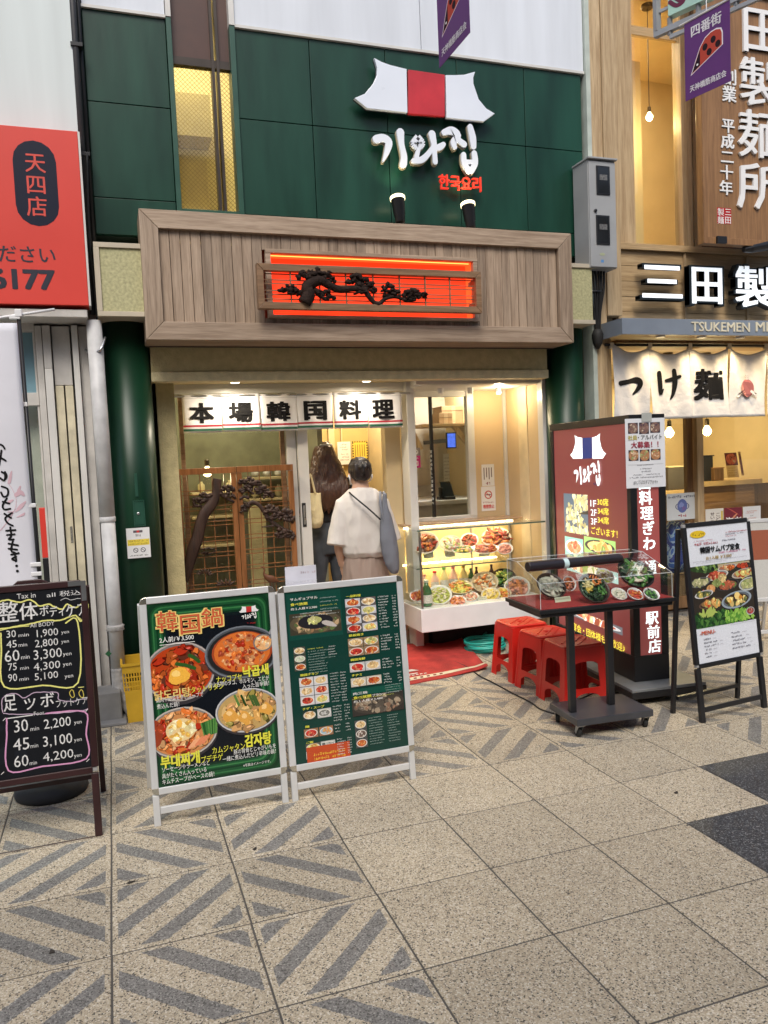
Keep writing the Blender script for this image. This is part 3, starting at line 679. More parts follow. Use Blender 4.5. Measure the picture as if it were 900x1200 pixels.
part('light_strip', B().box(ox0+.01, ox1-.01, YP+.03, YP+.036, oz1-.008, oz1-.003).box(ox0+.01, ox1-.01, YP+.03, YP+.036, oz0+.003, oz0+.008), mat('led_orange', (1, .4, .15), .5, emit=4, ecol=(1, .2, .04)), fs)
YL = 5.03
lx0, lx1 = at(302, 335, YL).x, at(564.5, 345, YL).x; lz1 = (at(300, 307, YL).z+at(564, 319, YL).z)/2; lz0 = (at(303, 361, YL).z+at(564, 367, YL).z)/2
q = .043
lt_ = part('lattice_frame', trap([(lx0, lz1), (lx0+q, lz1-q), (lx1-q, lz1-q), (lx1, lz1)][::-1], .05, YL), M('lattice_wood'), fs, bev=.002)
part('frame_member', trap([(lx0, lz0), (lx1, lz0), (lx1-q, lz0+q), (lx0+q, lz0+q)], .05, YL), M('lattice_wood'), lt_, bev=.002)
part('frame_member', trap([(lx0, lz0+.002), (lx0+q-.002, lz0+q+.001), (lx0+q-.002, lz1-q-.001), (lx0, lz1-.002)], .05, YL), M('lattice_wood'), lt_, bev=.002)
part('frame_member', trap([(lx1, lz0+.002), (lx1, lz1-.002), (lx1-q+.002, lz1-q-.001), (lx1-q+.002, lz0+q+.001)], .05, YL), M('lattice_wood'), lt_, bev=.002)
ins0, ins1 = lz0+q, lz1-q
for px in (342, 376, 407, 439, 470, 500, 529): x = at(px, 340, YL).x; part('lattice_bar', B().box(x-.004, x+.004, YL+.02, YL+.032, ins0, ins1), M('lattice_wood'), lt_)
for f in (.13, .28, .40, .62, .74, .93): z = ins0+(ins1-ins0)*f; part('lattice_bar', B().box(lx0+q, lx1-q, YL+.033, YL+.041, z-.003, z+.003), M('lattice_wood'), lt_)
part('frame_bracket', B().box(lx0+.02, lx0+.04, YL+.05, YP, lz0+.05, lz0+.08).box(lx1-.04, lx1-.02, YL+.05, YP, lz0+.05, lz0+.08).box(lx0+.02, lx0+.04, YL+.05, YP, lz1-.08, lz1-.05).box(lx1-.04, lx1-.02, YL+.05, YP, lz1-.08, lz1-.05), M('lattice_wood'), lt_)
PLt = yplane(YL)
def pt3(x, y, sx=.3333*.9, off=0): # zoom coordinates of the relief -> world
    p = at(300+x*.3, 290+y*.3, YL+.012); return V((p.x, YL+.012+off, p.z))
def pad(b, x, y, w, h, lobes=5, Y=None, conv=pt3, depth=.022):
    lobes *= 3
    for i in range(lobes):
        u = (i+.5)/lobes*2-1; px = x+u*w*.8; py = y-h*.35*(1-u*u)+random.uniform(-.45, .4)*h
        p = conv(px, py); p2 = conv(px+w*random.uniform(.16, .34), py); rx = abs(p2.x-p.x); p3 = conv(px, py+h*random.uniform(.18, .34)); rz = abs(p3.z-p.z)
        b.blob(p+V((0, random.uniform(-.5, .3)*depth, 0)), (rx, depth*random.uniform(.5, .9), rz), jit=.3, seg=9, ring=5)
pt = B()
for pts in ([(188, 218, 17), (205, 185, 17), (200, 155, 15), (225, 135, 14), (255, 130, 12), (290, 150, 10), (330, 165, 9), (375, 160, 8), (420, 165, 8), (440, 190, 7), (458, 212, 6), (480, 222, 6), (505, 200, 5), (545, 192, 5), (590, 208, 4), (625, 205, 3)], [(245, 175, 7), (225, 165, 6), (180, 172, 5), (130, 178, 4)], [(230, 165, 7), (250, 190, 5), (285, 205, 4)]):
    P = smoothpath(pts, 4); pt.tube([pt3(p[0], p[1]) for p in P], [p[2]*.0026/1.0 for p in P], 8)
for x, y, w, h in [(a_, b_, w_*1.15, h_*1.5) for a_, b_, w_, h_ in ((205, 120, 45, 22), (240, 112, 52, 24), (280, 130, 30, 16), (125, 168, 36, 18), (150, 182, 26, 14), (265, 185, 26, 16), (290, 203, 22, 12), (385, 130, 30, 22), (410, 150, 45, 24), (445, 168, 26, 20), (405, 178, 25, 10), (515, 165, 26, 20), (530, 185, 34, 16), (610, 188, 34, 20), (640, 192, 30, 12), (600, 205, 24, 12))]: pad(pt, x, y, w, h)
part('pine_carving', pt, mat('iron_brown', (.022, .012, .009), .8, var=.4, nscale=40, bump=.8, bscale=70, spec=.2), lt_, smooth=True)

# ------------------------------------------------------------------ roof emblem, lettering, spotlights on the green wall
YA = 5.34; PA = yplane(YA)
em = thing('roof_emblem', 'white and red tiled-roof emblem mounted high on the green wall', 'sign emblem', at(497, 130, YA))
def zq(x, y): return PA.px(410+x/5, 60+y/5)
def roofpart(nm, pts, m_):
    P = [zq(*p) for p in pts]; part(nm, B().prism([PA.w(u, v, 0) for u, v in P], PA.n*.028), m_, em, bev=.003)
    part('back_return', B().prism([PA.w(u, v, -.014) for u, v in P], PA.n*.0135), mat('return_dark', (.03, .03, .03), .5), em)
roofpart('white_wing', ROOFL, M('logo_white')); roofpart('red_centre', ROOFM, M('red_acrylic')); roofpart('white_wing', ROOFR, M('logo_white'))
le = thing('shop_name_lettering', 'raised white brush-style Korean letters 기와집 under the roof emblem', 'sign letters', at(497, 175, YA))
bb = B(); brush(bb, PA, GIWA, lambda x, y: zq(x, y), .004, .018); part('letter', bb, M('logo_white'), le)
bb = B(); brush(bb, PA, [[(x, y+4, w+5) for x, y, w in (s[1:] if s[0] == 'o' else s)] if s[0] != 'o' else ['o']+[(x, y+4, w+5) for x, y, w in s[1:]] for s in GIWA], lambda x, y: zq(x, y), -.012, .013); part('letter_return', bb, mat('return_cream', (.35, .30, .2), .5), le)
le2 = thing('small_red_lettering', 'small red raised Korean letters 한국요리 under the white letters', 'sign letters', at(538, 215, YA))
bb = B(); line(bb, PA, '한국요리', (514, 222), (563, 225.5), 17, bold=1, off=.0, ext=.02, slant=True); part('letter', bb, mat('red_glow', (.75, .04, .02), .4, emit=.25, ecol=(1, .05, .02)), le2)
for i, (x, y) in enumerate(((467.5, 246), (550, 253))):
    p = at(x, y, 5.24); s = thing('spotlight', ['black spotlight on the fascia top below the first white letter', 'black spotlight on the fascia top below the red letters'][i], 'spotlight', (p.x, 5.24, 3.15), 'spotlights on the wooden fascia')
    R_ = Matrix.Translation(p) @ Matrix.Rotation(rad(-12), 4, 'X')
    part('lamp_body', B().lathe([(.028, -.095), (.034, -.09), (.036, -.045), (.04, -.04), (.047, .07), (.049, .072), (.03, .0722)], (0, 0, 0), 24, R_), M('black_plastic'), s, smooth=True)
    part('lens', B().lathe([(.0505, .0725), (.0525, .075), (.0525, .094), (.045, .099)], (0, 0, 0), 20, R_), mat('lens_glow', (1, .9, .6), .4, emit=2.2, ecol=(1, .86, .5)), s)
    part('bracket', B().box(p.x-.012, p.x+.012, 5.22, 5.26, 3.143, p.z-.08).box(p.x-.035, p.x+.035, 5.2, 5.28, 3.142, 3.15), M('black_plastic'), s, bev=.002)
    l = bpy.data.lights.new('spot', 'SPOT'); l.energy = 4; l.spot_size = rad(95); l.spot_blend = .8; l.color = (1, .85, .55); l.shadow_soft_size = .03
    lo = bpy.data.objects.new('spot_lamp', l); COL.objects.link(lo); lo.location = R_ @ V((0, 0, .11)); lo.rotation_euler = (rad(180+(-12)), 0, 0); lo.parent = s; lo.matrix_parent_inverse = inv_chain(s)

# ------------------------------------------------------------------ entrance: sashes, door, screen
ent = thing('entrance_frontage', 'white-framed glazed entrance with an open sliding door, under the beige beam', 'shop entrance', (1.3, YS, 0))
def fr(nm, x0, x1, z0, z1, y=YS, d=.05, mm=None, root=ent, bev=.003): return part(nm, B().box(x0, x1, y, y+d, z0, z1), mm or M('white_metal'), root, bev=bev)
X = lambda px, py=560, y=YS: at(px, py, y).x
xl0, xl1 = X(194), X(207)
zt = 2.16
fr('frame_stile', xl0, xl1, 0, zt, YS-.04, .1)
fr('frame_rail', xl1+.001, X(476, 470), 2.09, zt, YS-.035, .09)
fr('ceiling_trim', .45, xl0-.001, 0, zt, YS, .04, M('stucco_pale'))
fr('frame_stile', X(214), X(219), 0, 2.089, YS+.01, .04, M('lattice_wood'))
fr('frame_stile', X(331), X(336), 0, 2.089, YS+.01, .04, M('lattice_wood'))
door = fr('sliding_door', X(337), X(348), 0, 2.089, YS-.02, .05); fr('door_stile', X(349), X(361), 0, 2.089, YS-.05, .05, root=door)
fr('door_handle', X(352.5, 603), X(357, 603), at(355, 617, YS).z, at(355, 589, YS).z, YS-.056, .006, M('dark_metal'), root=door)
fr('handle_inset', X(353.6, 603), X(356, 603), at(355, 614, YS).z, at(355, 592, YS).z, YS-.058, .002, M('steel'), root=door)
fr('pane', xl1+.002, X(213.5), .05, 2.088, YS+.03, .004, M('window_glass'), bev=0)
fr('pane', X(219.5), X(330.5), .05, 2.088, YS+.03, .004, M('window_glass'), bev=0)
fr('frame_stile', X(475.5), X(484.5), 0, zt, YS-.09, .16)
fr('side_wall', X(457), X(475), 0, 2.17, YS+.08, .10, M('cream_wall'))
fr('threshold', xl1, X(476), 0, .025, YS-.05, .12, M('steel'))
# noren
YN = 5.93
nr = thing('white_noren', 'short white split curtain reading 本場韓国料理, with red and green stripes, over the entrance', 'shop curtain', at(340, 465, YN))
a = at(207, 466, YN); c = at(476, 463.5, YN)
part('rod', B().tube([(a.x-.03, YN-.01, 2.068), (c.x+.03, YN-.01, 2.068)], .009, 10), M('steel'), nr)
nx0, nx1 = at(213.5, 485, YN).x, at(470.5, 485, YN).x; nz1, nz0 = 2.078, at(214, 508, YN).z
PNr = yplane(YN-.022)
cw = (nx1-nx0)/6; chars = '本場韓国料理'
def wave(u, v, k): return .010*math.sin(u*6.28*1+k)*(1-v)+.004*math.sin(u*11+k*2)
for i, ch in enumerate(chars):
    x0 = nx0+i*cw+.002; x1 = x0+cw-.004; kx = i*1.7
    def clo(z0, z1, off): return B().grid(14, 6, lambda u, v: (x0+(x1-x0)*u, YN-.014-off-wave(u, (z0+(z1-z0)*v-nz0)/(nz1-nz0), kx), z0+(z1-z0)*v+.003*math.sin(i*2.3)))
    c_ = part('cloth_panel', clo(nz0, nz1, 0), M('cloth_white'), nr, smooth=True); md = c_.modifiers.new('thick', 'SOLIDIFY'); md.thickness = .0015; md.offset = 1
    h = nz1-nz0
    part('red_stripe', clo(nz0+h*.155, nz0+h*.205, .0022), M('red_ink') if False else mat('red_band', (.38, .02, .04), .8), c_, smooth=True)
    part('green_stripe', clo(nz0+h*.045, nz0+h*.105, .0022), M('green_ink'), c_, smooth=True)
    part('hem', clo(nz1-.028, nz1-.026, .002), mat('hem_grey', (.45, .45, .48), .9), c_)
    pc = [(254, 487.5), (296+0, 487.5), None]
    cxp = (238.5, 282.5, 325.5, 369.5, 413.5, 453)[i]-12.5
    px_c = (237.5, 283, 327.5, 370.5, 412.5, 453.5)[i]
    tb = B(); uu, vv = PNr.px((236.5, 282.5, 326.5, 370, 411, 449.5)[i], 487)
    puttext(tb, PNr, ch, uu-.083, nz0+h*.27, .166, h*.50, bold=3, off=.0)
    # drape the letter onto the cloth
    for q_ in tb.v: q_.y = YN-.0195-wave((q_.x-x0)/(x1-x0), (q_.z-nz0)/h, kx)-(q_.y-PNr.o.y)*-.2
    part('character', tb, M('black_ink'), c_)
# pine screen
YC = 5.9
sc = thing('pine_lattice_screen', 'two-leaf brown wooden lattice screen carved with a pine and a crane, in the left window', 'wooden screen', (1.0, YC, 0))
sx0, sx1, sm = at(209, 620, YC).x, at(346, 600, YC).x, at(280.5, 620, YC).x; sz1 = at(276, 554, YC).z; sz0 = .45
for x0, x1 in ((sx0, sm-.002), (sm+.002, sx1)):
    lf = part('screen_leaf', B().box(x0, x0+.038, YC, YC+.035, sz0, sz1-.001), M('screen_wood'), sc, bev=.002)
    part('leaf_stile', B().box(x1-.038, x1, YC, YC+.035, sz0, sz1-.001), M('screen_wood'), lf, bev=.002)
    part('leaf_rail', B().box(x0, x1, YC-.003, YC+.037, sz1, sz1+.045), M('screen_wood'), lf, bev=.002); part('leaf_rail', B().box(x0+.039, x1-.039, YC, YC+.035, sz0, sz0+.04), M('screen_wood'), lf, bev=.002)
    n = 5
    for i in range(1, n):
        x = x0+(x1-x0)*i/n; part('lattice_bar', B().box(x-.003, x+.003, YC+.02, YC+.026, sz0+.04, sz1), M('screen_wood'), lf)
    z = sz1-.12; i = 0
    while z > sz0+.06:
        part('lattice_bar', B().box(x0+.038, x1-.038, YC+.014, YC+.02, z-.003, z+.003), M('screen_wood'), lf); z -= .03 if i % 2 == 0 else .085; i += 1
def sp(x, y): p = at(205+x/6.207, 545+y/6.207, YC); return V((p.x, YC-.004, p.z))
cv = B()
def trunk(b, pts, sc_=.00095):
    P = smoothpath(pts, 4); b.tube([sp(p[0], p[1]) for p in P], [p[2]*sc_ for p in P], 9, flat=((0, 1, 0), .45))
trunk(cv, [(85, 850, 12), (100, 740, 38), (130, 620, 48), (165, 520, 46), (185, 430, 44), (215, 350, 44), (270, 280, 42), (300, 200, 36), (305, 130, 36), (310, 100, 34)])
trunk(cv, [(270, 250, 20), (220, 250, 18), (180, 280, 10)]); trunk(cv, [(490, 330, 10), (520, 300, 14), (560, 270, 16), (610, 290, 16), (650, 340, 18), (690, 400, 18), (760, 450, 14), (850, 490, 10)])
trunk(cv, [(720, 440, 14), (690, 445, 8), (630, 450, 4)]); trunk(cv, [(320, 190, 20), (360, 230, 14), (430, 270, 10)]); trunk(cv, [(540, 240, 14), (500, 230, 10), (470, 250, 8)]); trunk(cv, [(190, 640, 5), (240, 650, 5), (300, 620, 3)])
for x, y, w, h in [(a_, b_, w_*1.15, h_*1.35) for a_, b_, w_, h_ in ((215, 235, 55, 34), (170, 270, 45, 30), (160, 300, 32, 18), (380, 190, 55, 38), (400, 230, 40, 30), (530, 125, 70, 30), (580, 160, 80, 40), (520, 190, 50, 34), (640, 200, 60, 38), (680, 225, 40, 22), (510, 300, 32, 26), (500, 335, 26, 18), (700, 340, 60, 42), (770, 370, 80, 44), (830, 400, 40, 40), (720, 390, 60, 24), (780, 500, 50, 36), (830, 520, 40, 36), (770, 530, 30, 18), (240, 610, 46, 10), (215, 640, 26, 10))]:
    pad(cv, x, y, w, h, 5, conv=sp, depth=.018)
part('pine_carving', cv, M('carving_wood'), sc, smooth=True)
cr = B()
for a in range(7): an = rad(200+a*25); cr.blob(sp(215+45*math.cos(an), 800-30*math.sin(an)*-1), (.022, .006, .007), Matrix.Rotation(an, 4, 'Y'), seg=6, ring=4)
for a in range(6): an = rad(180+a*30); cr.blob(sp(370+50*math.cos(an), 870+20*math.sin(an)), (.03, .006, .008), Matrix.Rotation(an, 4, 'Y'), seg=6, ring=4)
part('leaf_carving', cr, M('carving_wood'), sc, smooth=True)
cb = B(); P = [(622, 738, 3), (640, 742, 6), (650, 765, 6), (648, 790, 8), (670, 815, 20), (705, 830, 26), (740, 840, 12), (755, 850, 5)]
P = smoothpath(P, 4); cb.tube([sp(p[0], p[1]) for p in P], [p[2]*.0011 for p in P], 8, flat=((0, 1, 0), .5))
for dx in (-8, 12): cb.tube([sp(700+dx, 840), sp(705+dx, 900)], .003, 6)
part('crane_carving', cb, mat('crane_brown', (.12, .045, .02), .45), sc, smooth=True)
# ------------------------------------------------------------------ rooms behind the entrance
room = thing('restaurant_room', 'warm cream hallway and window room seen through the entrance glass', 'room', (1.3, 7, 0))
mat('room_floor', (.24, .18, .11), .5, var=.15)
mat('panel_yellow', (.50, .36, .15), .55, var=.08, nscale=5)
mat('window_back', (.17, .17, .11), .6, var=.25, nscale=6)
part('room_floor', B().box(.2, 3.4, 6.09, 8.2, -.005, .12), M('room_floor'), room)
part('ceiling', B().box(.2, 3.5, 6.1, 8.2, 2.42, 2.5), M('cream_wall'), room)
part('back_wall', B().box(X(358, 560, 7.3)-.1, 2.42, 7.3, 7.36, .12, 2.42), M('panel_yellow'), room)
part('back_wall', B().box(.2, X(345, 560, 7.05), 7.0, 7.06, .12, 2.42), M('window_back'), room)
part('side_wall', B().box(.36, .40, 6.2, 7.0, .12, 2.42), M('stucco_pale'), room)
part('partition', B().box(1.60, 1.64, 6.25, 7.3, .12, 2.42), M('window_back'), room)
part('partition', B().box(2.37, 2.41, 6.4, 7.3, .12, 2.42), M('cream_wall'), room)
for a, c in ((386, 393), (400.5, 402), (436, 438), (448, 449.5)): part('wall_batten', B().box(X(a, 540, 7.28), X(c, 540, 7.28), 7.27, 7.299, .12, 2.42), M('cream_wall'), room, bev=.002)
part('dark_curtain', B().grid(16, 6, lambda u, v: (X(356, 540, 6.9)+u*.17, 6.9+.012*math.sin(u*30), 1.0+v*.95)), mat('maroon_cloth', (.05, .012, .014), .9), room, smooth=True)
# window display things
wb = B(); ax0, ax1 = X(293, 640, 6.6), X(313, 640, 6.6); zc = at(303, 604, 6.6).z
pts = [(ax0, .2), (ax1, .2)]+[((ax0+ax1)/2+(ax1-ax0)/2*math.cos(a), zc+(ax1-ax0)/2*1.2*math.sin(a)) for a in [math.pi*k/10 for k in range(11)]]
wb.prism([(p[0], 6.6, p[1]) for p in pts], (0, .03, 0)); o = part('arched_board', wb, M('stucco_pale'), None); tag(o, 'pale board with an arched top standing behind the wooden pine screen', 'board')
for i, (x0, x1, y) in enumerate(((225, 280, 578), (225, 280, 606), (225, 280, 640), (290, 336, 560), (290, 336, 585))):
    a, c = at(x0, y, 6.75), at(x1, y, 6.75)
    o = part('window_shelf', B().box(a.x, c.x, 6.7, 6.98, a.z-.02, a.z), M('cream_wall'), room, bev=.002)
kinds = [(.03, .09), (.022, .13), (.04, .06), (.035, .11)]
n = 0
wlab = ['squat pale jar', 'slim glass vase', 'low round pot', 'tall cream jar']
for (x0, x1, y, cnt) in ((228, 278, 578, 3), (228, 278, 606, 3), (293, 334, 560, 3), (293, 334, 585, 3)):
    for j in range(cnt):
        px = x0+(x1-x0)*(j+.5)/cnt; p = at(px, y, 6.82); kd = (n*3+j) % 4; r, h = kinds[kd]; zb = at((x0+x1)/2, y, 6.75).z+.001
        a0 = at(x0-3, y, 6.75).z
        o = part('jar', B().lathe([(r*.6, 0), (r, h*.3), (r*.95, h*.7), (r*.4, h*.88), (r*.45, h), (r*.36, h)], (p.x, 6.82, a0+.001), 14), [M('stucco_pale'), M('window_glass'), M('pipe_tape'), M('old_cream')][kd], None, smooth=True)
        o['group'] = 'jars on the shelves behind the pine screen'
        row = {(228, 578): 'upper left shelf', (228, 606): 'lower left shelf', (293, 560): 'upper right shelf', (293, 585): 'lower right shelf'}[(x0, y)]
        tag(o, wlab[kd]+' '+['at the left end', 'in the middle', 'at the right end'][j]+' of the '+row+' behind the pine screen', 'jar'); n += 1
def bulb_lamp(name, label, px, py, Y, r, power, col=(1, .8, .5), cord=None, glow=12, grp=None, root_only=False):
    p = at(px, py, Y); t_ = thing(name, label, 'lamp', (p.x, Y, p.z), grp)
    part('bulb', B().lathe([(r*.35, r*1.3), (r*.5, r*.9), (r*.95, r*.2), (r, -.1*r), (r*.8, -.7*r), (r*.3, -1.05*r)], p, 16), mat('bulb_glow', (1, .9, .7), .3, emit=glow, ecol=(1, .72, .36)), t_, smooth=True)
    part('socket', B().lathe([(r*.42, r*1.25), (r*.5, r*1.4), (r*.5, r*2.6), (r*.3, r*2.8)], p, 14), mat('brass_dark', (.12, .09, .06), .4, metal=.6), t_)
    if cord: part('cord', B().tube([(p.x, Y, p.z+r*2.8), (p.x, Y, cord)], .0035, 6), M('black_plastic'), t_); part('ceiling_rose', B().lathe([(.045, cord-.03), (.05, cord-.02), (.05, cord)], (p.x, Y, 0), 18), M('brass_dark'), t_)
    if power:
        l = bpy.data.lights.new('bulb_light', 'POINT'); l.energy = power; l.color = col; l.shadow_soft_size = r
        lo = bpy.data.objects.new('bulb_light', l); COL.objects.link(lo); lo.location = (p.x, Y-.0, p.z-r*1.6); lo.parent = t_; lo.matrix_parent_inverse = inv_chain(t_)
    return t_
def ceiling_lamp(label, x, y, z, r, power, col, size=.3):
    t_ = thing('ceiling_lamp', label, 'lamp', (x, y, z), 'ceiling lamps in the shops')
    part('housing', B().lathe([(r*1.15, -.012), (r*1.15, 0)], (x, y, z), 20), M('white_plastic'), t_); part('diffuser', B().lathe([(r*.8, -.02), (r, -.0125)], (x, y, z), 20), mat('diffuser_glow', (1, .95, .8), .4, emit=6, ecol=(1, .85, .6)), t_)
    l = bpy.data.lights.new('lamp_light', 'AREA'); l.shape = 'DISK'; l.size = size; l.energy = power; l.color = col
    lo = bpy.data.objects.new('lamp_light', l); COL.objects.link(lo); lo.location = (x, y, z-.03); lo.parent = t_; lo.matrix_parent_inverse = inv_chain(t_)
ceiling_lamp('round ceiling lamp above the two women in the doorway hall', 2.05, 6.75, 2.42, .09, 17, (1, .8, .5))
ceiling_lamp('round ceiling lamp over the window with the pine screen', .95, 6.45, 2.42, .09, 9, (1, .85, .6))
ceiling_lamp('round ceiling lamp in the kitchen behind the ticket window', 3.4, 7.4, 2.42, .09, 14, (1, .92, .78))
ceiling_lamp('added unseen lamp that brightens the stairwell behind the tall window', .75, 6.5, 5.5, .1, 34, (1, .85, .5))  # unseen lamp, added because the stairwell was too dark
ceiling_lamp('small round downlight in the beam soffit above the white curtain', at(276, 458, 5.72).x, 5.72, 2.159, .035, 4.5, (1, .86, .66), .06)
ceiling_lamp('added small downlight in the beam soffit that brightens the right of the white curtain', at(430, 458, 5.72).x, 5.72, 2.159, .035, 3.5, (1, .86, .66), .06)  # extra lamp added to brighten the curtain, not a known fixture
bulb_lamp('hanging_bulb', 'small glowing bulb hanging behind the pine screen at the upper left', 243, 553, 6.3, .035, 2)
# papers in the hall
def sheet(name, label, cat, pl, x0, y0, x1, y1, col=(.7, .7, .68), root=None, th=.0015, m_=None, grp=None):
    """paper on plane pl between photo pixels; returns thing and Ink plus its box"""
    a = pl.px(x0, y0); c = pl.px(x1, y1); u0, v1, u1, v0 = a[0], a[1], c[0], c[1]
    t_ = thing(name, label, cat, pl.w((u0+u1)/2, v0, 0), grp) if root is None else root
    b_ = B(); b_.prism([pl.w(u0, v0, .001), pl.w(u1, v0, .001), pl.w(u1, v1, .001), pl.w(u0, v1, .001)], pl.n*th)
    mm = m_ or mat('paper_%02d%02d%02d' % tuple(int(q*99) for q in col), col, .7, var=.03)
    part('sheet', b_, mm, t_); return t_, Ink(pl, .001+th+.0004), (u0, v0, u1, v1)
PH = yplane(7.265)
t_, ik, (u0, v0, u1, v1) = sheet('wall_notice', 'white handwritten notice on the hall wall beside the yellow poster', 'notice', PH, 395, 518, 411.5, 544)
for f in (.85, .74, .63, .42, .3, .18): ik.scrib(u0+(u1-u0)*random.uniform(.1, .35), v0+(v1-v0)*f, u1-(u1-u0)*random.uniform(.1, .3), (v1-v0)*.06, (.15, .12, .12))
ik.done('print', M('print'), t_)
t_, ik, (u0, v0, u1, v1) = sheet('yellow_poster', 'yellow poster with a black hazard-striped border on the hall wall', 'poster', PH, 412.5, 517, 431.5, 544, (.72, .52, .08))
n = 9; w_ = (u1-u0); h_ = (v1-v0)
for i in range(n):
    for (a0, b0, a1, b1) in ((u0+w_*i/n, v1-h_*.07, u0+w_*(i+.5)/n, v1), (u0+w_*i/n, v0, u0+w_*(i+.5)/n, v0+h_*.07), (u0, v0+h_*i/n, u0+w_*.08, v0+h_*(i+.5)/n), (u1-w_*.08, v0+h_*i/n, u1, v0+h_*(i+.5)/n)): ik.box(a0, b0, a1, b1, (.03, .025, .02))
for i in range(5): ik.box(u0+w_*(.16+i*.15), v0+h_*.35, u0+w_*(.22+i*.15), v0+h_*.85, (.3, .2, .04))
ik.ell(u0+w_*.5, v0+h_*.22, w_*.22, h_*.12, (.45, .3, .06)); ik.done('print', M('print'), t_)
t_, ik, (u0, v0, u1, v1) = sheet('small_wall_note', 'tiny orange note high on the hall wall above the long-haired woman', 'notice', PH, 357, 506, 364, 519, (.7, .35, .1))

# ------------------------------------------------------------------ kitchen and ticket window
kit = thing('kitchen_room', 'pale kitchen seen through the ticket window above the food display', 'room', (3.4, 7, 0))
part('wall', B().box(2.6, 5.0, 8.0, 8.05, .1, 2.42), M('cream_wall') if False else mat('kitchen_wall', (.60, .55, .46), .6, var=.05), kit)
part('wall', B().box(2.43, 2.47, 6.4, 8.0, .1, 2.42), MATS['kitchen_wall'], kit); part('wall', B().box(4.4, 4.45, 6.4, 8.0, .1, 2.42), MATS['kitchen_wall'], kit)
part('ceiling', B().box(2.47, 4.4, 6.4, 8.0, 2.43, 2.5), MATS['kitchen_wall'], kit)
part('floor', B().box(2.47, 4.4, 6.4, 8.0, 0.0, .1), M('room_floor'), kit)
YW = 6.22
bth = thing('ticket_booth_front', 'white-framed ticket window and beige recess walls above the display counter', 'shop window', (2.9, YW, 1))
def br_(nm, x0, y0, x1, y1, Y=YW, d=.05, mm=None, root=bth, bev=.002): a = at(x0, y0, Y); c = at(x1, y1, Y); return part(nm, B().box(a.x, c.x, Y, Y+d, c.z, a.z), mm or M('white_metal'), root, bev=bev)
zlo, zhi = 1.03, 2.11
Xw = lambda px, py=520: at(px, py, YW).x
part('recess_ceiling', B().box(2.30, 3.42, 5.62, 6.3, 2.105, 2.17), M('white_metal'), bth)
part('recess_wall', B().box(Xw(556), 3.43, YW+.02, YW+.06, 0, zhi), mat('booth_wall', (.60, .45, .26), .65, var=.05, nscale=3), bth)
part('recess_wall', B().box(Xw(481), Xw(556), YW+.02, YW+.06, 0, .98), MATS['booth_wall'], bth)
part('return_wall', B().box(3.30, 3.34, 5.66, YW+.02, 0, zhi), MATS['booth_wall'], bth)
part('return_panel', B().box(3.293, 3.2995, 5.85, 6.0, 0.45, zhi), mat('booth_wall_pale', (.66, .54, .34), .6), bth)
part('corner_trim', B().box(3.27, 3.299, YW-.005, YW+.019, 0, zhi), M('white_metal'), bth, bev=.002)
part('outer_stile', B().box(3.285, 3.34, 5.58, 5.66, .40, 2.16), M('white_metal'), bth, bev=.003)
part('head_rail', B().box(2.22, 3.285, 5.6, 5.66, 2.105, 2.16), M('white_metal'), bth, bev=.003)
win = part('ticket_window', B().box(Xw(482), Xw(487), YW, YW+.05, zlo, zhi-.001), M('white_metal'), bth, bev=.002)
part('window_stile', B().box(Xw(548), Xw(556), YW-.01, YW+.05, zlo, zhi-.002), M('white_metal'), win, bev=.002)
part('window_rail', B().box(Xw(482), Xw(556), YW-.005, YW+.052, zlo-.04, zlo+.01), M('white_metal'), win, bev=.002)
part('window_rail', B().box(Xw(487), Xw(548), YW, YW+.05, zhi-.05, zhi), M('white_metal'), win, bev=.002)
part('sash_stile', B().box(Xw(505), Xw(508.5), YW+.01, YW+.03, zlo+.01, zhi-.05), M('dark_metal'), win)
part('pane', B().box(Xw(507), Xw(548), YW+.032, YW+.036, zlo+.01, zhi-.05), M('window_glass'), win)
for i, px in enumerate((516, 551, 584)):
    p = at(px, 455, 5.95); s = thing('recess_spotlight', ['small unlit white spotlight above the ticket window', 'small white spotlight on the recess ceiling at the window edge', 'small lit spotlight on the recess ceiling near the corner'][i], 'spotlight', (p.x, 5.95, 2.1), 'small spotlights over the display counter')
    part('housing', B().lathe([(.02, -.045), (.024, -.04), (.024, 0)], (p.x, 5.95, 2.104), 14), M('white_plastic'), s, smooth=False)
    if i == 2:
        part('lens', B().lathe([(.012, -.052), (.018, -.046)], (p.x, 5.95, 2.104), 14), mat('spot_on', (1, .9, .7), .3, emit=14, ecol=(1, .85, .6)), s)
        l = bpy.data.lights.new('spot_light', 'POINT'); l.energy = 5; l.color = (1, .8, .5); l.shadow_soft_size = .03; lo = bpy.data.objects.new('spot_light', l); COL.objects.link(lo); lo.location = (p.x, 5.93, 2.03); lo.parent = s; lo.matrix_parent_inverse = inv_chain(s)
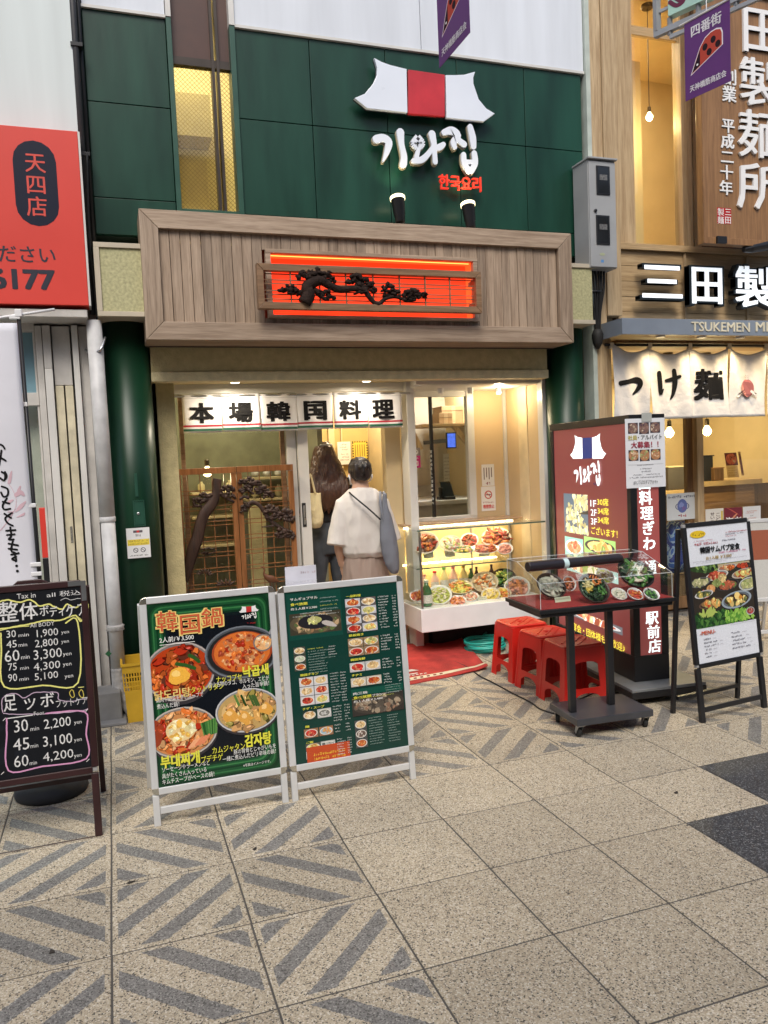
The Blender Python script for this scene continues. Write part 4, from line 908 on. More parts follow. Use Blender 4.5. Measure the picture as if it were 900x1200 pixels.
# kitchen things
def kx(px, py, Y): return at(px, py, Y)
a, c = kx(488, 498, 7.5), kx(545, 497, 7.5); t_ = thing('wooden_shelf', 'wooden shelf on diagonal brackets under the cardboard boxes in the kitchen', 'shelf', (a.x, 7.5, a.z))
part('board', B().box(a.x, 4.35, 7.35, 7.75, a.z-.03, a.z), M('cedar_h'), t_, bev=.002)
for x0, y0, x1, y1 in ((481, 502, 493, 527), (530, 497, 548, 520)): part('bracket', B().bar(kx(x0, y0, 7.4), kx(x1, y1, 7.4), .04, .05), M('cedar'), t_)
for i, (x0, y0, x1, y1) in enumerate(((517, 476, 545, 495), (514, 484, 530, 496))):
    a, c = kx(x0, y0, 7.45+.1*(1-i)), kx(x1, y1, 7.45+.1*(1-i)); t_ = thing('cardboard_box', ['larger brown cardboard box on the kitchen shelf', 'smaller brown box in front, at the left of the kitchen shelf'][i], 'box', (a.x, 7.5, c.z))
    y_ = 7.5+.1*(1-i)-.06; zb = kx(488, 498, 7.5).z+.001
    part('carton', B().box(a.x, c.x, y_, y_+.25, zb, a.z), mat('cardboard', (.33, .22, .13), .8, var=.12), t_, bev=.003); part('tape', B().box((a.x+c.x)/2-.02, (a.x+c.x)/2+.02, y_-.001, y_+.1, zb+.003, a.z+.001), mat('tape', (.42, .31, .2), .4), t_)
    part('flap_seam', B().box(a.x+.005, c.x-.005, y_-.002, y_, a.z-.05, a.z-.046), M('brown_panel'), t_)
a, c = kx(523, 507, 7.3), kx(535, 525, 7.3); t_ = thing('glowing_tablet', 'small wall screen glowing blue inside the kitchen', 'screen', ((a.x+c.x)/2, 7.3, c.z))
part('case', B().box(a.x, c.x, 7.3, 7.32, c.z, a.z), M('black_plastic'), t_, bev=.002); part('display', B().box(a.x+.01, c.x-.01, 7.298, 7.3, c.z+.01, a.z-.01), mat('screen_blue', (.03, .06, .3), .3, var=.8, nscale=30, emit=1.0, ecol=(.08, .15, .7)), t_)
part('mount', B().box((a.x+c.x)/2-.02, (a.x+c.x)/2+.02, 7.32, 8.0, (a.z+c.z)/2-.02, (a.z+c.z)/2+.02), M('black_plastic'), t_)
a, c = kx(498, 545, 7.6), kx(553, 598, 7.6); t_ = thing('work_counter', 'white counter shelf inside the kitchen, below the hanging papers', 'counter', (a.x, 7.4, .1))
ct = kx(520, 585, 7.2).z; part('top', B().box(2.6, 4.35, 7.0, 7.9, ct-.04, ct), M('white_plastic'), t_, bev=.003); part('cabinet', B().box(2.62, 4.33, 7.05, 7.9, .1, ct-.041), M('old_white'), t_)
part('splash_rail', B().box(2.6, 4.35, 7.9, 7.93, ct, ct+.12), M('old_white'), t_)
t_ = thing('card_terminal', 'black payment terminal with a tilted screen on the kitchen counter', 'card terminal', (kx(526, 582, 7.1).x, 7.1, ct))
p = kx(526, 580, 7.1); part('base', B().box(p.x-.05, p.x+.05, 7.05, 7.2, ct+.001, ct+.03), M('black_plastic'), t_, bev=.004); part('screen', B().prism([(p.x-.06, 7.1, ct+.03), (p.x+.06, 7.1, ct+.03), (p.x+.05, 7.18, ct+.17), (p.x-.05, 7.18, ct+.17)], (0, .02, .005)), M('dark_glass'), t_)
t_ = thing('telephone', 'small black telephone handset beside the card terminal in the kitchen', 'telephone', (kx(517, 580, 7.15).x, 7.15, ct)); p = kx(517, 580, 7.15)
part('cradle', B().box(p.x-.03, p.x+.03, 7.12, 7.2, ct+.001, ct+.03), M('black_plastic'), t_, bev=.003); part('handset', B().box(p.x-.022, p.x+.022, 7.14, 7.17, ct+.031, ct+.12), M('black_plastic'), t_, bev=.008)
p = kx(535, 552, 7.9); t_ = thing('alarm_button', 'glowing red round button on the kitchen back wall', 'alarm button', p)
part('plate', B().lathe([(.045, 0), (.045, .02)], (0, 0, 0), 18, Matrix.Translation((p.x, 7.99, p.z)) @ Matrix.Rotation(rad(90), 4, 'X')), M('black_plastic'), t_); part('button', B().lathe([(.03, .02), (.028, .035), (.01, .045)], (0, 0, 0), 16, Matrix.Translation((p.x, 7.99, p.z)) @ Matrix.Rotation(rad(90), 4, 'X')), mat('red_lit', (.8, .02, .02), .3, emit=2, ecol=(1, .04, .03)), t_)
PK = yplane(7.95); 
for i, (x0, y0, x1, y1) in enumerate(((519, 532, 530, 568), (532, 530, 538, 560), (540, 545, 548, 580))):
    t_, ik, (u0, v0, u1, v1) = sheet('hanging_paper', ['tall white order sheet at the left on the kitchen back wall', 'narrow slip with red print under the red button on the kitchen wall', 'white sheet at the right on the kitchen back wall, near the window edge'][i], 'paper', PK, x0, y0, x1, y1)
    for k_ in range(8): ik.scrib(u0+.01, v0+(v1-v0)*(.08+.11*k_), u1-.01, (v1-v0)*.04, (.4, .05, .05) if i == 1 else (.25, .25, .25))
    ik.done('print', M('print'), t_)
PWn = yplane(YW-.006)
t_, ik, (u0, v0, u1, v1) = sheet('delivery_sticker', 'pink and white sticker on the left edge of the ticket window glass', 'sticker', PWn, 481.5, 525, 493, 548, (.6, .03, .25))
w_, h_ = u1-u0, v1-v0; ik.box(u0, v0+h_*.6, u1, v1, (.3, .27, .27)); ik.ell(u0+w_*.5, v0+h_*.78, w_*.28, h_*.12, (.75, .75, .75)); ik.ell(u0+w_*.38, v0+h_*.8, w_*.05, h_*.03, (.1, .1, .1)); ik.ell(u0+w_*.62, v0+h_*.8, w_*.05, h_*.03, (.1, .1, .1)); ik.scrib(u0+w_*.15, v0+h_*.45, u1-w_*.1, h_*.08, (.8, .7, .75)); ik.box(u0+w_*.25, v0+h_*.1, u0+w_*.75, v0+h_*.34, (.8, .7, .75)); ik.box(u0+w_*.35, v0+h_*.15, u0+w_*.65, v0+h_*.28, (.6, .03, .25)); ik.done('print', M('print'), t_)
t_ = thing('window_writing', 'white vertical row of lettering on the ticket window glass', 'window lettering', at(507, 560, YW)); ik = Ink(PWn, .001)
a = PWn.px(503.5, 527); c = PWn.px(509.5, 597); v = a[1]
while v > c[1]: ik.scrib(a[0], v-.03, a[0]+.035, .027, (.75, .78, .75), 1.3); v -= .036
ik.done('print', M('print'), t_)
PB = yplane(YW+.019)
t_, ik, (u0, v0, u1, v1) = sheet('care_notice', 'white notice with black print above the no-smoking sign in the recess', 'notice', PB, 564, 544.5, 579.5, 569, (.75, .73, .7)); w_, h_ = u1-u0, v1-v0
for k_ in range(4): ik.box(u0+w_*(.15+.2*k_), v0+h_*(.3+.1*(k_ % 2)), u0+w_*(.22+.2*k_), v0+h_*.85, (.15, .1, .1))
ik.scrib(u0+w_*.3, v0+h_*.06, u1-w_*.2, h_*.14, (.3, .1, .1)); ik.done('print', M('print'), t_)
t_, ik, (u0, v0, u1, v1) = sheet('no_smoking_sign', 'white no-smoking sign with a red ring in the recess above the counter', 'sign', PB, 563.5, 570.5, 581, 598, (.75, .73, .7)); w_, h_ = u1-u0, v1-v0
ik.ell(u0+w_*.5, v0+h_*.66, w_*.27, w_*.27, (.5, .08, .06)); ik.ell(u0+w_*.5, v0+h_*.66, w_*.2, w_*.2, (.75, .73, .7)); ik.box(u0+w_*.33, v0+h_*.64, u0+w_*.67, v0+h_*.68, (.08, .06, .06)); ik.stroke([(u0+w_*.33, v0+h_*.76), (u0+w_*.67, v0+h_*.56)], .007, (.5, .08, .06), px=False)
ik.scrib(u0+w_*.1, v0+h_*.32, u1-w_*.1, h_*.06, (.3, .05, .05)); tb = B(); puttext(tb, PB, '喫煙禁止', u0+w_*.12, v0+h_*.1, w_*.76, h_*.16, bold=2, off=.004); part('lettering', tb, M('red_ink'), t_); ik.done('print', M('print'), t_)

# ------------------------------------------------------------------ glass display counter with food samples
YCB = 5.6
cbt = thing('display_counter', 'white-based glass food display counter with a lit middle shelf, right of the entrance', 'display counter', (2.75, YCB, .2))
cx0, cx1 = at(494, 728, YCB).x, 3.284; cz0, cz1, cz2 = .206, .385, 1.0
part('base', B().box(cx0, cx1, YCB, 6.2, cz0, cz1), M('white_plastic'), cbt, bev=.004)
part('leg_plinth', B().box(cx0+.25, cx1, 6.0, 6.2, 0, cz0-.001), M('black_matte'), cbt)
part('front_glass', B().box(cx0+.008, cx1-.002, YCB+.01, YCB+.016, cz1+.001, cz2-.012), M('case_glass'), cbt)
part('side_glass', B().box(cx0+.006, cx0+.012, YCB+.02, 6.2, cz1+.001, cz2-.012), M('case_glass'), cbt)
part('top_glass', B().box(cx0-.01, cx1+.01, YCB-.01, 6.22, cz2-.01, cz2), mat('glass_edge', (.18, .25, .2), .08, trans=.0, var=.1), cbt) if False else part('top_glass', B().box(cx0-.01, cx1-.002, YCB-.01, 6.215, cz2-.01, cz2), M('case_glass'), cbt)
part('glass_edge_strip', B().box(cx0-.01, cx1-.002, YCB-.014, YCB-.0105, cz2-.011, cz2+.001), mat('glass_edge', (.10, .15, .12), .1), cbt)
part('counter_top', B().box(cx0+.02, cx1-.003, 5.95, 6.215, cz2+.0015, cz2+.014), mat('counter_brown', (.34, .22, .13), .25), cbt, bev=.003)
zs = .685
part('shelf', B().box(cx0+.03, 3.12, 5.74, 6.15, zs-.008, zs), M('case_glass'), cbt); part('shelf_edge', B().box(cx0+.03, 3.12, 5.736, 5.7395, zs-.009, zs+.001), MATS['glass_edge'], cbt)
part('post', B().box(cx0+.02, cx0+.035, YCB+.03, YCB+.045, cz1+.002, cz2-.012), M('steel'), cbt)
part('post', B().box(2.86, 2.872, 6.1, 6.112, cz1+.002, cz2-.012), M('steel'), cbt)
part('back_panel', B().box(cx0+.02, cx1-.03, 6.17, 6.19, cz1+.002, cz2-.012), mat('case_back', (.78, .60, .28), .5, var=.05), cbt)
part('stand_step', B().box(cx0+.06, cx1-.05, 5.95, 6.15, cz1+.001, cz1+.06), mat('step_cream', (.6, .5, .34), .5), cbt, bev=.002)
part('light_strip', B().box(cx0+.05, cx1-.06, 6.02, 6.05, cz2-.028, cz2-.0125), mat('strip_glow', (1, .85, .5), .4, emit=17, ecol=(1, .80, .50)), cbt)
part('light_strip', B().box(cx0+.05, 3.1, 6.1, 6.12, zs-.022, zs-.0095), MATS['strip_glow'], cbt)
FOOD = {}
def fm(name, c, rough=.35, var=.45, sc_=60):
    return mat('food_'+name, c, rough, var=var, nscale=sc_, bump=.5, bscale=80)
F = dict(red=fm('red', (.45, .05, .02)), orange=fm('orange', (.62, .20, .04)), brown=fm('brown', (.16, .06, .025)), green=fm('green', (.08, .22, .04)), dgreen=fm('dgreen', (.02, .06, .02)), yellow=fm('yellow', (.75, .52, .10)),
         white=fm('white', (.70, .64, .50), var=.15), pink=fm('pink', (.75, .30, .22)), cream=fm('cream', (.72, .58, .36), var=.2), broth=fm('broth', (.50, .38, .22), .15, .2, 20), dark=fm('dark', (.03, .018, .012), .3), lime=fm('lime', (.45, .50, .12)), soup=fm('soup', (.40, .10, .03), .15, .3, 20))
BW = dict(cream=mat('bowl_cream', (.70, .62, .48), .2, var=.03, coat=.5), white=mat('bowl_white', (.76, .76, .74), .2, var=.02, coat=.5), black=mat('bowl_black', (.018, .015, .014), .35, var=.2), brown=mat('bowl_brown', (.05, .03, .022), .4, var=.2))
def dish(name, label, p, r, tilt, bowl, base, chunks, depth=.35, oval=1, n=46, rim=.0, size=.17, elong=1.6, az=0, grp=None, shape='bowl', cat='dish'):
    t_ = thing(name, label, cat, p, grp)
    Mx = Matrix.Translation(V(p)) @ Matrix.Rotation(az, 4, 'Z') @ Matrix.Rotation(tilt, 4, 'X') @ Matrix.Diagonal((1, oval, 1, 1))
    d = r*depth
    prof = [(r*.45, -d), (r*.5, -d*1.03), (r*.8, -d*.62), (r*.97, -d*.12), (r, 0), (r*1.02, .003), (r*.985, .005), (r*.93, -d*.12), (r*.7, -d*.55), (r*.3, -d*.72)]
    part('bowl' if depth > .22 else 'plate', B().lathe(prof, (0, 0, 0), 28, Mx), BW[bowl], t_, smooth=True)
    part('filling', B().lathe([(r*.86, -d*.3), (r*.8, -d*.2), (r*.5, -d*.05), (r*.15, 0)], (0, 0, 0), 20, Mx), F[base], t_, smooth=True)
    for cm in chunks:
        b_ = B(); nn = int(n/len(chunks))
        for i in range(nn):
            a_ = random.random()*6.283; q_ = math.sqrt(random.random())*.72; s_ = r*size*random.uniform(.6, 1.2)
            cpos = V((r*q_*math.cos(a_), r*q_*math.sin(a_), -d*.1+r*.10*(1-q_*q_)+random.uniform(0, .03)*r))
            R_ = Matrix.Rotation(random.random()*3.14, 4, 'Z') @ Matrix.Rotation(random.uniform(-.5, .5), 4, 'Y')
            b_.blob(Mx @ cpos, (s_*elong, s_*.75, s_*.5), (Mx.to_3x3().to_4x4() @ R_), jit=.3, seg=7, ring=4)
        part('topping', b_, F[cm], t_, smooth=True)
    return t_
def tiltfor(ratio, p): return math.asin(min(.98, ratio))-math.atan2(EYE-p[2], math.hypot(p[0], p[1]))
def pdish(px, py, Y, rxp, ryp, bowl, base, chunks, name, label, **kw):
    p = at(px, py, Y); dep = (p-CO).dot(CF); r = rxp/FPX*dep*1.12; t_ = tiltfor(ryp/rxp, p)
    return dish(name, label, p, r, t_, bowl, base, chunks, az=math.atan2(-p.x, p.y)*-1*-1, **kw)
G1 = 'food samples in the lit display counter'
YD1, YD2 = 5.95, 5.88
pdish(498, 636, YD1, 14.5, 11.5, 'cream', 'brown', ['orange', 'brown', 'red'], 'food_plate', 'large cream plate of browned stir-fry at the left end of the middle shelf', depth=.15, grp=G1)
pdish(528, 637, YD1, 12, 8.5, 'cream', 'cream', ['pink', 'white', 'lime'], 'food_plate', 'oval plate of pale pink slices, second on the middle shelf', depth=.15, grp=G1)
pdish(550, 633, YD1+.1, 9.5, 7.5, 'white', 'red', ['red', 'brown'], 'food_plate', 'small white plate of glossy red chicken on the middle shelf', depth=.2, grp=G1)
pdish(543, 644, YD1-.1, 12, 4.2, 'white', 'green', ['green', 'yellow', 'pink'], 'food_plate', 'long low plate of green and yellow rolls in front on the middle shelf', depth=.12, grp=G1)
pdish(581.5, 630, YD1+.05, 15.5, 10.5, 'cream', 'orange', ['orange', 'brown', 'red'], 'food_plate', 'biggest tilted plate of orange noodles on the middle shelf', depth=.16, grp=G1, elong=2.6)
pdish(569, 643, YD1-.12, 14, 5, 'white', 'soup', ['red', 'orange'], 'food_plate', 'wide white tray of red sauce in front of the noodle plate', depth=.2, grp=G1)
pdish(591.5, 643, YD1-.1, 8.5, 6, 'white', 'pink', ['pink'], 'food_plate', 'small oval dish of pink slices at the right end of the middle shelf', depth=.2, grp=G1)
pdish(489, 698, YD2-.1, 8, 6, 'white', 'soup', ['orange', 'red'], 'food_bowl', 'small bowl of orange stew in the far left corner of the counter floor', grp=G1)
pdish(515, 697, YD2-.1, 13, 10, 'white', 'lime', ['lime', 'white'], 'food_bowl', 'oval dish of pale green shredded salad beside the green bottle', depth=.18, oval=1, grp=G1, n=80, size=.1)
pdish(536, 704, YD2-.18, 9.5, 5.5, 'white', 'pink', ['pink', 'orange'], 'food_plate', 'small oval plate of pink sausage at the very front of the counter', depth=.2, grp=G1)
pdish(540, 688, YD2+.02, 12.5, 7, 'cream', 'yellow', ['yellow', 'lime', 'orange'], 'food_plate', 'mound of yellow cabbage kimchi in the middle of the counter floor', depth=.2, grp=G1, elong=2.6)
pdish(551, 699, YD2-.1, 9, 5, 'white', 'pink', ['pink', 'white'], 'food_plate', 'cluster of pale pink cuttlefish pieces in front of the kimchi', depth=.2, grp=G1)
pdish(568, 682, YD2+.03, 14, 10.5, 'cream', 'broth', ['orange', 'cream', 'white'], 'food_bowl', 'wide cream bowl of noodle soup in the middle of the counter floor', depth=.45, grp=G1)
pdish(575, 696, YD2-.1, 10, 6.5, 'cream', 'yellow', ['yellow', 'cream'], 'food_plate', 'plate of yellow pancake below the noodle soup bowl', depth=.15, grp=G1)
pdish(588, 695, YD2-.08, 10, 5.5, 'cream', 'orange', ['orange', 'yellow'], 'food_plate', 'plate of orange and yellow slices below the dark bowl', depth=.15, grp=G1)
pdish(590, 677, YD2+.1, 13, 9.5, 'black', 'dgreen', ['green', 'lime'], 'food_bowl', 'black bowl of green leaves at the back of the counter floor', depth=.45, grp=G1)
pdish(606, 688, YD2-.05, 13.5, 11, 'white', 'soup', ['brown', 'orange', 'pink'], 'food_bowl', 'white bowl of brown meat stew at the right end of the counter floor', depth=.45, grp=G1)
def bottle(px, py, Y, hp, rpx, body, cap, label, g, name='bottle', zb=None):
    p = at(px, py, Y); dep = (p-CO).dot(CF); h = hp/FPX*dep; r = rpx/FPX*dep
    z = p.z-h/2 if zb is None else zb
    t_ = thing(name, label, 'bottle', (p.x, Y, z), g); c = (p.x, Y, z)
    part('glass', B().lathe([(r*.8, 0), (r, .01), (r, h*.5), (r*.9, h*.62), (r*.42, h*.8), (r*.38, h*.9)], c, 18), body, t_, smooth=True)
    part('cap', B().lathe([(r*.46, h*.9), (r*.48, h*.92), (r*.46, h)], c, 14), cap, t_); part('label', B().lathe([(r*1.01, h*.14), (r*1.02, h*.15), (r*1.02, h*.44), (r*1.01, h*.45)], c, 18), mat('bottle_label', (.68, .66, .6), .5, var=.3, nscale=90), t_)
G2 = 'bottles at the back of the display counter'
mp_, my_, mg_, md_ = mat('plastic_pink', (.80, .52, .40), .3), mat('plastic_yellow', (.80, .70, .30), .3), mat('bottle_green', (.02, .14, .05), .1, coat=.5), mat('bottle_dark', (.02, .015, .012), .1, coat=.5)
zf = cz1+.062
for px, py, hh, rr_, bm, cm_, lb in ((497, 676, 20, 4.5, mp_, F['pink'], 'pink plastic bottle with a pink cap, leftmost in the row'), (509.5, 677, 23, 5, mp_, M('red_ink'), 'pink milky bottle with a red cap, second in the row'), (520.5, 675.5, 26, 5.2, my_, mat('cap_green', (.2, .5, .1), .4), 'yellow milky bottle with a green cap'), (531, 675, 26, 5.2, mp_, mat('cap_pink', (.7, .25, .25), .4), 'pink milky bottle between the two yellow ones'),
        (543, 674.5, 26, 5.2, my_, MATS['food_yellow'], 'yellow milky bottle with a yellow cap'), (552, 676, 22, 3.6, mg_, mg_, 'slim dark green bottle beside the yellow bottles'), (558.5, 674, 23, 3.2, md_, md_, 'slim black bottle behind the noodle soup bowl'), (576, 671, 24, 3.4, md_, md_, 'tall dark brown bottle behind the black bowl')):
    bottle(px, py, 6.04, hh, rr_, bm, cm_, lb, G2, zb=zf-.001)
bottle(500, 697, 5.72, 31, 6.5, mg_, mat('cap_steel', (.4, .5, .4), .3), 'green glass bottle with a white label at the front left corner of the counter', None, zb=cz1+.001)
def card(px, py, Y, wpx, hpx, label, grp, col=(.62, .72, .66), lines=3):
    pl = PL((0, Y, 0), (1, 0, 0), (0, .25, 1)); t_, ik, (u0, v0, u1, v1) = sheet('price_card', label, 'price card', pl, px-wpx/2, py-hpx/2, px+wpx/2, py+hpx/2, col, grp=grp)
    for i in range(lines): ik.scrib(u0+(u1-u0)*.1, v0+(v1-v0)*(.75-.65*i/lines), u1-(u1-u0)*.1, (v1-v0)*.5/lines, (.12, .14, .12))
    ik.done('print', M('print'), t_); b_ = B(); a_ = pl.w((u0+u1)/2, v0, 0); b_.box(a_.x-.01, a_.x+.01, a_.y+.001, a_.y+.03, a_.z-.004, a_.z+.004); part('foot', b_, M('white_plastic'), t_)
G3 = 'small price cards among the food samples'
card(502, 650, 5.76, 13, 7, 'pale green price card at the left on the middle shelf', G3); card(527, 649, 5.76, 13, 7, 'pale green price card in the middle of the middle shelf', G3); card(567, 647, 5.76, 14, 8, 'white-green price card in front of the red tray', G3); card(564.5, 704, 5.64, 14, 9, 'cream price card at the front of the counter floor', G3, (.68, .64, .5))

# ------------------------------------------------------------------ the two women
def ell_ring(c, rx, ry, n=20, tx=0, ty=0, sq=1):
    out = []
    for j in range(n):
        a = 2*math.pi*j/n; ca, sa = math.cos(a), math.sin(a)
        ca2 = math.copysign(abs(ca)**sq, ca); sa2 = math.copysign(abs(sa)**sq, sa)
        out.append((c[0]+rx*ca2, c[1]+ry*sa2, c[2]+tx*rx*ca2+ty*ry*sa2))
    return out
def finish_body(o, vox, sm=6, fold=0, fs_=9, fz=.45, ridge=False):
    md = o.modifiers.new('rm', 'REMESH'); md.mode = 'VOXEL'; md.voxel_size = vox; md.use_smooth_shade = True
    m2 = o.modifiers.new('sm', 'SMOOTH'); m2.iterations = sm; m2.factor = .5
    me = bpy.data.meshes.new_from_object(o.evaluated_get(bpy.context.evaluated_depsgraph_get()))
    old = o.data; o.modifiers.clear(); o.data = me
    for v in me.vertices:
        if fold:
            p = v.co; n1, n2 = noise.noise(V((p.x*fs_, p.y*fs_, p.z*fs_*fz))), noise.noise(V((p.x*fs_*2.3+5, p.y*fs_*2.3, p.z*fs_*fz*2)))
            w = ((.35-abs(n1)*2)*.6+(.3-abs(n2)*2)*.35) if ridge else n1*.6+n2*.4
            v.co = p+v.normal*w*fold
    me.polygons.foreach_set('use_smooth', [True]*len(me.polygons)); me.update()
def hand(b, w, d, side, curl=.5, sz=1.0):
    """palm and five fingers hanging from wrist w along direction d"""
    d = V(d).normalized(); s = V((side, 0, 0)); s = (s-d*s.dot(d)).normalized(); nrm = d.cross(s)
    fwd = V((0, 1, 0)); fwd = (fwd-d*fwd.dot(d)).normalized(); thick = fwd.cross(d)
    w = V(w); L_ = .085*sz
    b.tube([w, w+d*L_*.35, w+d*L_*.75, w+d*L_], [.022*sz, .030*sz, .034*sz, .030*sz], 10, flat=(thick, .5))
    for i, (o_, ln) in enumerate(((-.027, .058), (-.009, .068), (.009, .072), (.027, .064))):
        p0 = w+d*L_*.92+fwd*o_*sz; q_ = [p0, p0+d*ln*.42*sz-thick*.0*1, p0+d*ln*.78*sz+thick*(-side)*curl*.015, p0+d*ln*sz*.98+thick*(-side)*curl*.035]
        b.tube(q_, [.0092*sz, .0088*sz, .008*sz, .006*sz], 7)
    p0 = w+d*L_*.3+fwd*.024*sz; b.tube([p0, p0+d*.03+fwd*.018, p0+d*.058+fwd*.022], [.012*sz, .010*sz, .007*sz], 7)
skin = mat('skin', (.55, .33, .23), .5, var=.06, nscale=12)
hair1 = mat('hair_black', (.018, .011, .009), .38, var=.5, nscale=3, stretch=(60, 60, 4), bump=.5, bscale=2)
hair2 = mat('hair_brown', (.06, .024, .012), .38, var=.5, nscale=3, stretch=(60, 60, 4), bump=.5, bscale=2)
def body(root, x, y, z, H, armL, armR, handL=True, handR=True, name='body'):
    s = H/1.56; b_ = B()
    def P(a, c, d): return V((x+a*s, y+c*s, z+d*s))
    rows = [(0, 0, .70, .115, .085), (0, 0, .80, .135, .095), (0, .0, .90, .125, .085), (0, .0, .98, .115, .08), (0, -.005, 1.10, .145, .10), (0, -.01, 1.22, .165, .10), (0, -.01, 1.29, .14, .075), (0, 0, 1.325, .07, .055), (0, .008, 1.40, .052, .055), (0, .012, 1.44, .05, .055)]
    b_.rings([ell_ring(P(a, c, d), rx*s, ry*s) for a, c, d, rx, ry in rows])
    # head with brow, cheeks, nose and chin (face turned away, towards +Y)
    hc = P(0, .02, 1.455)
    b_.rings([ell_ring(P(0, yy, zz), rx*s, ry*s) for yy, zz, rx, ry in ((.055, 1.345, .022, .022), (.05, 1.36, .042, .042), (.035, 1.39, .06, .07), (.022, 1.43, .072, .088), (.015, 1.47, .077, .094), (.01, 1.51, .073, .088), (.008, 1.54, .052, .064), (.006, 1.556, .02, .025))])
    b_.blob(P(0, .118, 1.425), (.013*s, .018*s, .022*s), seg=8, ring=5); b_.blob(P(0, .10, 1.385), (.024*s, .012*s, .010*s))
    for q_ in (-1, 1): b_.blob(P(q_*.078, .015, 1.435), (.009*s, .018*s, .028*s)); b_.blob(P(q_*.03, .097, 1.455), (.016*s, .010*s, .010*s))
    for q_ in (-1, 1):
        b_.tube([P(q_*.08, 0, .80), P(q_*.088, .0, .62), P(q_*.085, .005, .45), P(q_*.085, -.01, .30), P(q_*.085, -.01, .09)], [.07*s, .07*s, .055*s, .05*s, .034*s], 14)
        b_.tube([P(q_*.085, -.035, .045), P(q_*.088, .03, .045), P(q_*.09, .11, .03), P(q_*.09, .165, .022)], [.038*s, .042*s, .034*s, .02*s], 10, flat=((0, 0, 1), .8))
    for side, arm, hd in ((-1, armL, handL), (1, armR, handR)):
        pts = [P(*q_) for q_ in arm]; b_.tube(pts, [.042*s, .042*s, .038*s, .036*s, .024*s][:len(pts)] if len(pts) == 5 else [.048*s, .04*s, .036*s, .024*s], 12)
        if hd: hand(b_, pts[-1], pts[-1]-pts[-2], side, sz=s)
    o = part(name, b_, skin, root); finish_body(o, .0075, 4); return o, P
# woman in front: off-white T-shirt
x1 = at(424, 600, 5.55).x
w1 = thing('person', 'woman from behind in a loose off-white T-shirt and beige skirt, dark hair pinned up', 'person', (x1, 5.55, 0))
ob, P1 = body(w1, x1, 5.55, 0, 1.57, [(-.12, -.005, 1.245), (-.165, -.02, 1.14), (-.195, -.03, 1.0), (-.185, .0, .90), (-.155, .05, .775)], [(.12, -.005, 1.245), (.165, -.01, 1.14), (.19, .0, 1.0), (.18, .10, .93), (.11, .22, .92)])
def shirt(root, P, s, m_):
    b_ = B(); rows = [(0, -.012, 1.345, .068, .058), (0, -.014, 1.325, .105, .074), (0, -.015, 1.295, .145, .09), (0, -.018, 1.25, .168, .11), (0, -.02, 1.15, .172, .125), (0, -.02, 1.03, .172, .13), (0, -.015, .93, .176, .135), (.012, -.01, .875, .182, .135), (.02, 0, .835, .158, .12)]
    b_.rings([ell_ring(P(a, c, d), rx*s, ry*s, 28, sq=.88) for a, c, d, rx, ry in rows])
    for q_ in (-1, 1):
        pts = [P(q_*.10, -.012, 1.268), P(q_*.138, -.015, 1.225), P(q_*.168, -.02, 1.13), P(q_*.192, -.025, 1.02), P(q_*.208, -.03, .935)]
        b_.tube(pts, [.056*s, .066*s, .070*s, .074*s, .080*s], 18, flat=((0, 1, 0), .95))
    o = part('t_shirt', b_, m_, root); finish_body(o, .008, 5, fold=.014, fs_=6.5, fz=.6, ridge=True); return o
shirt(w1, P1, 1.0, mat('shirt_offwhite', (.60, .56, .52), .85, var=.04, bump=.15, bscale=200))
b_ = B(); b_.rings([ell_ring(P1(.01, -.0, z_), rx, ry, 24) for z_, rx, ry in ((.90, .145, .105), (.82, .165, .12), (.7, .172, .13), (.5, .185, .15), (.3, .205, .165), (.2, .215, .17))])
o = part('skirt', b_, mat('skirt_beige', (.30, .225, .185), .8, var=.05), w1); finish_body(o, .012, 4, fold=.02, fs_=12, fz=.1, ridge=True)
b_ = B(); b_.rings([ell_ring(P1(0, yy, zz), rx, ry, 22) for yy, zz, rx, ry in ((-.035, 1.395, .05, .045), (-.022, 1.42, .074, .075), (-.006, 1.46, .086, .092), (-.002, 1.51, .083, .094), (0, 1.548, .062, .076), (0, 1.566, .026, .03))])
b_.blob(P1(-.008, -.085, 1.475), (.030, .030, .052), jit=.2); b_.blob(P1(.016, -.08, 1.50), (.026, .026, .034), jit=.2); b_.blob(P1(.02, -.075, 1.445), (.02, .02, .035))
o = part('hair', b_, hair1, w1); finish_body(o, .005, 2, fold=.008, fs_=38, fz=.25)
part('hair_clip', B().tube(smoothpath([tuple(P1(-.014, -.112, 1.52)), tuple(P1(-.006, -.122, 1.485)), tuple(P1(.0, -.112, 1.445))], 4), .006, 8), M('black_plastic'), w1, smooth=True)
b_ = B()
b_.rings([ell_ring(P1(0, yy, zz), rx, ry, 18) for yy, zz, rx, ry in ((.075, 1.352, .04, .035), (.075, 1.39, .058, .052), (.08, 1.435, .055, .055))]); part('face_mask', b_, M('white_plastic'), w1, smooth=True)
for q_ in (-1, 1): part('mask_loop', B().tube(smoothpath([tuple(P1(q_*.07, .055, 1.425)), tuple(P1(q_*.086, .0, 1.435)), tuple(P1(q_*.082, -.012, 1.405)), tuple(P1(q_*.062, .05, 1.37))], 4), .006, 6), M('white_plastic'), w1, smooth=True)
for q_ in (-1, 1):
    b_ = B(); b_.tube([P1(q_*.088, -.055, .04), P1(q_*.09, .05, .04), P1(q_*.092, .17, .028)], [.046, .05, .032], 12, flat=((0, 0, 1), .85)); part('shoe', b_, M('white_plastic'), w1, smooth=True)
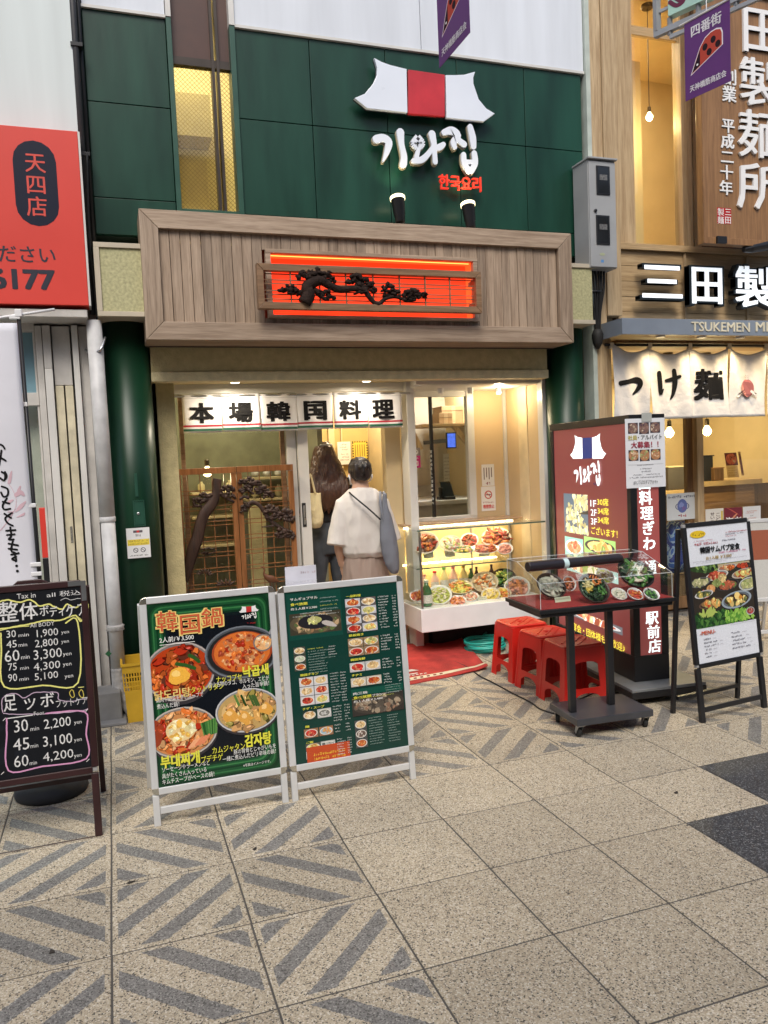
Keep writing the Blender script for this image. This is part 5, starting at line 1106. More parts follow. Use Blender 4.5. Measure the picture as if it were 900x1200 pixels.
# her grey shoulder bag
bg_ = thing('shoulder_bag', 'grey-blue cloth sling bag on the right shoulder of the woman in the T-shirt', 'bag', P1(.2, -.15, .8))
PBg = yplane(5.36)
b_ = B(); prof = [(578, 451, 2), (590, 451, 3), (602, 452.5, 6), (615, 453.5, 8), (632, 455, 10.5), (648, 457.5, 11), (660, 459.5, 9.5), (668, 461.5, 7), (672, 462, 4)]
rows = []
for yy, cx_, hw in prof: c_ = at(cx_, yy, 5.37); r_ = hw/163; rows.append(ell_ring((c_.x, 5.375, c_.z), r_, r_*.62+.01, 16))
b_.rings(rows); o = part('pouch', b_, mat('bag_grey', (.16, .17, .20), .85, var=.08, bump=.3, bscale=150), bg_); finish_body(o, .006, 4, fold=.010, fs_=14)
for dx in (-3.5, 2.5):
    q_ = [at(448+dx*.6, 577, 5.47), at(449+dx, 584, 5.38), at(451+dx, 600, 5.35), at(453+dx*.5, 614, 5.35)]
    part('strap', B().tube(smoothpath([tuple(v) for v in q_], 4), .011, 8, flat=((0, 1, 0), .4)), MATS['bag_grey'], bg_, smooth=True)
q_ = [at(409.5, 577, 5.50), at(413, 580.5, 5.415), at(422, 588, 5.375), at(434, 598, 5.36), at(446, 609, 5.345)]
part('thin_strap', B().tube(smoothpath([tuple(v) for v in q_], 4), .006, 6), M('black_matte'), bg_, smooth=True)
# woman inside the doorway: long brown hair
x2 = at(383, 600, 6.3).x; z2 = .12
w2 = thing('person', 'woman inside the door with long wavy brown hair, black top and dark jeans', 'person', (x2, 6.3, z2))
ob, P2 = body(w2, x2, 6.3, z2, 1.58, [(-.15, 0, 1.275), (-.19, 0, 1.15), (-.21, .0, 1.02), (-.2, .12, 1.0), (-.12, .2, 1.05)], [(.15, 0, 1.275), (.19, 0, 1.15), (.215, 0, 1.02), (.18, .12, 1.02), (.10, .22, 1.06)])
b_ = B(); b_.rings([ell_ring(P2(0, -.01, d), rx, ry, 22) for d, rx, ry in ((1.33, .075, .06), (1.30, .165, .09), (1.22, .185, .12), (1.1, .165, .12), (1.0, .15, .115), (.93, .155, .115))])
for q_ in (-1, 1): b_.tube([P2(q_*.15, 0, 1.27), P2(q_*.19, 0, 1.15), P2(q_*.212, .01, 1.03), P2(q_*.19, .10, 1.01)], [.058, .056, .05, .045], 12)
o = part('black_top', b_, mat('black_cloth', (.014, .013, .014), .9), w2); finish_body(o, .009, 3, fold=.006)
b_ = B(); b_.rings([ell_ring(P2(0, 0, d), rx, ry, 20) for d, rx, ry in ((.97, .15, .11), (.86, .175, .125), (.76, .165, .115), (.67, .13, .10))])
for q_ in (-1, 1): b_.tube([P2(q_*.085, 0, .82), P2(q_*.095, 0, .62), P2(q_*.09, .005, .45), P2(q_*.09, -.01, .28), P2(q_*.09, -.01, .08)], [.095, .09, .07, .066, .055], 14)
o = part('jeans', b_, mat('denim_dark', (.055, .065, .08), .85, var=.25, nscale=10), w2); finish_body(o, .01, 3, fold=.008, fs_=12)
b_ = B(); b_.rings([ell_ring(P2(dx, yy, zz), rx, ry, 26) for dx, yy, zz, rx, ry in ((.02, -.12, 1.03, .10, .03), (.015, -.115, 1.12, .145, .05), (.01, -.10, 1.22, .16, .065), (0, -.07, 1.32, .15, .075), (0, -.035, 1.40, .125, .09), (0, -.01, 1.47, .098, .105), (0, 0, 1.53, .078, .088), (0, 0, 1.573, .04, .045))])
for k_ in range(16): xx = -.14+.018*k_; b_.tube(smoothpath([tuple(P2(xx*.7, -.085, 1.36)), tuple(P2(xx*1.05, -.15, 1.22)), tuple(P2(xx*.95+.01*math.sin(k_*2), -.165, 1.12)), tuple(P2(xx*1.0+.012*math.cos(k_*3), -.15, 1.02+.02*math.sin(k_*5)))], 3), [.02]*7+[.018, .014, .007], 6)
o = part('hair', b_, hair2, w2); finish_body(o, .006, 1, fold=.011, fs_=34, fz=.1)
part('hair_clip', B().tube(smoothpath([tuple(P2(-.05, -.075, 1.545)), tuple(P2(0, -.10, 1.55)), tuple(P2(.05, -.075, 1.545))], 4), .008, 8), M('steel'), w2, smooth=True)
for q_ in (-1, 1):
    b_ = B(); b_.tube([P2(q_*.09, -.055, .04), P2(q_*.09, .05, .04), P2(q_*.092, .17, .028)], [.046, .05, .032], 12, flat=((0, 0, 1), .85)); part('shoe', b_, M('black_plastic'), w2, smooth=True)
tt = thing('tote_bag', 'cream canvas tote bag hanging from the shoulder of the long-haired woman', 'bag', at(368, 617, 6.1))
b_ = B(); rows = []
for yy, x0_, x1_, th_ in ((578, 359.5, 376.5, .02), (590, 359, 377, .045), (604, 358.5, 378, .055), (614, 359, 378.5, .05), (619, 361, 376, .03)):
    a_ = at(x0_, yy, 6.12); c_ = at(x1_, yy, 6.12); rows.append(ell_ring(((a_.x+c_.x)/2, 6.12, a_.z), (c_.x-a_.x)/2, th_, 20, sq=.6))
b_.rings(rows); o = part('bag_body', b_, mat('canvas_cream', (.70, .60, .36), .85, var=.1, bump=.3, bscale=120), tt); finish_body(o, .007, 3, fold=.016, fs_=10, ridge=True)
for yy in (6.09, 6.15): part('handle', B().tube(smoothpath([tuple(at(361, 580, yy)), tuple(at(361, 566, yy)), tuple(at(363.5, 556, yy)), tuple(at(366.5, 566, yy)), tuple(at(369.5, 579, yy))], 4), .009, 6, flat=((0, 1, 0), .4)), MATS['canvas_cream'], tt, smooth=True)
# ------------------------------------------------------------------ menu boards on the street
def vz(px, py, base):
    """height of photo pixel straight above floor point base"""
    d = ray(px, py); t_ = math.hypot(base[0], base[1])/math.hypot(d.x, d.y); return (CO+d*t_).z
def standing_board(name, label, cat, FL, FR, back, H, p0, fw, frame_m, sheet_m, rear, crossz=(.05, .03), corner=None, up=0, grp=None, th=.02, legs=.028):
    """A-shaped board: front feet FL, FR; leans back by `back` at height H; poster panel from height p0 to H"""
    FL, FR = V((FL[0], FL[1], 0)), V((FR[0], FR[1], 0)); u = (FR-FL).normalized(); n_ = u.cross(V((0, 0, 1)))  # towards viewer (-Y)
    t_ = thing(name, label, cat, (FL+FR)/2, grp)
    vdir = (V((0, 0, H))-n_*back+u*up)
    L = vdir.length; vd = vdir.normalized()
    pl = PL(FL, u, vd); W_ = (FR-FL).length; s0 = p0/H*L; s1 = L; nn = pl.n
    def slab(nm, u0, u1, v0, v1, o0, o1, mm, root=t_, bev=.003):
        b_ = B(); b_.prism([pl.w(u0, v0, o0), pl.w(u1, v0, o0), pl.w(u1, v1, o0), pl.w(u0, v1, o0)], nn*(o1-o0)); return part(nm, b_, mm, root, bev=bev)
    pn = slab('panel', .006, W_-.006, s0+.006, s1-.006, -th, .0, mat('board_back', (.3, .3, .3), .6))
    e = fw
    slab('frame_rail', e*.9, W_-e*.9, s1-e, s1, -th, .006, frame_m); slab('frame_rail', e*.9, W_-e*.9, s0, s0+e, -th, .006, frame_m)
    slab('frame_stile', 0, e, s0+e*.9, s1-e*.9, -th, .0055, frame_m); slab('frame_stile', W_-e, W_, s0+e*.9, s1-e*.9, -th, .0055, frame_m)
    if corner:
        for cu, cv, a0 in ((e, s1-e, 90), (W_-e, s1-e, 0), (W_-e, s0+e, 270), (e, s0+e, 180)):
            pts = [pl.w(cu, cv, .0065)]+[pl.w(cu+e*1.02*math.cos(rad(a0+9*k)), cv+e*1.02*math.sin(rad(a0+9*k)), .0065) for k in range(11)]
            part('corner_cap', B().prism(pts, -nn*(th+.006)), corner, t_, bev=.0015)
    for u0 in (0.002, W_-legs-.002): slab('leg', u0, u0+legs, 0, s0-.001, -th, .002, frame_m)
    slab('crossbar', legs+.003, W_-legs-.003, crossz[0], crossz[0]+crossz[1], -th+.003, 0, frame_m)
    top = pl.w(0, s1-.03, -th-.004)
    for u0 in (0.004, W_-.004): 
        a_ = pl.w(u0, s1-.03, -th-.016); f_ = FL+u*u0-n_*rear; part('rear_leg', B().bar(f_, a_, .024, .022, up=n_), frame_m, t_, bev=.002)
    fa, fb = FL+u*.02-n_*(rear-.02)+V((0, 0, .09)), FR-u*.02-n_*(rear-.02)+V((0, 0, .09)); part('rear_crossbar', B().bar(fa, fb, .02, .022), frame_m, t_)
    return t_, pl, (e, s0+e, W_-e, s1-e)
alu = M('alu'); chrome = mat('chrome_cap', (.6, .58, .5), .2, metal=.9)
YB = 3.505
bd1, P1b, (u0, v0, u1, v1) = standing_board('menu_board', 'silver A-board with the green-bordered hotpot poster 韓国鍋, left of the pair', 'menu board', (.083, YB), (.681, YB), .09, .992, .135, .030, alu, None, .46, corner=chrome, up=-.0)
bd1['group'] = 'silver A-boards in front of the entrance'
# artwork 1
ik = Ink(P1b, .0008); w_, h_ = u1-u0, v1-v0
ik.box(u0, v0, u1, v1, (.01, .05, .02))
steps = [(0, (.006, .035, .015)), (.012, (.01, .07, .022)), (.018, (.03, .15, .05)), (.024, (.012, .08, .028)), (.034, (.006, .04, .016)), (.042, (.01, .075, .026)), (.048, (.04, .19, .06)), (.054, (.012, .085, .03)), (.062, (.006, .03, .014)), (.072, (.005, .012, .014)), (.085, (.005, .007, .011))]
for d, c in steps: ik.rr(u0+d, v0+d, u1-d, v1-d, .045, c)
cut = (u0, v0, u1, v1)
def U(x, y): return P1b.px(x, y)
def pot(ik, pl, cx, cy, rx, ry, ang, rimc, base, pal, n, size, cut, liquid=None):
    c = pl.px(cx, cy); r = pl.px(cx+rx, cy)[0]-c[0]; q = c[1]-pl.px(cx, cy+ry)[1]
    ik.ell(c[0], c[1]-q*.10, r*1.04, q*1.05, (.04, .035, .04), 30, cut=cut); ik.ell(c[0], c[1], r*1.03, q*1.03, rimc, 30, cut=cut); ik.ell(c[0], c[1], r*.985, q*.97, [x*.45 for x in rimc], 30, cut=cut)
    ik.ell(c[0], c[1]-q*.02, r*.95, q*.92, base, 30, cut=cut)
    for k in range(n):
        a = random.random()*6.283; s_ = math.sqrt(random.random())*.84; cc = random.choice(pal); m = random.uniform(.65, 1.3); e = size*random.uniform(.5, 1.1)
        pu, pv = c[0]+r*s_*math.cos(a), c[1]+q*s_*math.sin(a); an = random.random()*3.14
        ik.ell(pu+.001, pv-.0015, r*e*1.05, r*e*.62, [x*.25 for x in cc], 8, an, .3, cut)
        ik.ell(pu, pv, r*e, r*e*.55, [min(1, x*m) for x in cc], 9, an, .35, cut)
        if random.random() < .6: ik.ell(pu+r*e*.15, pv+r*e*.15, r*e*.4, r*e*.16, [min(1, x*1.6+.08) for x in cc], 6, an, .3, cut)
    return c, r, q
R_, O_, Y_, BR, GR, WH, DG = (.42, .03, .01), (.65, .16, .03), (.75, .42, .08), (.12, .03, .015), (.10, .22, .05), (.75, .65, .45), (.02, .06, .015)
pot(ik, P1b, 211, 787, 40, 34, 0, (.45, .40, .38), (.45, .05, .01), [R_, O_, R_, BR, (.5, .1, .02)], 90, .20, cut)
c = U(209, 792); ik.ell(c[0], c[1], .045, .038, (.85, .45, .06), 14, 0, .2); ik.ell(c[0]-.008, c[1]+.01, .02, .014, (.95, .65, .2), 8, 0, .2)
for (a, b_) in (((207, 778), (228, 783)), ((222, 768), (233, 775))): ik.stroke([a, ((a[0]+b_[0])/2, (a[1]+b_[1])/2-1), b_], .016, (.03, .10, .02))
c, r, q = pot(ik, P1b, 284, 764, 42, 30, 0, (.16, .18, .21), (.02, .02, .02), [], 0, .2, cut)
ik.ell(c[0], c[1]+.002, r*.84, q*.80, (.35, .06, .02), 26, cut=cut); ik.food(c[0], c[1]+.002, r*.78, q*.78, [O_, (.55, .2, .08), R_, (.7, .35, .15), (.3, .05, .02)], 150, .12, cut)
c2 = U(308, 753); ik.stroke([(316, 742), (320, 733)], .010, (.3, .3, .32)); ik.ell(c2[0], c2[1], .045, .04, (.2, .18, .17), 20, cut=cut); ik.food(c2[0], c2[1], .038, .033, [(.8, .45, .2), O_, (.8, .6, .4)], 26, .3, cut)
pot(ik, P1b, 214, 858, 40, 29, 0, (.5, .46, .42), (.6, .24, .08), [O_, (.7, .3, .1), (.75, .4, .18), R_], 110, .16, cut)
c = U(212, 855); ik.food(c[0], c[1], .065, .05, [(.85, .72, .35), (.9, .82, .5), Y_], 40, .25, cut, base=(.8, .6, .3))
for k in range(12): ik.stroke([(236+k*1.6, 848-k*.6), (240+k*1.2, 862-k*.4)], .009, random.choice([(.02, .09, .02), (.05, .18, .04), (.1, .26, .06)]))
for k in range(5): ik.stroke([(222+k*4, 876-k*1.5), (229+k*4, 867-k*1.5)], .012, random.choice([(.75, .25, .12), (.85, .4, .2)]))
c = U(181, 860); ik.food(c[0], c[1], .035, .06, [(.25, .03, .015), (.4, .06, .02)], 14, .5, cut, base=(.3, .05, .02))
pot(ik, P1b, 290, 832, 36, 25, 0, (.55, .55, .56), (.5, .33, .12), [(.65, .35, .1), (.75, .5, .2), (.55, .3, .12), (.3, .25, .06)], 70, .18, cut)
for x, y in ((270, 838), (288, 841), (311, 830)): c = U(x, y); ik.ell(c[0], c[1], .030, .032, (.72, .36, .07), 12, .4, .25, cut); ik.ell(c[0]-.006, c[1]+.01, .014, .012, (.9, .6, .25), 8, 0, .2)
for k in range(7): x = 282+random.uniform(-8, 22); ik.stroke([(x, 815), (x+5, 826)], .010, random.choice([DG, GR, (.06, .12, .03)]))
ik.done('poster_art', M('print_gloss'), bd1)
def letters(root, pl, items, m_, nm='lettering', off=.0062, bold=1, **kw):
    b_ = B()
    for it in items:
        t_, a, c, h = it[:4]; line(b_, pl, t_, a, c, h, bold=it[4] if len(it) > 4 else bold, off=off, **kw)
    return part(nm, b_, m_, root)
mat('ink_yellow', (.72, .70, .06), .5, var=.03); mat('ink_gold', (.78, .58, .18), .5, var=.03); mat('ink_rust', (.55, .09, .03), .5, var=.03); mat('ink_white', (.8, .8, .78), .5, var=.02)
letters(bd1, P1b, [('韓', (183.5, 741.5), (208.5, 739), 24.5, 3), ('国', (211, 744.5), (235.5, 742), 23.5, 3), ('鍋', (236, 736.5), (262, 734), 23.5, 3)], M('ink_gold'), 'title_outline', off=.0062)
letters(bd1, P1b, [('韓', (184.5, 740.5), (207.5, 738), 23, 1), ('国', (212, 743.5), (234.5, 741), 22, 1), ('鍋', (237, 735.5), (261, 733), 22, 1)], M('ink_rust'), 'title', off=.0072)
letters(bd1, P1b, [('2人前/￥3,500', (187, 754), (227, 748.5), 7, 1), ('鶏肉や野菜を辛いスープで', (183, 823.5), (238, 815.5), 6, 0), ('煮込んだ鍋！', (184, 831), (210, 827), 6, 0), ('釜山名物のタコ、ホルモン、エビが', (244.5, 806), (315, 795.5), 6, 0), ('入った旨辛鍋！', (284, 807), (315, 801.5), 6, 0),
    ('ソーセージやラーメンなど', (190, 905), (246, 896), 6, 0), ('具がたくさん入っている', (190, 912.5), (242, 904), 6, 0), ('キムチスープがベースの鍋！', (190.5, 919.5), (251, 909), 6.3, 0), ('豚の背骨とじゃがいもを', (274, 884), (323, 875), 6, 0), ('一緒に煮込んだピリ辛味の鍋！', (261, 892.5), (323, 882), 6, 0), ('※写真はイメージです。', (285, 898.5), (317, 893), 3.5, 0)], M('ink_white'))
ik = Ink(P1b, .006); a, c = U(187, 756.5), U(228, 750); ik.b.cur = (.8, .8, .78); z_ = ik.z(); ik.b.poly([P1b.w(a[0], a[1], z_), P1b.w(c[0], a[1], z_), P1b.w(c[0], a[1]+.0025, z_), P1b.w(a[0], a[1]+.0025, z_)]); ik.done('underline', M('print'), bd1)
letters(bd1, P1b, [('닭도리탕', (181.5, 821), (223, 811.5), 11, 2)], M('ink_gold'), off=.0064)
letters(bd1, P1b, [('タットリタン', (224, 812), (262, 807), 7, 1), ('ナッコプセ', (253.5, 800), (283, 793.5), 7.5, 1), ('낙곱새', (285, 793.5), (314.5, 791), 12.5, 3), ('부대찌개', (189, 900.5), (234, 893), 14.5, 3), ('プデチゲ', (236, 894), (261, 887), 8, 1), ('カムジャタン', (249, 883.5), (287, 876), 8, 1), ('감자탕', (287.5, 875.5), (318, 872), 14.5, 3)], M('ink_yellow'), off=.0066)
# small emblem, shape taken from the big one on the wall
def unit_logo():
    pts = [[zq(*p) for p in s] for s in (ROOFL, ROOFM, ROOFR)]; xs = [p[0] for s in pts for p in s]; ys = [p[1] for s in pts for p in s]
    x0, x1, y0, y1 = min(xs), max(xs), min(ys), max(ys); return [[((p[0]-x0)/(x1-x0), (p[1]-y1)/(x1-x0)) for p in s] for s in pts], x0, x1, y1
UL, lx_0, lx_1, ly_1 = unit_logo()
def small_logo(ik, root, pl, uc, vtop, w, cols, ext_m, name='shop_name', off=.006):
    for s, c in zip(UL, cols): ik.poly([(uc-w/2+p[0]*w, vtop+p[1]*w) for p in s], c)
    b_ = B()
    def cv_(x, y): q = zq(x, y); return uc-w/2+(q[0]-lx_0)/(lx_1-lx_0)*w, vtop+(q[1]-ly_1)/(lx_1-lx_0)*w
    brush(b_, pl, GIWA, cv_, off, 0); part(name, b_, ext_m, root)
ik = Ink(P1b, .0056); c = U(291, 709.5); small_logo(ik, bd1, P1b, c[0], c[1], .09, [(.75, .75, .75), (.5, .03, .03), (.75, .75, .75)], M('ink_white')); ik.scrib(c[0]-.01, c[1]-.084, c[0]+.03, .007, (.5, .02, .02)); ik.done('emblem', M('print'), bd1)

bd2, P2b, (u0, v0, u1, v1) = standing_board('menu_board', 'silver A-board with a dark green menu of many dish photos, right of the pair', 'menu board', (.694, YB-.005), (1.31, YB+.002), .09, .985, .135, .030, alu, None, .5, corner=chrome)
bd2['group'] = 'silver A-boards in front of the entrance'
ik = Ink(P2b, .0008); ik.box(u0, v0, u1, v1, (.007, .043, .033))
def Q(x, y): """photo pixels from the detail view of the board""" ; return 310+x/4.137, 660+y/4.137
def qb(x0, y0, x1, y1): a = P2b.px(*Q(x0, y0)); c = P2b.px(*Q(x1, y1)); return a[0], c[1], c[0], a[1]
ub = qb(85, 120, 350, 215); ik.box(u0+.01, ub[1]-.13, u0+.27, v1-.01, (.008, .06, .045)); 
def sb(u_, v_):  # position in the poster as fractions
    return u0+(u1-u0)*u_, v0+(v1-v0)*v_
def photo(x0, y0, x1, y1, bgc, pal, plate=True, n=16):
    """x,y as fractions of the poster (y down)"""
    a = sb(x0, 1-y1); c = sb(x1, 1-y0); ik.box(a[0], a[1], c[0], c[1], bgc); cu, cv_ = (a[0]+c[0])/2, (a[1]+c[1])/2; rx, ry = (c[0]-a[0])/2, (c[1]-a[1])/2; ct = (a[0], a[1], c[0], c[1])
    if plate: ik.ell(cu, cv_, rx*.92, ry*.88, (.7, .68, .62), 18, cut=ct)
    ik.food(cu, cv_, rx*.78, ry*.72, pal, n, .34, cut=ct)
PA1, PA2, PA3, PA4 = [(.5, .12, .03), (.62, .3, .1), (.4, .05, .02)], [(.7, .5, .25), (.75, .62, .4), (.5, .3, .12)], [(.55, .04, .03), (.6, .2, .1), (.3, .03, .02)], [(.7, .6, .2), (.4, .4, .15), (.7, .35, .1)]
pals = [PA1, PA2, PA3, PA4]
# grill photograph
a = sb(.03, .745); c = sb(.475, .87); ct = (a[0], a[1], c[0], c[1]); ik.box(*ct, (.05, .045, .03)); cu, cv_ = (a[0]+c[0])/2, (a[1]+c[1])/2
ik.food(cu, cv_, (c[0]-a[0])/2, (c[1]-a[1])/2, [(.35, .2, .1), (.2, .15, .08), (.5, .35, .2), (.1, .14, .05)], 70, .14, ct, base=(.1, .08, .05))
ik.ell(cu, cv_+.005, .085, .034, (.02, .02, .025), 20, cut=ct); ik.food(cu-.005, cv_+.012, .035, .016, [(.55, .55, .2), (.65, .62, .3)], 12, .45, ct, base=(.5, .5, .2)); ik.ell(cu+.065, cv_-.012, .035, .012, (.5, .45, .42), 12, -.3, .2, ct)
for k in range(3): photo(.045, .335+k*.047-.01, .145, .378+k*.047-.01, (.08, .08, .06), [PA2, [(.5, .55, .4), (.65, .65, .55)], PA1][k])
for r in range(3):
    for k in range(2): photo(.075+k*.125, .505+r*.055, .195+k*.125, .557+r*.055, (.6, .58, .6), pals[(r+k) % 4])
for k, (x0, x1) in enumerate(((.085, .2), (.21, .33))): photo(x0, .70, x1, .752, (.03, .05, .04) if k == 0 else (.5, .5, .5), [PA2, [(.2, .2, .18), (.5, .5, .48)]][k])
for k, (x0, x1) in enumerate(((.085, .205), (.215, .335))): photo(x0, .805, x1, .857, (.3, .15, .08), [PA3, [(.3, .45, .55), (.6, .3, .1)]][k])
for r in range(2):
    for k in range(2): photo(.09+k*.13, .895+r*.045-.005, .215+k*.13, .938+r*.045-.005, (.5, .52, .5) if (r+k) % 2 else (.1, .1, .08), [PA4, [(.5, .5, .45), (.1, .1, .1)], [(.05, .04, .03), (.15, .1, .06)], PA1][r*2+k])
a = sb(.11, .0), sb(.47, .0)
ik.box(sb(.095, .0)[0], v0+.0, sb(.47, 0)[0], v0+.07, (.5, .07, .02))
for k in range(2): ik.scrib(sb(.15, 0)[0], v0+.010+.02*k-.004, sb(.43, 0)[0], .013, (.8, .5, .05))
for r in range(4):
    for k in range(2): photo(.52+k*.14, .075+r*.051, .655+k*.14, .124+r*.051, [(.5, .5, .55), (.12, .1, .1)][(r+k) % 2], pals[(r*2+k) % 4])
for r in range(2):
    for k in range(2): photo(.52+k*.14, .312+r*.054, .655+k*.14, .363+r*.054, (.3, .2, .12), pals[(r+k*2+1) % 4])
for k in range(2): photo(.52+k*.14, .457, .655+k*.14, .512, (.5, .5, .5), [PA3, PA2][k])
for k in range(2): photo(.52+k*.14, .548, .655+k*.14, .60, (.55, .5, .42), [PA2, PA1][k])
a = sb(.515, .26-.035); c = sb(.985, .34); ct = (a[0], a[1], c[0], c[1]); ik.box(*ct, (.04, .035, .03)); ik.food((a[0]+c[0])/2, (a[1]+c[1])/2, (c[0]-a[0])/2, (c[1]-a[1])/2, [(.25, .15, .1), (.12, .1, .08), (.35, .28, .2)], 70, .12, ct, base=(.06, .05, .04))
ik.box(sb(.515, 0)[0], sb(0, .345)[1], sb(.985, 0)[0], sb(0, .385)[1], (.01, .08, .055))
for k in range(3): photo(.525, .80+k*.055, .63, .853+k*.055, (.08, .08, .08), [PA2, [(.15, .1, .08), (.5, .45, .4)], PA1][k])
gw = (.62, .66, .64); gd = (.35, .45, .42)
def sc2(x0, x1, y, h=.009, c=gw): a = sb(x0, 1-y); ik.scrib(a[0], a[1], sb(x1, 0)[0], h*.9, c)
for k in range(4): sc2(.30, .46, .055+k*.022, .007, [gd, gd, (.5, .55, .1), gd][k])
sc2(.12, .4, .135, .006); sc2(.06, .46, .150, .005)
for k in range(10): sc2(.165, .30+.05*random.random(), .345+k*.0155, .006, (.55, .6, .1) if k == 0 else gd)
for k in range(5): sc2(.34, .40+.05*random.random(), .345+k*.0155, .006, gw if k < 4 else gd)
for k in range(11): sc2(.34, .40+.03*random.random(), .505+k*.0165, .006); sc2(.43, .48, .507+k*.0165, .007)
for k in range(6): sc2(.345, .42, .70+k*.0165, .007); sc2(.445, .49, .70+k*.0165, .007)
for k in range(3): sc2(.35, .40, .81+k*.019, .007); sc2(.445, .485, .81+k*.019, .007)
for k in range(7): sc2(.36, .36+.05+.03*random.random(), .895+k*.0145, .007); sc2(.45, .49, .895+k*.0145, .007)
for y0_, n_ in ((.085, 12), (.32, 6), (.462, 4), (.552, 4)):
    for k in range(n_): sc2(.815, .87+.05*random.random(), y0_+k*.0168, .008); sc2(.945, .985, y0_+k*.0168, .008)
for k in range(4): sc2(.82, .97, .62+k*.014, .005, gd)
sc2(.55, .95, .665, .005, gd); sc2(.52, .9, .676, .005, (.5, .55, .1))
for k in range(11): sc2(.65, .76+.03*random.random(), .80+k*.0155, .0055, gd); sc2(.82, .9+.04*random.random(), .80+k*.0155, .0055, gd)
ik.done('poster_art', M('print_gloss'), bd2)
def FP(x, y): p = P2b.w(*sb(x, 1-y)); d = p-CO; k = d.dot(CF); return (450+FPX*d.dot(CR)/k, 600-FPX*d.dot(CU)/k)
def fl(t_, x0, x1, y, h, bold=1): a, c = FP(x0, y), FP(x1, y); return (t_, a, c, h*(v1-v0)*215, bold)
letters(bd2, P2b, [fl('サムギョプサル', .045, .28, .052, .020), fl('約１人様￥2,980', .045, .27, .108, .018), fl('肉三昧', .53, .66, .648, .018), fl('プラン', .70, .79, .672, .018), fl('約１人様￥3,480', .53, .79, .695, .018)], M('ink_white'), off=.0085, bold=2)
letters(bd2, P2b, [fl('食べ放題', .045, .19, .082, .020, 2), fl('食べ放題', .53, .69, .672, .019, 2), fl('一品料理', .53, .66, .066, .017, 2), fl('鉄板焼き', .53, .66, .30, .017, 2), fl('韓国海鮮', .53, .66, .445, .017, 2), fl('チヂミ', .53, .62, .538, .016, 2), fl('韓国チキン', .085, .24, .495, .017, 2), fl('チゲ・スープ', .085, .27, .692, .017, 2), fl('麺', .095, .13, .795, .016, 2), fl('ご飯', .095, .155, .888, .016, 2)], M('ink_yellow'), off=.0085)
# leaflet holder behind the right board
p = at(352, 684, 3.62); lh = thing('leaflet_holder', 'small white leaflet holder standing up behind the gap of the two silver boards', 'leaflet holder', (p.x, 3.66, p.z))
a, c = at(332.5, 664, 3.64), at(372, 688, 3.64)
part('back_plate', B().box(a.x, c.x, 3.64, 3.643, .86, a.z), M('clear_acrylic'), lh); part('leaflet', B().box(a.x+.004, c.x-.004, 3.634, 3.639, .90, a.z-.004), mat('paper_blueish', (.62, .62, .70), .6), lh)
part('front_lip', B().box(a.x-.002, c.x+.002, 3.625, 3.628, .9, .965), M('clear_acrylic'), lh); part('hook', B().box(a.x+.02, c.x-.02, 3.615, 3.639, .86, .895), M('clear_acrylic'), lh)
ik = Ink(PL((0, 3.634, 0)), .0006); q_ = yplane(3.634); b1, b2 = q_.px(334, 677), q_.px(371, 674)
ik.scrib(b1[0], b1[1]-.03, b2[0], .010, (.75, .75, .8)); ik.scrib(q_.px(352, 670)[0], b1[1]+.012, b2[0]-.005, .012, (.5, .4, .45)); ik.done('print', M('print'), lh)

# right black A-board
bd3, P3b, (u0, v0, u1, v1) = standing_board('menu_board', 'black A-board with a lunch set poster, in front of the noodle shop', 'menu board', (3.032, 3.538), (3.559, 3.592), .115, 1.115, .30, .026, M('black_plastic'), None, .215, legs=.034, crossz=(.055, .028), up=-.03)
ik = Ink(P3b, .0008); ik.box(u0, v0, u1, v1, (.70, .73, .80)); w_, h_ = u1-u0, v1-v0
def s3(x, y): return u0+w_*x, v0+h_*(1-y)
a, c = s3(0, .745), s3(1, .29); ct = (a[0], a[1], c[0], c[1]); ik.box(*ct, (.035, .028, .022))
def bowl3(x, y, rx, ry, rim, base, pal, n=16, size=.28):
    c = s3(x, y); ik.ell(c[0], c[1], w_*rx, h_*ry, rim, 24, .1, 0, ct); ik.ell(c[0], c[1]+.001, w_*rx*.88, h_*ry*.82, [q*.4 for q in rim], 24, .1, 0, ct); ik.food(c[0], c[1], w_*rx*.8, h_*ry*.72, pal, n, size, ct, base=base)
ik.food(s3(.5, .30)[0], s3(.5, .31)[1], w_*.5, h_*.04, [(.08, .16, .05), (.2, .3, .08), (.02, .03, .02)], 50, .08, ct, base=(.03, .06, .02))
ik.box(s3(.45, 0)[0], s3(0, .335)[1], s3(.98, 0)[0], s3(0, .295)[1], (.45, .36, .22))
bowl3(.60, .325, .16, .022, (.55, .5, .45), (.4, .15, .08), [PA1[0], PA2[0]]); bowl3(.86, .33, .14, .022, (.05, .05, .05), (.05, .03, .02), [PA1[2]])
bowl3(.42, .375, .19, .032, (.6, .58, .55), (.35, .06, .03), [(.5, .08, .04), (.35, .05, .03), (.6, .3, .15)], 24); bowl3(.86, .385, .2, .034, (.5, .42, .35), (.4, .2, .08), PA1+PA4, 26); bowl3(.14, .41, .17, .035, (.12, .12, .12), (.3, .3, .15), [(.4, .4, .2), (.55, .5, .3)], 18)
bowl3(.58, .455, .19, .042, (.05, .045, .045), (.15, .08, .04), [(.3, .12, .06), (.1, .2, .05), (.4, .1, .05)], 30); bowl3(.93, .47, .17, .05, (.5, .52, .5), (.4, .42, .2), [(.45, .45, .2), (.3, .35, .12)], 24)
for k, cc in enumerate(((.5, .1, .06), (.6, .3, .12), (.25, .3, .1), (.6, .45, .2))): c = s3(.20+.1*k, .50-.035*k); ik.food(c[0], c[1], w_*.07, h_*.028, [cc, [q*.6 for q in cc]], 8, .5, ct, base=cc)
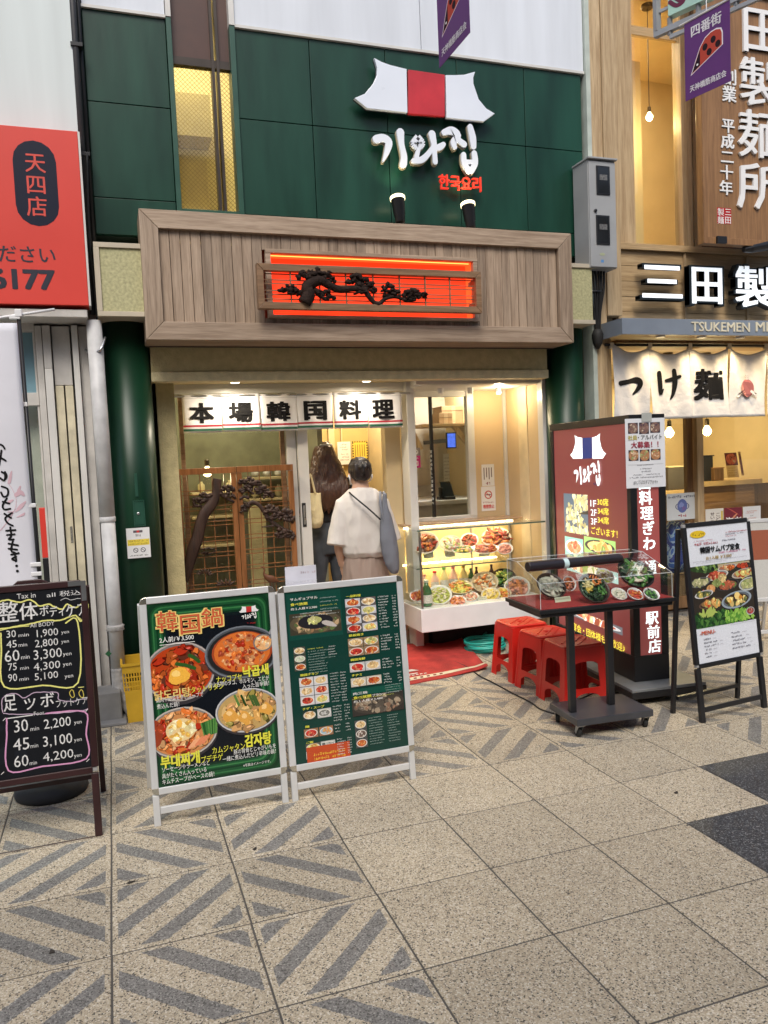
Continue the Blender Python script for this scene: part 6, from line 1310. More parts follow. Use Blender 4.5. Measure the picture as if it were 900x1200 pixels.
bowl3(.18, .50, .15, .028, (.6, .6, .6), (.06, .07, .03), [(.1, .12, .05), (.5, .4, .1)], 14)
bowl3(.28, .575, .2, .035, (.12, .07, .05), (.25, .15, .06), PA4+PA1, 26)
bowl3(.70, .575, .255, .062, (.30, .36, .42), (.05, .03, .02), [(.75, .32, .05), (.75, .55, .2), (.1, .12, .04)], 26, .25)
for k in range(170): 
    x = random.uniform(0, .62); y = random.uniform(.645, .745); c = s3(x, y); g = random.choice([(.02, .07, .02), (.04, .13, .03), (.08, .2, .04), (.015, .04, .015)]); ik.ell(c[0], c[1], w_*.035, w_*.02, g, 7, random.random()*3, .4, ct)
for k in range(110):
    x = random.uniform(.5, .95); y = random.uniform(.655, .735); c = s3(x, y); ik.ell(c[0], c[1], w_*.035, w_*.016, random.choice([(.2, .42, .06), (.32, .55, .1), (.1, .28, .04)]), 7, random.random()*3, .4, ct)
for k in range(14): x = .18+random.uniform(-.08, .14); c = s3(x, .635+random.uniform(-.015, .015)); ik.ell(c[0], c[1], w_*.05, w_*.02, (.4, .5, .12), 7, random.random()*3, .4, ct)
bowl3(.91, .675, .07, .03, (.5, .48, .48), (.3, .05, .05), [(.4, .06, .06), (.5, .3, .2)], 10)
c = s3(.17, .055); ik.ell(c[0], c[1], w_*.125, h_*.027, (.72, .50, .03), 26)
def s3s(x0, x1, y, h, c, d=1): a = s3(x0, y); ik.scrib(a[0], a[1], s3(x1, 0)[0], h_*h, c, d)
rd, bk, gr = (.45, .1, .12), (.10, .10, .14), (.35, .35, .4)
s3s(.08, .27, .066, .02, (.2, .12, .02)); s3s(.10, .4, .11, .01, rd, .7); s3s(.10, .48, .138, .02, rd); s3s(.62, .98, .066, .012, rd); s3s(.62, .92, .082, .012, bk); s3s(.62, .8, .098, .012, rd, .7); s3s(.55, .78, .125, .012, bk)
s3s(.48, .93, .215, .014, (.5, .08, .2)); s3s(.55, .75, .232, .01, gr, .7); s3s(.05, .95, .262, .009, gr, .7); s3s(.1, .6, .275, .009, gr, .7); s3s(.55, .98, .757, .007, gr, .6)
for k in range(6): s3s(.1, .22+.12*(k in (1, 2)), .835+k*.026, .014, bk); s3s(.24+.12*(k in (1, 2)), .3+.12*(k in (1, 2)), .833+k*.026, .007, gr)
for k in range(5): s3s(.55, .70+.04*k, .825+k*.028, .014, bk); s3s(.74+.04*k, .82+.03*k, .823+k*.028, .007, gr)
ik.done('poster_art', M('print_gloss'), bd3)
def FP3(x, y): p = P3b.w(*s3(x, y)); d = p-CO; k = d.dot(CF); return (450+FPX*d.dot(CR)/k, 600-FPX*d.dot(CU)/k)
def f3(t_, x0, x1, y, h, b_=1): return (t_, FP3(x0, y), FP3(x1, y), h*h_*230, b_)
letters(bd3, P3b, [f3('韓国サムパプ定食', .18, .83, .198, .042, 3), f3('ドリンク飲み放題説明', .36, .62, .795, .014, 1)], M('black_ink'), off=.006) if False else letters(bd3, P3b, [f3('韓国サムパプ定食', .18, .83, .198, .042, 3)], M('black_ink'), off=.006)
letters(bd3, P3b, [f3('-MENU-', .05, .30, .795, .026, 2)], M('ink_rust'), off=.006)
letters(bd3, P3b, [f3('お1人様 ￥3,000', .26, .68, .252, .024, 2)], mat('ink_bronze', (.40, .27, .08), .5), off=.006)

# ------------------------------------------------------------------ display cart with the acrylic case
z0c = .70
A_, B_, C_ = atz(632.5, 716, z0c), atz(793, 700, z0c), atz(586, 702, z0c)
u = (B_-A_).normalized(); Wc = (B_-A_).length; vv = V((-u.y, u.x, 0)); Dc = .46
cart = thing('display_cart', 'black wheeled stand with a clear acrylic case of food samples on a red cloth', 'display stand', A_+u*Wc/2+vv*Dc/2-V((0, 0, z0c)))
O = A_-u*.0
def cw_(a, c, z): return V((O.x, O.y, 0))+u*a+vv*c+V((0, 0, z))
def cbox(nm, a0, a1, c0, c1, z0, z1, mm, root=cart, bev=.003): b_ = B(); b_.prism([cw_(a0, c0, z0), cw_(a1, c0, z0), cw_(a1, c1, z0), cw_(a0, c1, z0)], (0, 0, z1-z0)); return part(nm, b_, mm, root, bev=bev)
cbox('table_top', 0, Wc, 0, Dc, z0c-.022, z0c, M('black_plastic')); cbox('apron', .015, Wc-.015, .015, Dc-.015, z0c-.045, z0c-.0225, M('black_plastic'))
cbox('red_cloth', .012, Wc-.012, .012, Dc-.012, z0c+.0005, z0c+.003, mat('red_felt', (.30, .02, .02), .9, var=.15))
p1, p2 = atz(672, 835, .11), atz(717, 826, .11)
def loc(p): d = p-V((O.x, O.y, 0)); return d.dot(u), d.dot(vv)
for p in (p1, p2): a, c = loc(p); cbox('post', a-.018, a+.018, c-.006, c+.03, .111, z0c-.046, M('black_plastic'))
q0 = loc(atz(676.5, 844, .11)); q1 = loc(atz(761, 829, .11)); q2 = loc(atz(631, 824, .11))
cbox('base_board', q0[0], q1[0], min(q0[1], q1[1]), q2[1]-.02, .072, .11, mat('base_dark', (.045, .047, .055), .35, var=.25, nscale=6), bev=.004)
def caster(root, x, y, zt, ang, grp=None):
    t_ = part('caster', B().box(x-.022, x+.022, y-.022, y+.022, zt-.004, zt), M('steel'), root)
    R_ = Matrix.Translation((x, y, 0)) @ Matrix.Rotation(ang, 4, 'Z')
    part('fork', B().prism([R_ @ V((-.016, -.016, zt-.005)), R_ @ V((-.016, .016, zt-.005)), R_ @ V((-.016, .030, .026)), R_ @ V((-.016, .018, .018))], R_.to_3x3() @ V((.002, 0, 0))).prism([R_ @ V((.014, -.016, zt-.005)), R_ @ V((.014, .016, zt-.005)), R_ @ V((.014, .030, .026)), R_ @ V((.014, .018, .018))], R_.to_3x3() @ V((.002, 0, 0))), M('steel'), t_)
    w_ = [(.024, -.011), (.027, -.008), (.027, .008), (.024, .011)]
    part('wheel', B().lathe([(.008, -.012)]+w_+[(.008, .012)], (0, 0, 0), 18, R_ @ Matrix.Translation((0, .022, .027)) @ Matrix.Rotation(rad(90), 4, 'Y')), M('rubber'), t_)
    return t_
cd_ = q2[1]-.02
for a, c in ((q0[0]+.03, q0[1]+.03), (q1[0]-.03, q0[1]+.03), (q0[0]+.03, cd_-.04), (q1[0]-.03, cd_-.04)): p = cw_(a, c, 0); caster(cart, p.x, p.y, .071, random.uniform(-.8, .8))
# acrylic case: low front, tall back, sloping lid
hf = vz(633, 687, A_)-vz(633, 717, A_); cb0 = cw_(.02, Dc-.03, 0); hb = vz(592, 656, cb0)-z0c
i0, i1, j0, j1 = .012, Wc-.02, .012, Dc-.02
case = part('acrylic_case', B().prism([cw_(i0, j0, z0c+.004), cw_(i1, j0, z0c+.004), cw_(i1, j0, z0c+hf), cw_(i0, j0, z0c+hf)], vv*.003), M('clear_acrylic'), cart)
part('side_panel', B().prism([cw_(i0, j0+.004, z0c+.004), cw_(i0, j1-.004, z0c+.004), cw_(i0, j1-.004, z0c+hb), cw_(i0, j1-.14, z0c+hb), cw_(i0, j0+.004, z0c+hf)], u*.003), M('clear_acrylic'), case)
part('side_panel', B().prism([cw_(i1-.003, j0+.004, z0c+.004), cw_(i1-.003, j1-.004, z0c+.004), cw_(i1-.003, j1-.004, z0c+hb), cw_(i1-.003, j1-.14, z0c+hb), cw_(i1-.003, j0+.004, z0c+hf)], u*.003), M('clear_acrylic'), case)
part('back_panel', B().prism([cw_(i0, j1-.003, z0c+.004), cw_(i1, j1-.003, z0c+.004), cw_(i1, j1-.003, z0c+hb), cw_(i0, j1-.003, z0c+hb)], vv*.003), M('clear_acrylic'), case)
part('sloping_lid', B().prism([cw_(i0, j0, z0c+hf+.001), cw_(i1, j0, z0c+hf+.001), cw_(i1, j1-.14, z0c+hb+.001), cw_(i0, j1-.14, z0c+hb+.001)], (0, 0, .003)), M('clear_acrylic'), case)
part('top_panel', B().prism([cw_(i0, j1-.139, z0c+hb+.001), cw_(i1, j1-.139, z0c+hb+.001), cw_(i1, j1, z0c+hb+.001), cw_(i0, j1, z0c+hb+.001)], (0, 0, .003)), M('clear_acrylic'), case)
eb = B()
for p, q in (((i0, j0, hf), (i1, j0, hf)), ((i0, j0, 0), (i0, j0, hf)), ((i1, j0, 0), (i1, j0, hf)), ((i0, j0, hf), (i0, j1-.14, hb)), ((i1, j0, hf), (i1, j1-.14, hb)), ((i0, j1, hb), (i1, j1, hb)), ((i0, j1, 0), (i0, j1, hb)), ((i1, j1, 0), (i1, j1, hb)), ((i0, j1-.14, hb), (i0, j1, hb)), ((i1, j1-.14, hb), (i1, j1, hb)), ((i0, j1-.14, hb), (i1, j1-.14, hb))):
    eb.bar(cw_(p[0], p[1], z0c+p[2]+.004), cw_(q[0], q[1], z0c+q[2]+.004), .0022, .0022, up=(0, .3, 1) if abs(p[2]-q[2]) < .05 else (0, 1, .1))
o = part('glued_edges', eb, mat('acrylic_edge', (.6, .66, .68), .2, var=.02), case); o['kind'] = 'stuff'
G5 = 'bowls in the acrylic case'
def cp(px, py, z):  return atz(px, py, z)
def cdish(px, py, z, rxp, ryp, bowl, base, chunks, label, name='food_bowl', **kw):
    p = cp(px, py, z); dep = (p-CO).dot(CF); r = rxp/FPX*dep; t_ = tiltfor(ryp/rxp, p); return dish(name, label, p, r, t_, bowl, base, chunks, az=0, grp=G5, **kw)
def prop(d): 
    p = d.location; part('display_prop', B().bar((p.x-.02, p.y+.04, z0c+.004), (p.x-.02, p.y+.02, p.z-.03), .004, .004).bar((p.x+.02, p.y+.04, z0c+.004), (p.x+.02, p.y+.02, p.z-.03), .004, .004), M('clear_acrylic'), d)
F['sprout'] = fm('sprout', (.72, .62, .30), var=.2); F['pale'] = fm('pale', (.55, .55, .42), var=.2)
prop(cdish(646, 686, z0c+.078, 18, 14.5, 'brown', 'pale', ['pale', 'white', 'pale'], 'dark bowl of pale dumpling soup, leftmost in the acrylic case', depth=.5, n=40, elong=2))
d = cdish(696, 689, z0c+.082, 19.5, 17, 'brown', 'dgreen', ['dgreen'], 'dark bowl of rice with sprouts, egg and greens, in the middle of the acrylic case', depth=.5, n=34)
Mx = Matrix.Translation(d.location) @ Matrix.Rotation(tiltfor(17/19.5, d.location), 4, 'X'); r = .085
for nm, a0, cm, k in (('sprouts', 150, 'sprout', 26), ('carrot', 60, 'orange', 22), ('greens', 255, 'dgreen', 22), ('greens', 315, 'green', 14), ('sprouts', 200, 'yellow', 12)):
    b_ = B()
    for i in range(k):
        a = rad(a0+random.uniform(-32, 32)); q_ = random.uniform(.15, .8)*r; b_.blob(Mx @ V((q_*math.cos(a), q_*math.sin(a), .008+random.uniform(0, .012))), (r*.17, r*.06, r*.06), (Mx.to_3x3().to_4x4() @ Matrix.Rotation(random.random()*3, 4, 'Z')), jit=.3, seg=6, ring=4)
    part(nm, b_, F.get(cm) or MATS['food_'+cm], d, smooth=True)
prop(d)
prop(cdish(745, 671, z0c+.12, 22, 17.5, 'black', 'dgreen', ['green', 'dgreen', 'white'], 'widest black bowl, of green leaves, at the right in the acrylic case', depth=.5, n=60, elong=2.2))
cdish(667, 684, z0c+.06, 9, 9, 'white', 'soup', ['pink', 'brown', 'orange'], 'small dish of red and pale scraps between the two dark bowls', depth=.25, n=24)
b_ = cdish(709, 675, z0c+.10, 11, 9, 'white', 'lime', ['pale', 'lime', 'white'], 'bunch of pale cabbage leaves behind the middle bowl', name='food_plate', depth=.15, n=22, elong=3)
for px, lb, bs, ch in ((725.5, 'small white cup of pale radish, first of three at the case front', 'white', ['white', 'pale']), (744.5, 'small white cup of red kimchi, middle of three at the case front', 'red', ['red', 'orange']), (763.5, 'small white cup of dark greens, last of three at the case front', 'dgreen', ['dgreen', 'green'])):
    cdish(px, 696, z0c+.034, 9.6, 7, 'white', bs, [x for x in ch], lb, depth=.55, n=18, elong=1.8)
ra, rb = at(618, 664.5, 3.86), at(727, 654, 3.90)
rl = thing('black_roll', 'thick black roll lying across the top of the acrylic case', 'roll', (ra+rb)/2)
part('roll', B().tube([ra, rb], .028, 22), mat('roll_black', (.022, .018, .022), .3), rl, smooth=False, bev=.003)
wr = ra.lerp(rb, .36); d_ = (rb-ra).normalized(); part('paper_band', B().tube([wr, wr+d_*.032], .0288, 22, cap=False), mat('band_blue', (.50, .66, .68), .6), rl, smooth=True)
a = cp(660, 715, z0c+.004); pl = PL((0, a.y, 0), (1, .0, 0), (0, .3, 1)); t_, ik, (u0, v0, u1, v1) = sheet('price_card', 'pale green price card leaning in the front of the acrylic case', 'price card', pl, 649.5, 700.5, 670.5, 713.5, (.55, .62, .45))
ik.box(u0+.004, v1-.016, u1-.004, v1-.004, (.4, .42, .3)); 
for k in range(3): ik.scrib(u0+.006, v0+.006+k*.013, u1-.006, .008, (.12, .14, .1))
ik.done('print', M('print'), t_)

# ------------------------------------------------------------------ red stools
st0 = thing('plastic_stool', 'red plastic stool nearest the camera, top showing, half behind the cart post', 'stool', (0, 0, 0), 'red plastic stools in a row')
red_p = mat('red_plastic', (.55, .018, .012), .33, var=.12, nscale=4)
HS = .385; tw = .135; bw = .165; wl = .05
def sloped(x, y, z): k_ = tw+(bw-tw)*(1-z/HS); return V((x*k_, y*k_, z))
b_ = B(); rows = []
def rsq(s, z, r=.22, n=4):
    pts = []
    for cx, cy, a0 in ((1, -1, -90), (1, 1, 0), (-1, 1, 90), (-1, -1, 180)):
        for k in range(n+1): a = rad(a0+90*k/n); pts.append((s*(cx*(1-r)+r*math.cos(a)), s*(cy*(1-r)+r*math.sin(a)), z))
    return pts
b_.rings([rsq(tw-.006, HS-.016), rsq(tw, HS-.014), rsq(tw+.001, HS-.006), rsq(tw-.006, HS), rsq(tw-.02, HS+.0), rsq(tw-.03, HS-.003), rsq(.022, HS-.003), rsq(.018, HS-.014)], cap=False)
part('seat', b_, red_p, st0, smooth=False, bev=.0015)
# each side: arched wall with an opening
for si, ang in enumerate((0, 90, 180, 270)):
    R_ = Matrix.Rotation(rad(ang), 4, 'Z'); b_ = B(); nn_ = 12
    def Wp(x, z, t_=0):
        k_ = tw+(bw-tw)*(1-z/HS); return R_ @ V((x*k_, -k_+.004+t_, z))
    out, inn = [], []
    # outer: leg width .36 each; inner opening from z .12 up to .27; lower skirt arch
    def strip(zs, xa, xb):
        pa = [Wp(xa(z), z) for z in zs]; pb = [Wp(xb(z), z) for z in zs]; pa2 = [Wp(xa(z), z, .0035) for z in zs]; pb2 = [Wp(xb(z), z, .0035) for z in zs]
        rows_ = [[a, b, c, d] for a, b, c, d in zip(pa, pb, pb2, pa2)]; b_.rings(rows_)
    zs_leg = [0, .05, .10, .15, .2, .25, .30, HS-.015]
    lw = lambda z: .62 if z > .27 else (.60-.06*math.sin(min(1, max(0, (z-.11)/.16))*3.14))
    strip(zs_leg, lambda z: -.985, lambda z: -(.56 if z < .06 else .585)); strip(zs_leg, lambda z: (.56 if z < .06 else .585), lambda z: .985)
    # top band
    for k in range(nn_):
        xa, xb = -.585+1.17*k/nn_, -.585+1.17*(k+1)/nn_
        ha, hb_ = [.262+.022*math.sqrt(max(0, 1-(x/.585)**2)) for x in (xa, xb)]
        b_.rings([[Wp(xa, ha), Wp(xb, hb_), Wp(xb, hb_, .0035), Wp(xa, ha, .0035)], [Wp(xa, HS-.015), Wp(xb, HS-.015), Wp(xb, HS-.015, .0035), Wp(xa, HS-.015, .0035)]])
        la, lb_ = [.045+.05*math.sqrt(max(0, 1-(x/.6)**2)) for x in (xa, xb)]
        b_.rings([[Wp(xa, la), Wp(xb, lb_), Wp(xb, lb_, .0035), Wp(xa, la, .0035)], [Wp(xa, .125), Wp(xb, .125), Wp(xb, .125, .0035), Wp(xa, .125, .0035)]])
    part('side_wall', b_, red_p, st0)
for cx, cy in ((-1, -1), (1, -1), (1, 1), (-1, 1)):
    b_ = B(); b_.rings([[(cx*(k_-.001), cy*(k_-.022), z), (cx*(k_-.001), cy*(k_-.001), z), (cx*(k_-.022), cy*(k_-.001), z), (cx*(k_-.018), cy*(k_-.018), z)] for z, k_ in ((0, bw), (HS-.016, tw))]); part('leg', b_, red_p, st0, bev=.003)
part('seat_rib', B().bar((-.07, -.09, HS-.001), (.09, .07, HS-.001), .008, .004).bar((-.1, -.04, HS-.001), (.04, .1, HS-.001), .008, .004).bar((-.03, -.11, HS-.001), (.11, .03, HS-.001), .008, .004), red_p, st0)
bl = z_ = atz(630, 818, 0)
sx_, sy_ = atz(630, 818, 0), atz(575, 788, 0)
base = V((atz(630, 818, 0).x+bw, atz(630, 818, 0).y-bw, 0)); st0.location = base; st0.rotation_euler = (0, 0, rad(-2))
for i, (px, py, lb, rz) in enumerate(((603, 803, 'red plastic stool in the middle of the row of three, beside the cart', 3), (575, 788, 'red plastic stool farthest back, next to the red doormat', -1))):
    q_ = atz(px, py, 0); o = copy_tree(st0); o.location = (q_.x+bw, q_.y-bw, 0); o.rotation_euler = (0, 0, rad(rz)); o['label'] = lb

# ------------------------------------------------------------------ lit sign box on its dolly
C0 = atz(744, 795, .13); dl = (atz(701, 769, .13)-C0); dr = (atz(784, 790, .13)-C0)
dr = V((dr.x, dr.y, 0)).normalized(); dr = (dr+V((.0, -.03, 0))).normalized(); dlv = V((-dr.y, dr.x, 0))
# far end of the wide face, along dlv, seen at photo x=646
Wl = .1
for k in range(200):
    p = C0+dlv*(.3+k*.005); d_ = V((p.x, p.y, 1.2))-CO; px_ = 450+FPX*d_.dot(CR)/d_.dot(CF)
    if px_ <= 647: Wl = .3+k*.005; break
Wr = (atz(784, 790, .13)-C0).length
ZB, ZT = .125, 1.755
kb = thing('lit_sign_box', 'tall black-framed lit sign box with dark red faces behind the display cart', 'sign box', (C0.x, C0.y, 0))
def kw(a, c, z): return V((C0.x, C0.y, 0))+dr*a+dlv*c+V((0, 0, z))
def kbox(nm, a0, a1, c0, c1, z0, z1, mm, bev=.003, root=kb): b_ = B(); b_.prism([kw(a0, c0, z0), kw(a1, c0, z0), kw(a1, c1, z0), kw(a0, c1, z0)], (0, 0, z1-z0)); return part(nm, b_, mm, root, bev=bev)
fwk = .045
kbox('core', .012, Wr-.012, .012, Wl-.012, ZB+.05, ZT-.03, M('black_matte'), 0)
kbox('top_cap', 0, Wr, 0, Wl, ZT-.05, ZT, M('black_plastic')); kbox('plinth', 0, Wr, 0, Wl, ZB-.02, ZB+.14, M('black_plastic'))
for a0, c0 in ((0, 0), (Wr-fwk, 0), (0, Wl-fwk), (Wr-fwk, Wl-fwk)): kbox('frame_post', a0, a0+fwk, c0, c0+fwk, ZB+.1405, ZT-.0505, M('black_plastic'))
PKl = PL(kw(.008, 0, 0), -dlv, (0, 0, 1)); PKr = PL(kw(0, .008, 0), dr, (0, 0, 1))
zl0, zl1 = ZB+.141, ZT-.051
def lit(nm, pl, ua, ub, col, e): 
    b_ = B(); b_.prism([pl.w(ua, zl0, -.004), pl.w(ub, zl0, -.004), pl.w(ub, zl1, -.004), pl.w(ua, zl1, -.004)], pl.n*.004); return part(nm, b_, mat(nm+'_m', col, .35, var=.04, nscale=1.2, emit=e), kb)
maroon = (.25, .06, .056)
lit('wide_panel', PKl, -Wl+fwk+.001, -fwk-.001, maroon, .36); lit('narrow_panel', PKr, fwk+.001, Wr-fwk-.001, maroon, .36)
ik = Ink(PKl, .0008)
a, c = PKl.px(668, 520), PKl.px(710, 520); small_logo(ik, kb, PKl, (a[0]+c[0])/2, PKl.px(690, 508.5)[1], (c[0]-a[0])*1.0, [(.75, .85, .85), (.02, .03, .12), (.75, .85, .85)], mat('lit_white', (.85, .92, .92), .4, emit=.75, ecol=(.85, .97, .97), var=.02))
q_ = PKl.px(698, 567); ik.scrib(q_[0]-.03, q_[1]-.012, q_[0]+.06, .022, (.03, .02, .08))
def kphoto(x0, y0, x1, y1, bg_, pal, n, size, plate=None):
    a = PKl.px(x0, y0); c = PKl.px(x1, y1); ct = (a[0], c[1], c[0], a[1]); ik.box(*ct, bg_); cu, cv_ = (a[0]+c[0])/2, (a[1]+c[1])/2; rx, ry = (c[0]-a[0])/2, (a[1]-c[1])/2
    if plate: ik.ell(cu, cv_, rx*.95, ry*.8, plate, 22, cut=ct); rx *= .78; ry *= .62
    ik.food(cu, cv_, rx*1.0, ry*1.0, pal, n, size, ct)
a = PKl.px(660.5, 578); c = PKl.px(690, 628); ct = (a[0], c[1], c[0], a[1]); ik.box(*ct, (.10, .13, .16))
for k in range(120):
    t_ = random.random(); s_ = random.uniform(.1, 1) if t_ < .72 else random.uniform(.4, 1); 
    if t_ > .35 and s_ > .75 and t_ < .6: continue
    m_ = random.uniform(.6, 1.2); ik.ell(c[0]+(a[0]-c[0])*(1-s_), c[1]+(a[1]-c[1])*t_, .024, .015, [x*m_ for x in random.choice([(.66, .60, .30), (.72, .68, .42), (.5, .44, .2)])], 8, random.random()*3, .35, ct)
ik.poly([(c[0]-.0, c[1]+(a[1]-c[1])*.52), (c[0], c[1]+(a[1]-c[1])*.62), (c[0]+(a[0]-c[0])*.45, c[1]+(a[1]-c[1])*.5)], (.05, .04, .03))
kphoto(662, 628, 684, 655, (.25, .5, .42), [(.6, .25, .12), (.7, .4, .25), (.45, .1, .05)], 20, .3, (.8, .8, .75)); kphoto(684.5, 628, 722, 655, (.30, .50, .15), [(.65, .5, .2), (.7, .35, .1), (.3, .4, .1)], 30, .2, (.04, .04, .04))
kphoto(664, 656, 725, 685, (.35, .5, .45), [(.6, .3, .15), (.7, .6, .4), (.3, .35, .1)], 40, .16, (.7, .7, .65))
kphoto(668, 712, 730, 745, (.12, .12, .13), [(.4, .1, .05), (.6, .4, .2), (.7, .65, .6)], 40, .16, (.5, .5, .5))
ik.done('print', M('print_lit'), kb)
LY, LW = mat('lit_yellow', (.85, .78, .08), .4, emit=.7, ecol=(.9, .8, .08), var=.02), MATS['lit_white']
letters(kb, PKl, [('1F', (693, 593.5), (699.5, 592), 7.5), ('2F', (693.3, 604), (700, 602.5), 7.5), ('3F', (693.6, 614.5), (700.3, 613), 7.5)], LW, bold=1)
letters(kb, PKl, [('30席', (701, 592), (714, 589.5), 8.5), ('34席', (701.5, 602.5), (714.3, 600), 8.5), ('34席', (701.5, 613), (714.5, 610.5), 8.5), ('ございます！', (694, 625.5), (724.5, 621), 9), ('宴会・団体様も大歓迎♪', (672, 738), (733, 756), 9)], LY, bold=1)
b_ = B(); column(b_, PKr, '料理ぎわ', (755.5, 574), (761.5, 645), 15.5, bold=2, off=.003); column(b_, PKr, '駅前店', (763, 715), (768, 764.5), 15.5, bold=2, off=.003); column(b_, PKr, '国', (754.5, 553), (755.5, 574), 15.5, bold=2, off=.003); column(b_, PKr, '通', (761.8, 655), (762.5, 673), 14, bold=2, off=.003); part('lettering', b_, LW, kb)
p = kw(Wr*.5, Wl*.5, 0)
def dbox(nm, a0, a1, c0, c1, z0, z1, mm, root, bev=.003): b_ = B(); b_.prism([kw(a0, c0, z0), kw(a1, c0, z0), kw(a1, c1, z0), kw(a0, c1, z0)], (0, 0, z1-z0)); return part(nm, b_, mm, root, bev=bev)
dy = thing('wheeled_dolly', 'low grey wheeled platform carrying the lit sign box', 'dolly', (p.x, p.y, 0))
dbox('platform', -.10, Wr+.16, -.14, Wl+.08, .085, .104, mat('dolly_grey', (.16, .17, .18), .5, var=.25, nscale=9), dy); dbox('rim', -.102, Wr+.162, -.142, Wl+.082, .045, .0845, M('black_plastic'), dy)
for a0, c0 in ((-.05, -.09), (Wr+.11, -.09), (-.05, Wl+.03), (Wr+.11, Wl+.03)): q_ = kw(a0, c0, 0); caster(dy, q_.x, q_.y, .0445, random.uniform(-.5, .5))
# recruitment poster taped over its narrow side
PKp = PL(kw(0, -.004, 0), dr, (0, 0, 1))
t_, ik, (u0, v0, u1, v1) = sheet('recruitment_poster', 'white staff recruitment poster with six small photos, taped on the lit sign box', 'poster', PKp, 732, 491, 780, 570, (.68, .70, .74)); w_, h_ = u1-u0, v1-v0
def rp(x, y): return u0+w_*x, v1-h_*y
for r_, y in enumerate((.06, .45)):
    for k in range(3):
        a = rp(.07+k*.28, y+.155+(.01 if k == 1 else 0)); c = rp(.32+k*.28, y); ct = (a[0], a[1], c[0], c[1]); ik.box(*ct, (.05, .04, .05)); ik.food((a[0]+c[0])/2, (a[1]+c[1])/2, (c[0]-a[0])/2, (c[1]-a[1])/2, [(.2, .12, .1), (.1, .06, .08), (.5, .4, .3)] if r_ == 0 else [(.4, .2, .1), (.3, .35, .15), (.6, .45, .3)], 16, .3, ct)
for y, x0, x1, h in ((.68, .28, .7, .016), (.735, .35, .65, .02), (.775, .38, .62, .02), (.82, .18, .42, .02), (.82, .5, .85, .02), (.86, .08, .92, .022), (.905, .28, .66, .012)): a = rp(x0, y); ik.scrib(a[0], a[1], rp(x1, 0)[0], h_*h, (.15, .15, .18))
ik.box(*rp(.05, .665), *rp(.95, .662), (.4, .4, .4)); ik.done('print', M('print'), t_)
letters(t_, PKp, [('社員', (735.5, 516), (746, 515), 5.5, 2)], M('ink_gold') if False else mat('ink_olive', (.45, .38, .05), .5), off=.006); letters(t_, PKp, [('・アルバイト', (747, 515.5), (775, 514), 5.5, 1), ('詳しくはスタッフまで!!', (742, 568), (770, 567), 4, 0)], M('black_ink'), off=.006); letters(t_, PKp, [('大募集！！', (739, 525.5), (771, 524), 7.5, 2)], mat('ink_crimson', (.30, .015, .04), .5), off=.006)
a, c = PKp.px(751, 484), PKp.px(763, 494); part('tape', B().prism([PKp.w(a[0], c[1], .005), PKp.w(c[0], c[1], .005), PKp.w(c[0]+.003, a[1], .005), PKp.w(a[0]+.002, a[1], .005)], PKp.n*.0006), mat('tape_grey', (.42, .44, .42), .3), t_)

# ------------------------------------------------------------------ mat, hose, cable, crate
mt = thing('doormat', 'worn red doormat with a cream stripe and rippled edges in front of the entrance', 'doormat', (1.9, 5.5, 0))
FLm, FRm, BRm, BLm = V((1.32, 4.93, 0)), atz(572, 785, 0), atz(541, 751, 0), V((1.62, 6.02, 0))
def mz(s, t_): return .006+.05*math.exp(-((s-.45)/.16)**2)*max(0, t_-.35)+.012*math.sin(s*9+t_*2)**2*t_+(.022*math.exp(-((t_-.03)/.06)**2)*max(0, s-.7)*3)+.012*max(0, s-.93)*14
def mp2(s, t_, o=0): p = FLm.lerp(FRm, s).lerp(BLm.lerp(BRm, s), t_); return V((p.x, p.y, mz(s, t_)+o))
gb = B(); gb.grid(44, 40, lambda s, t_: mp2(s, t_)); c_ = part('rug_cloth', gb, mat('mat_red', (.40, .035, .028), .95, var=.25, nscale=9, bump=.6, bscale=220), mt, smooth=True); md = c_.modifiers.new('thick', 'SOLIDIFY'); md.thickness = .006
gb = B(); gb.grid(44, 3, lambda s, t_: mp2(s, .07+.065*t_, .0015)); part('cream_stripe', gb, mat('mat_cream', (.62, .54, .38), .95, var=.12, nscale=20), mt, smooth=True)
gb = B(); 
for k in range(7): s0 = .40+.045*k; gb.grid(2, 2, lambda s, t_: mp2(s0+.02*s, .085+.03*t_, .003))
part('stripe_print', gb, mat('mat_dark_red', (.2, .03, .03), .95), mt)
gb = B(); gb.grid(6, 4, lambda s, t_: mp2(.42+.13*s*(1-.35*t_), .27+.05*t_, .003)); gb.grid(5, 2, lambda s, t_: mp2(.45+.08*s, .20+.02*t_, .003))
for k in range(6): gb.grid(1, 1, lambda s, t_: mp2(.43+.028*k+.018*s, .165+.018*t_, .003))
part('emblem_print', gb, mat('mat_white', (.62, .55, .50), .95), mt)
hs = thing('garden_hose', 'coiled turquoise garden hose on the floor under the display counter', 'hose', (2.95, 5.9, 0))
cc = atz(575, 762, .02); pts = []
for k in range(150): a = k/24*6.283; rr_ = .145+.018*math.sin(k*.21); pts.append((cc.x+.02*math.sin(k*.05)+rr_*1.05*math.cos(a), cc.y+.1+rr_*math.sin(a), .012+.012*(k/24)+.004*math.sin(k*.7)))
q_ = pts[-1]; pts += [(q_[0]+.03*k, q_[1]+.05*k, q_[2]-.008*k) for k in range(1, 6)]
part('hose', B().tube(pts, .0095, 8), mat('hose_teal', (.02, .33, .27), .35), hs, smooth=True); q_ = pts[0]; part('nozzle', B().tube([(q_[0], q_[1], q_[2]), (q_[0]-.02, q_[1]-.07, .014)], [.013, .010], 10), mat('nozzle_blue', (.02, .05, .25), .4), hs)
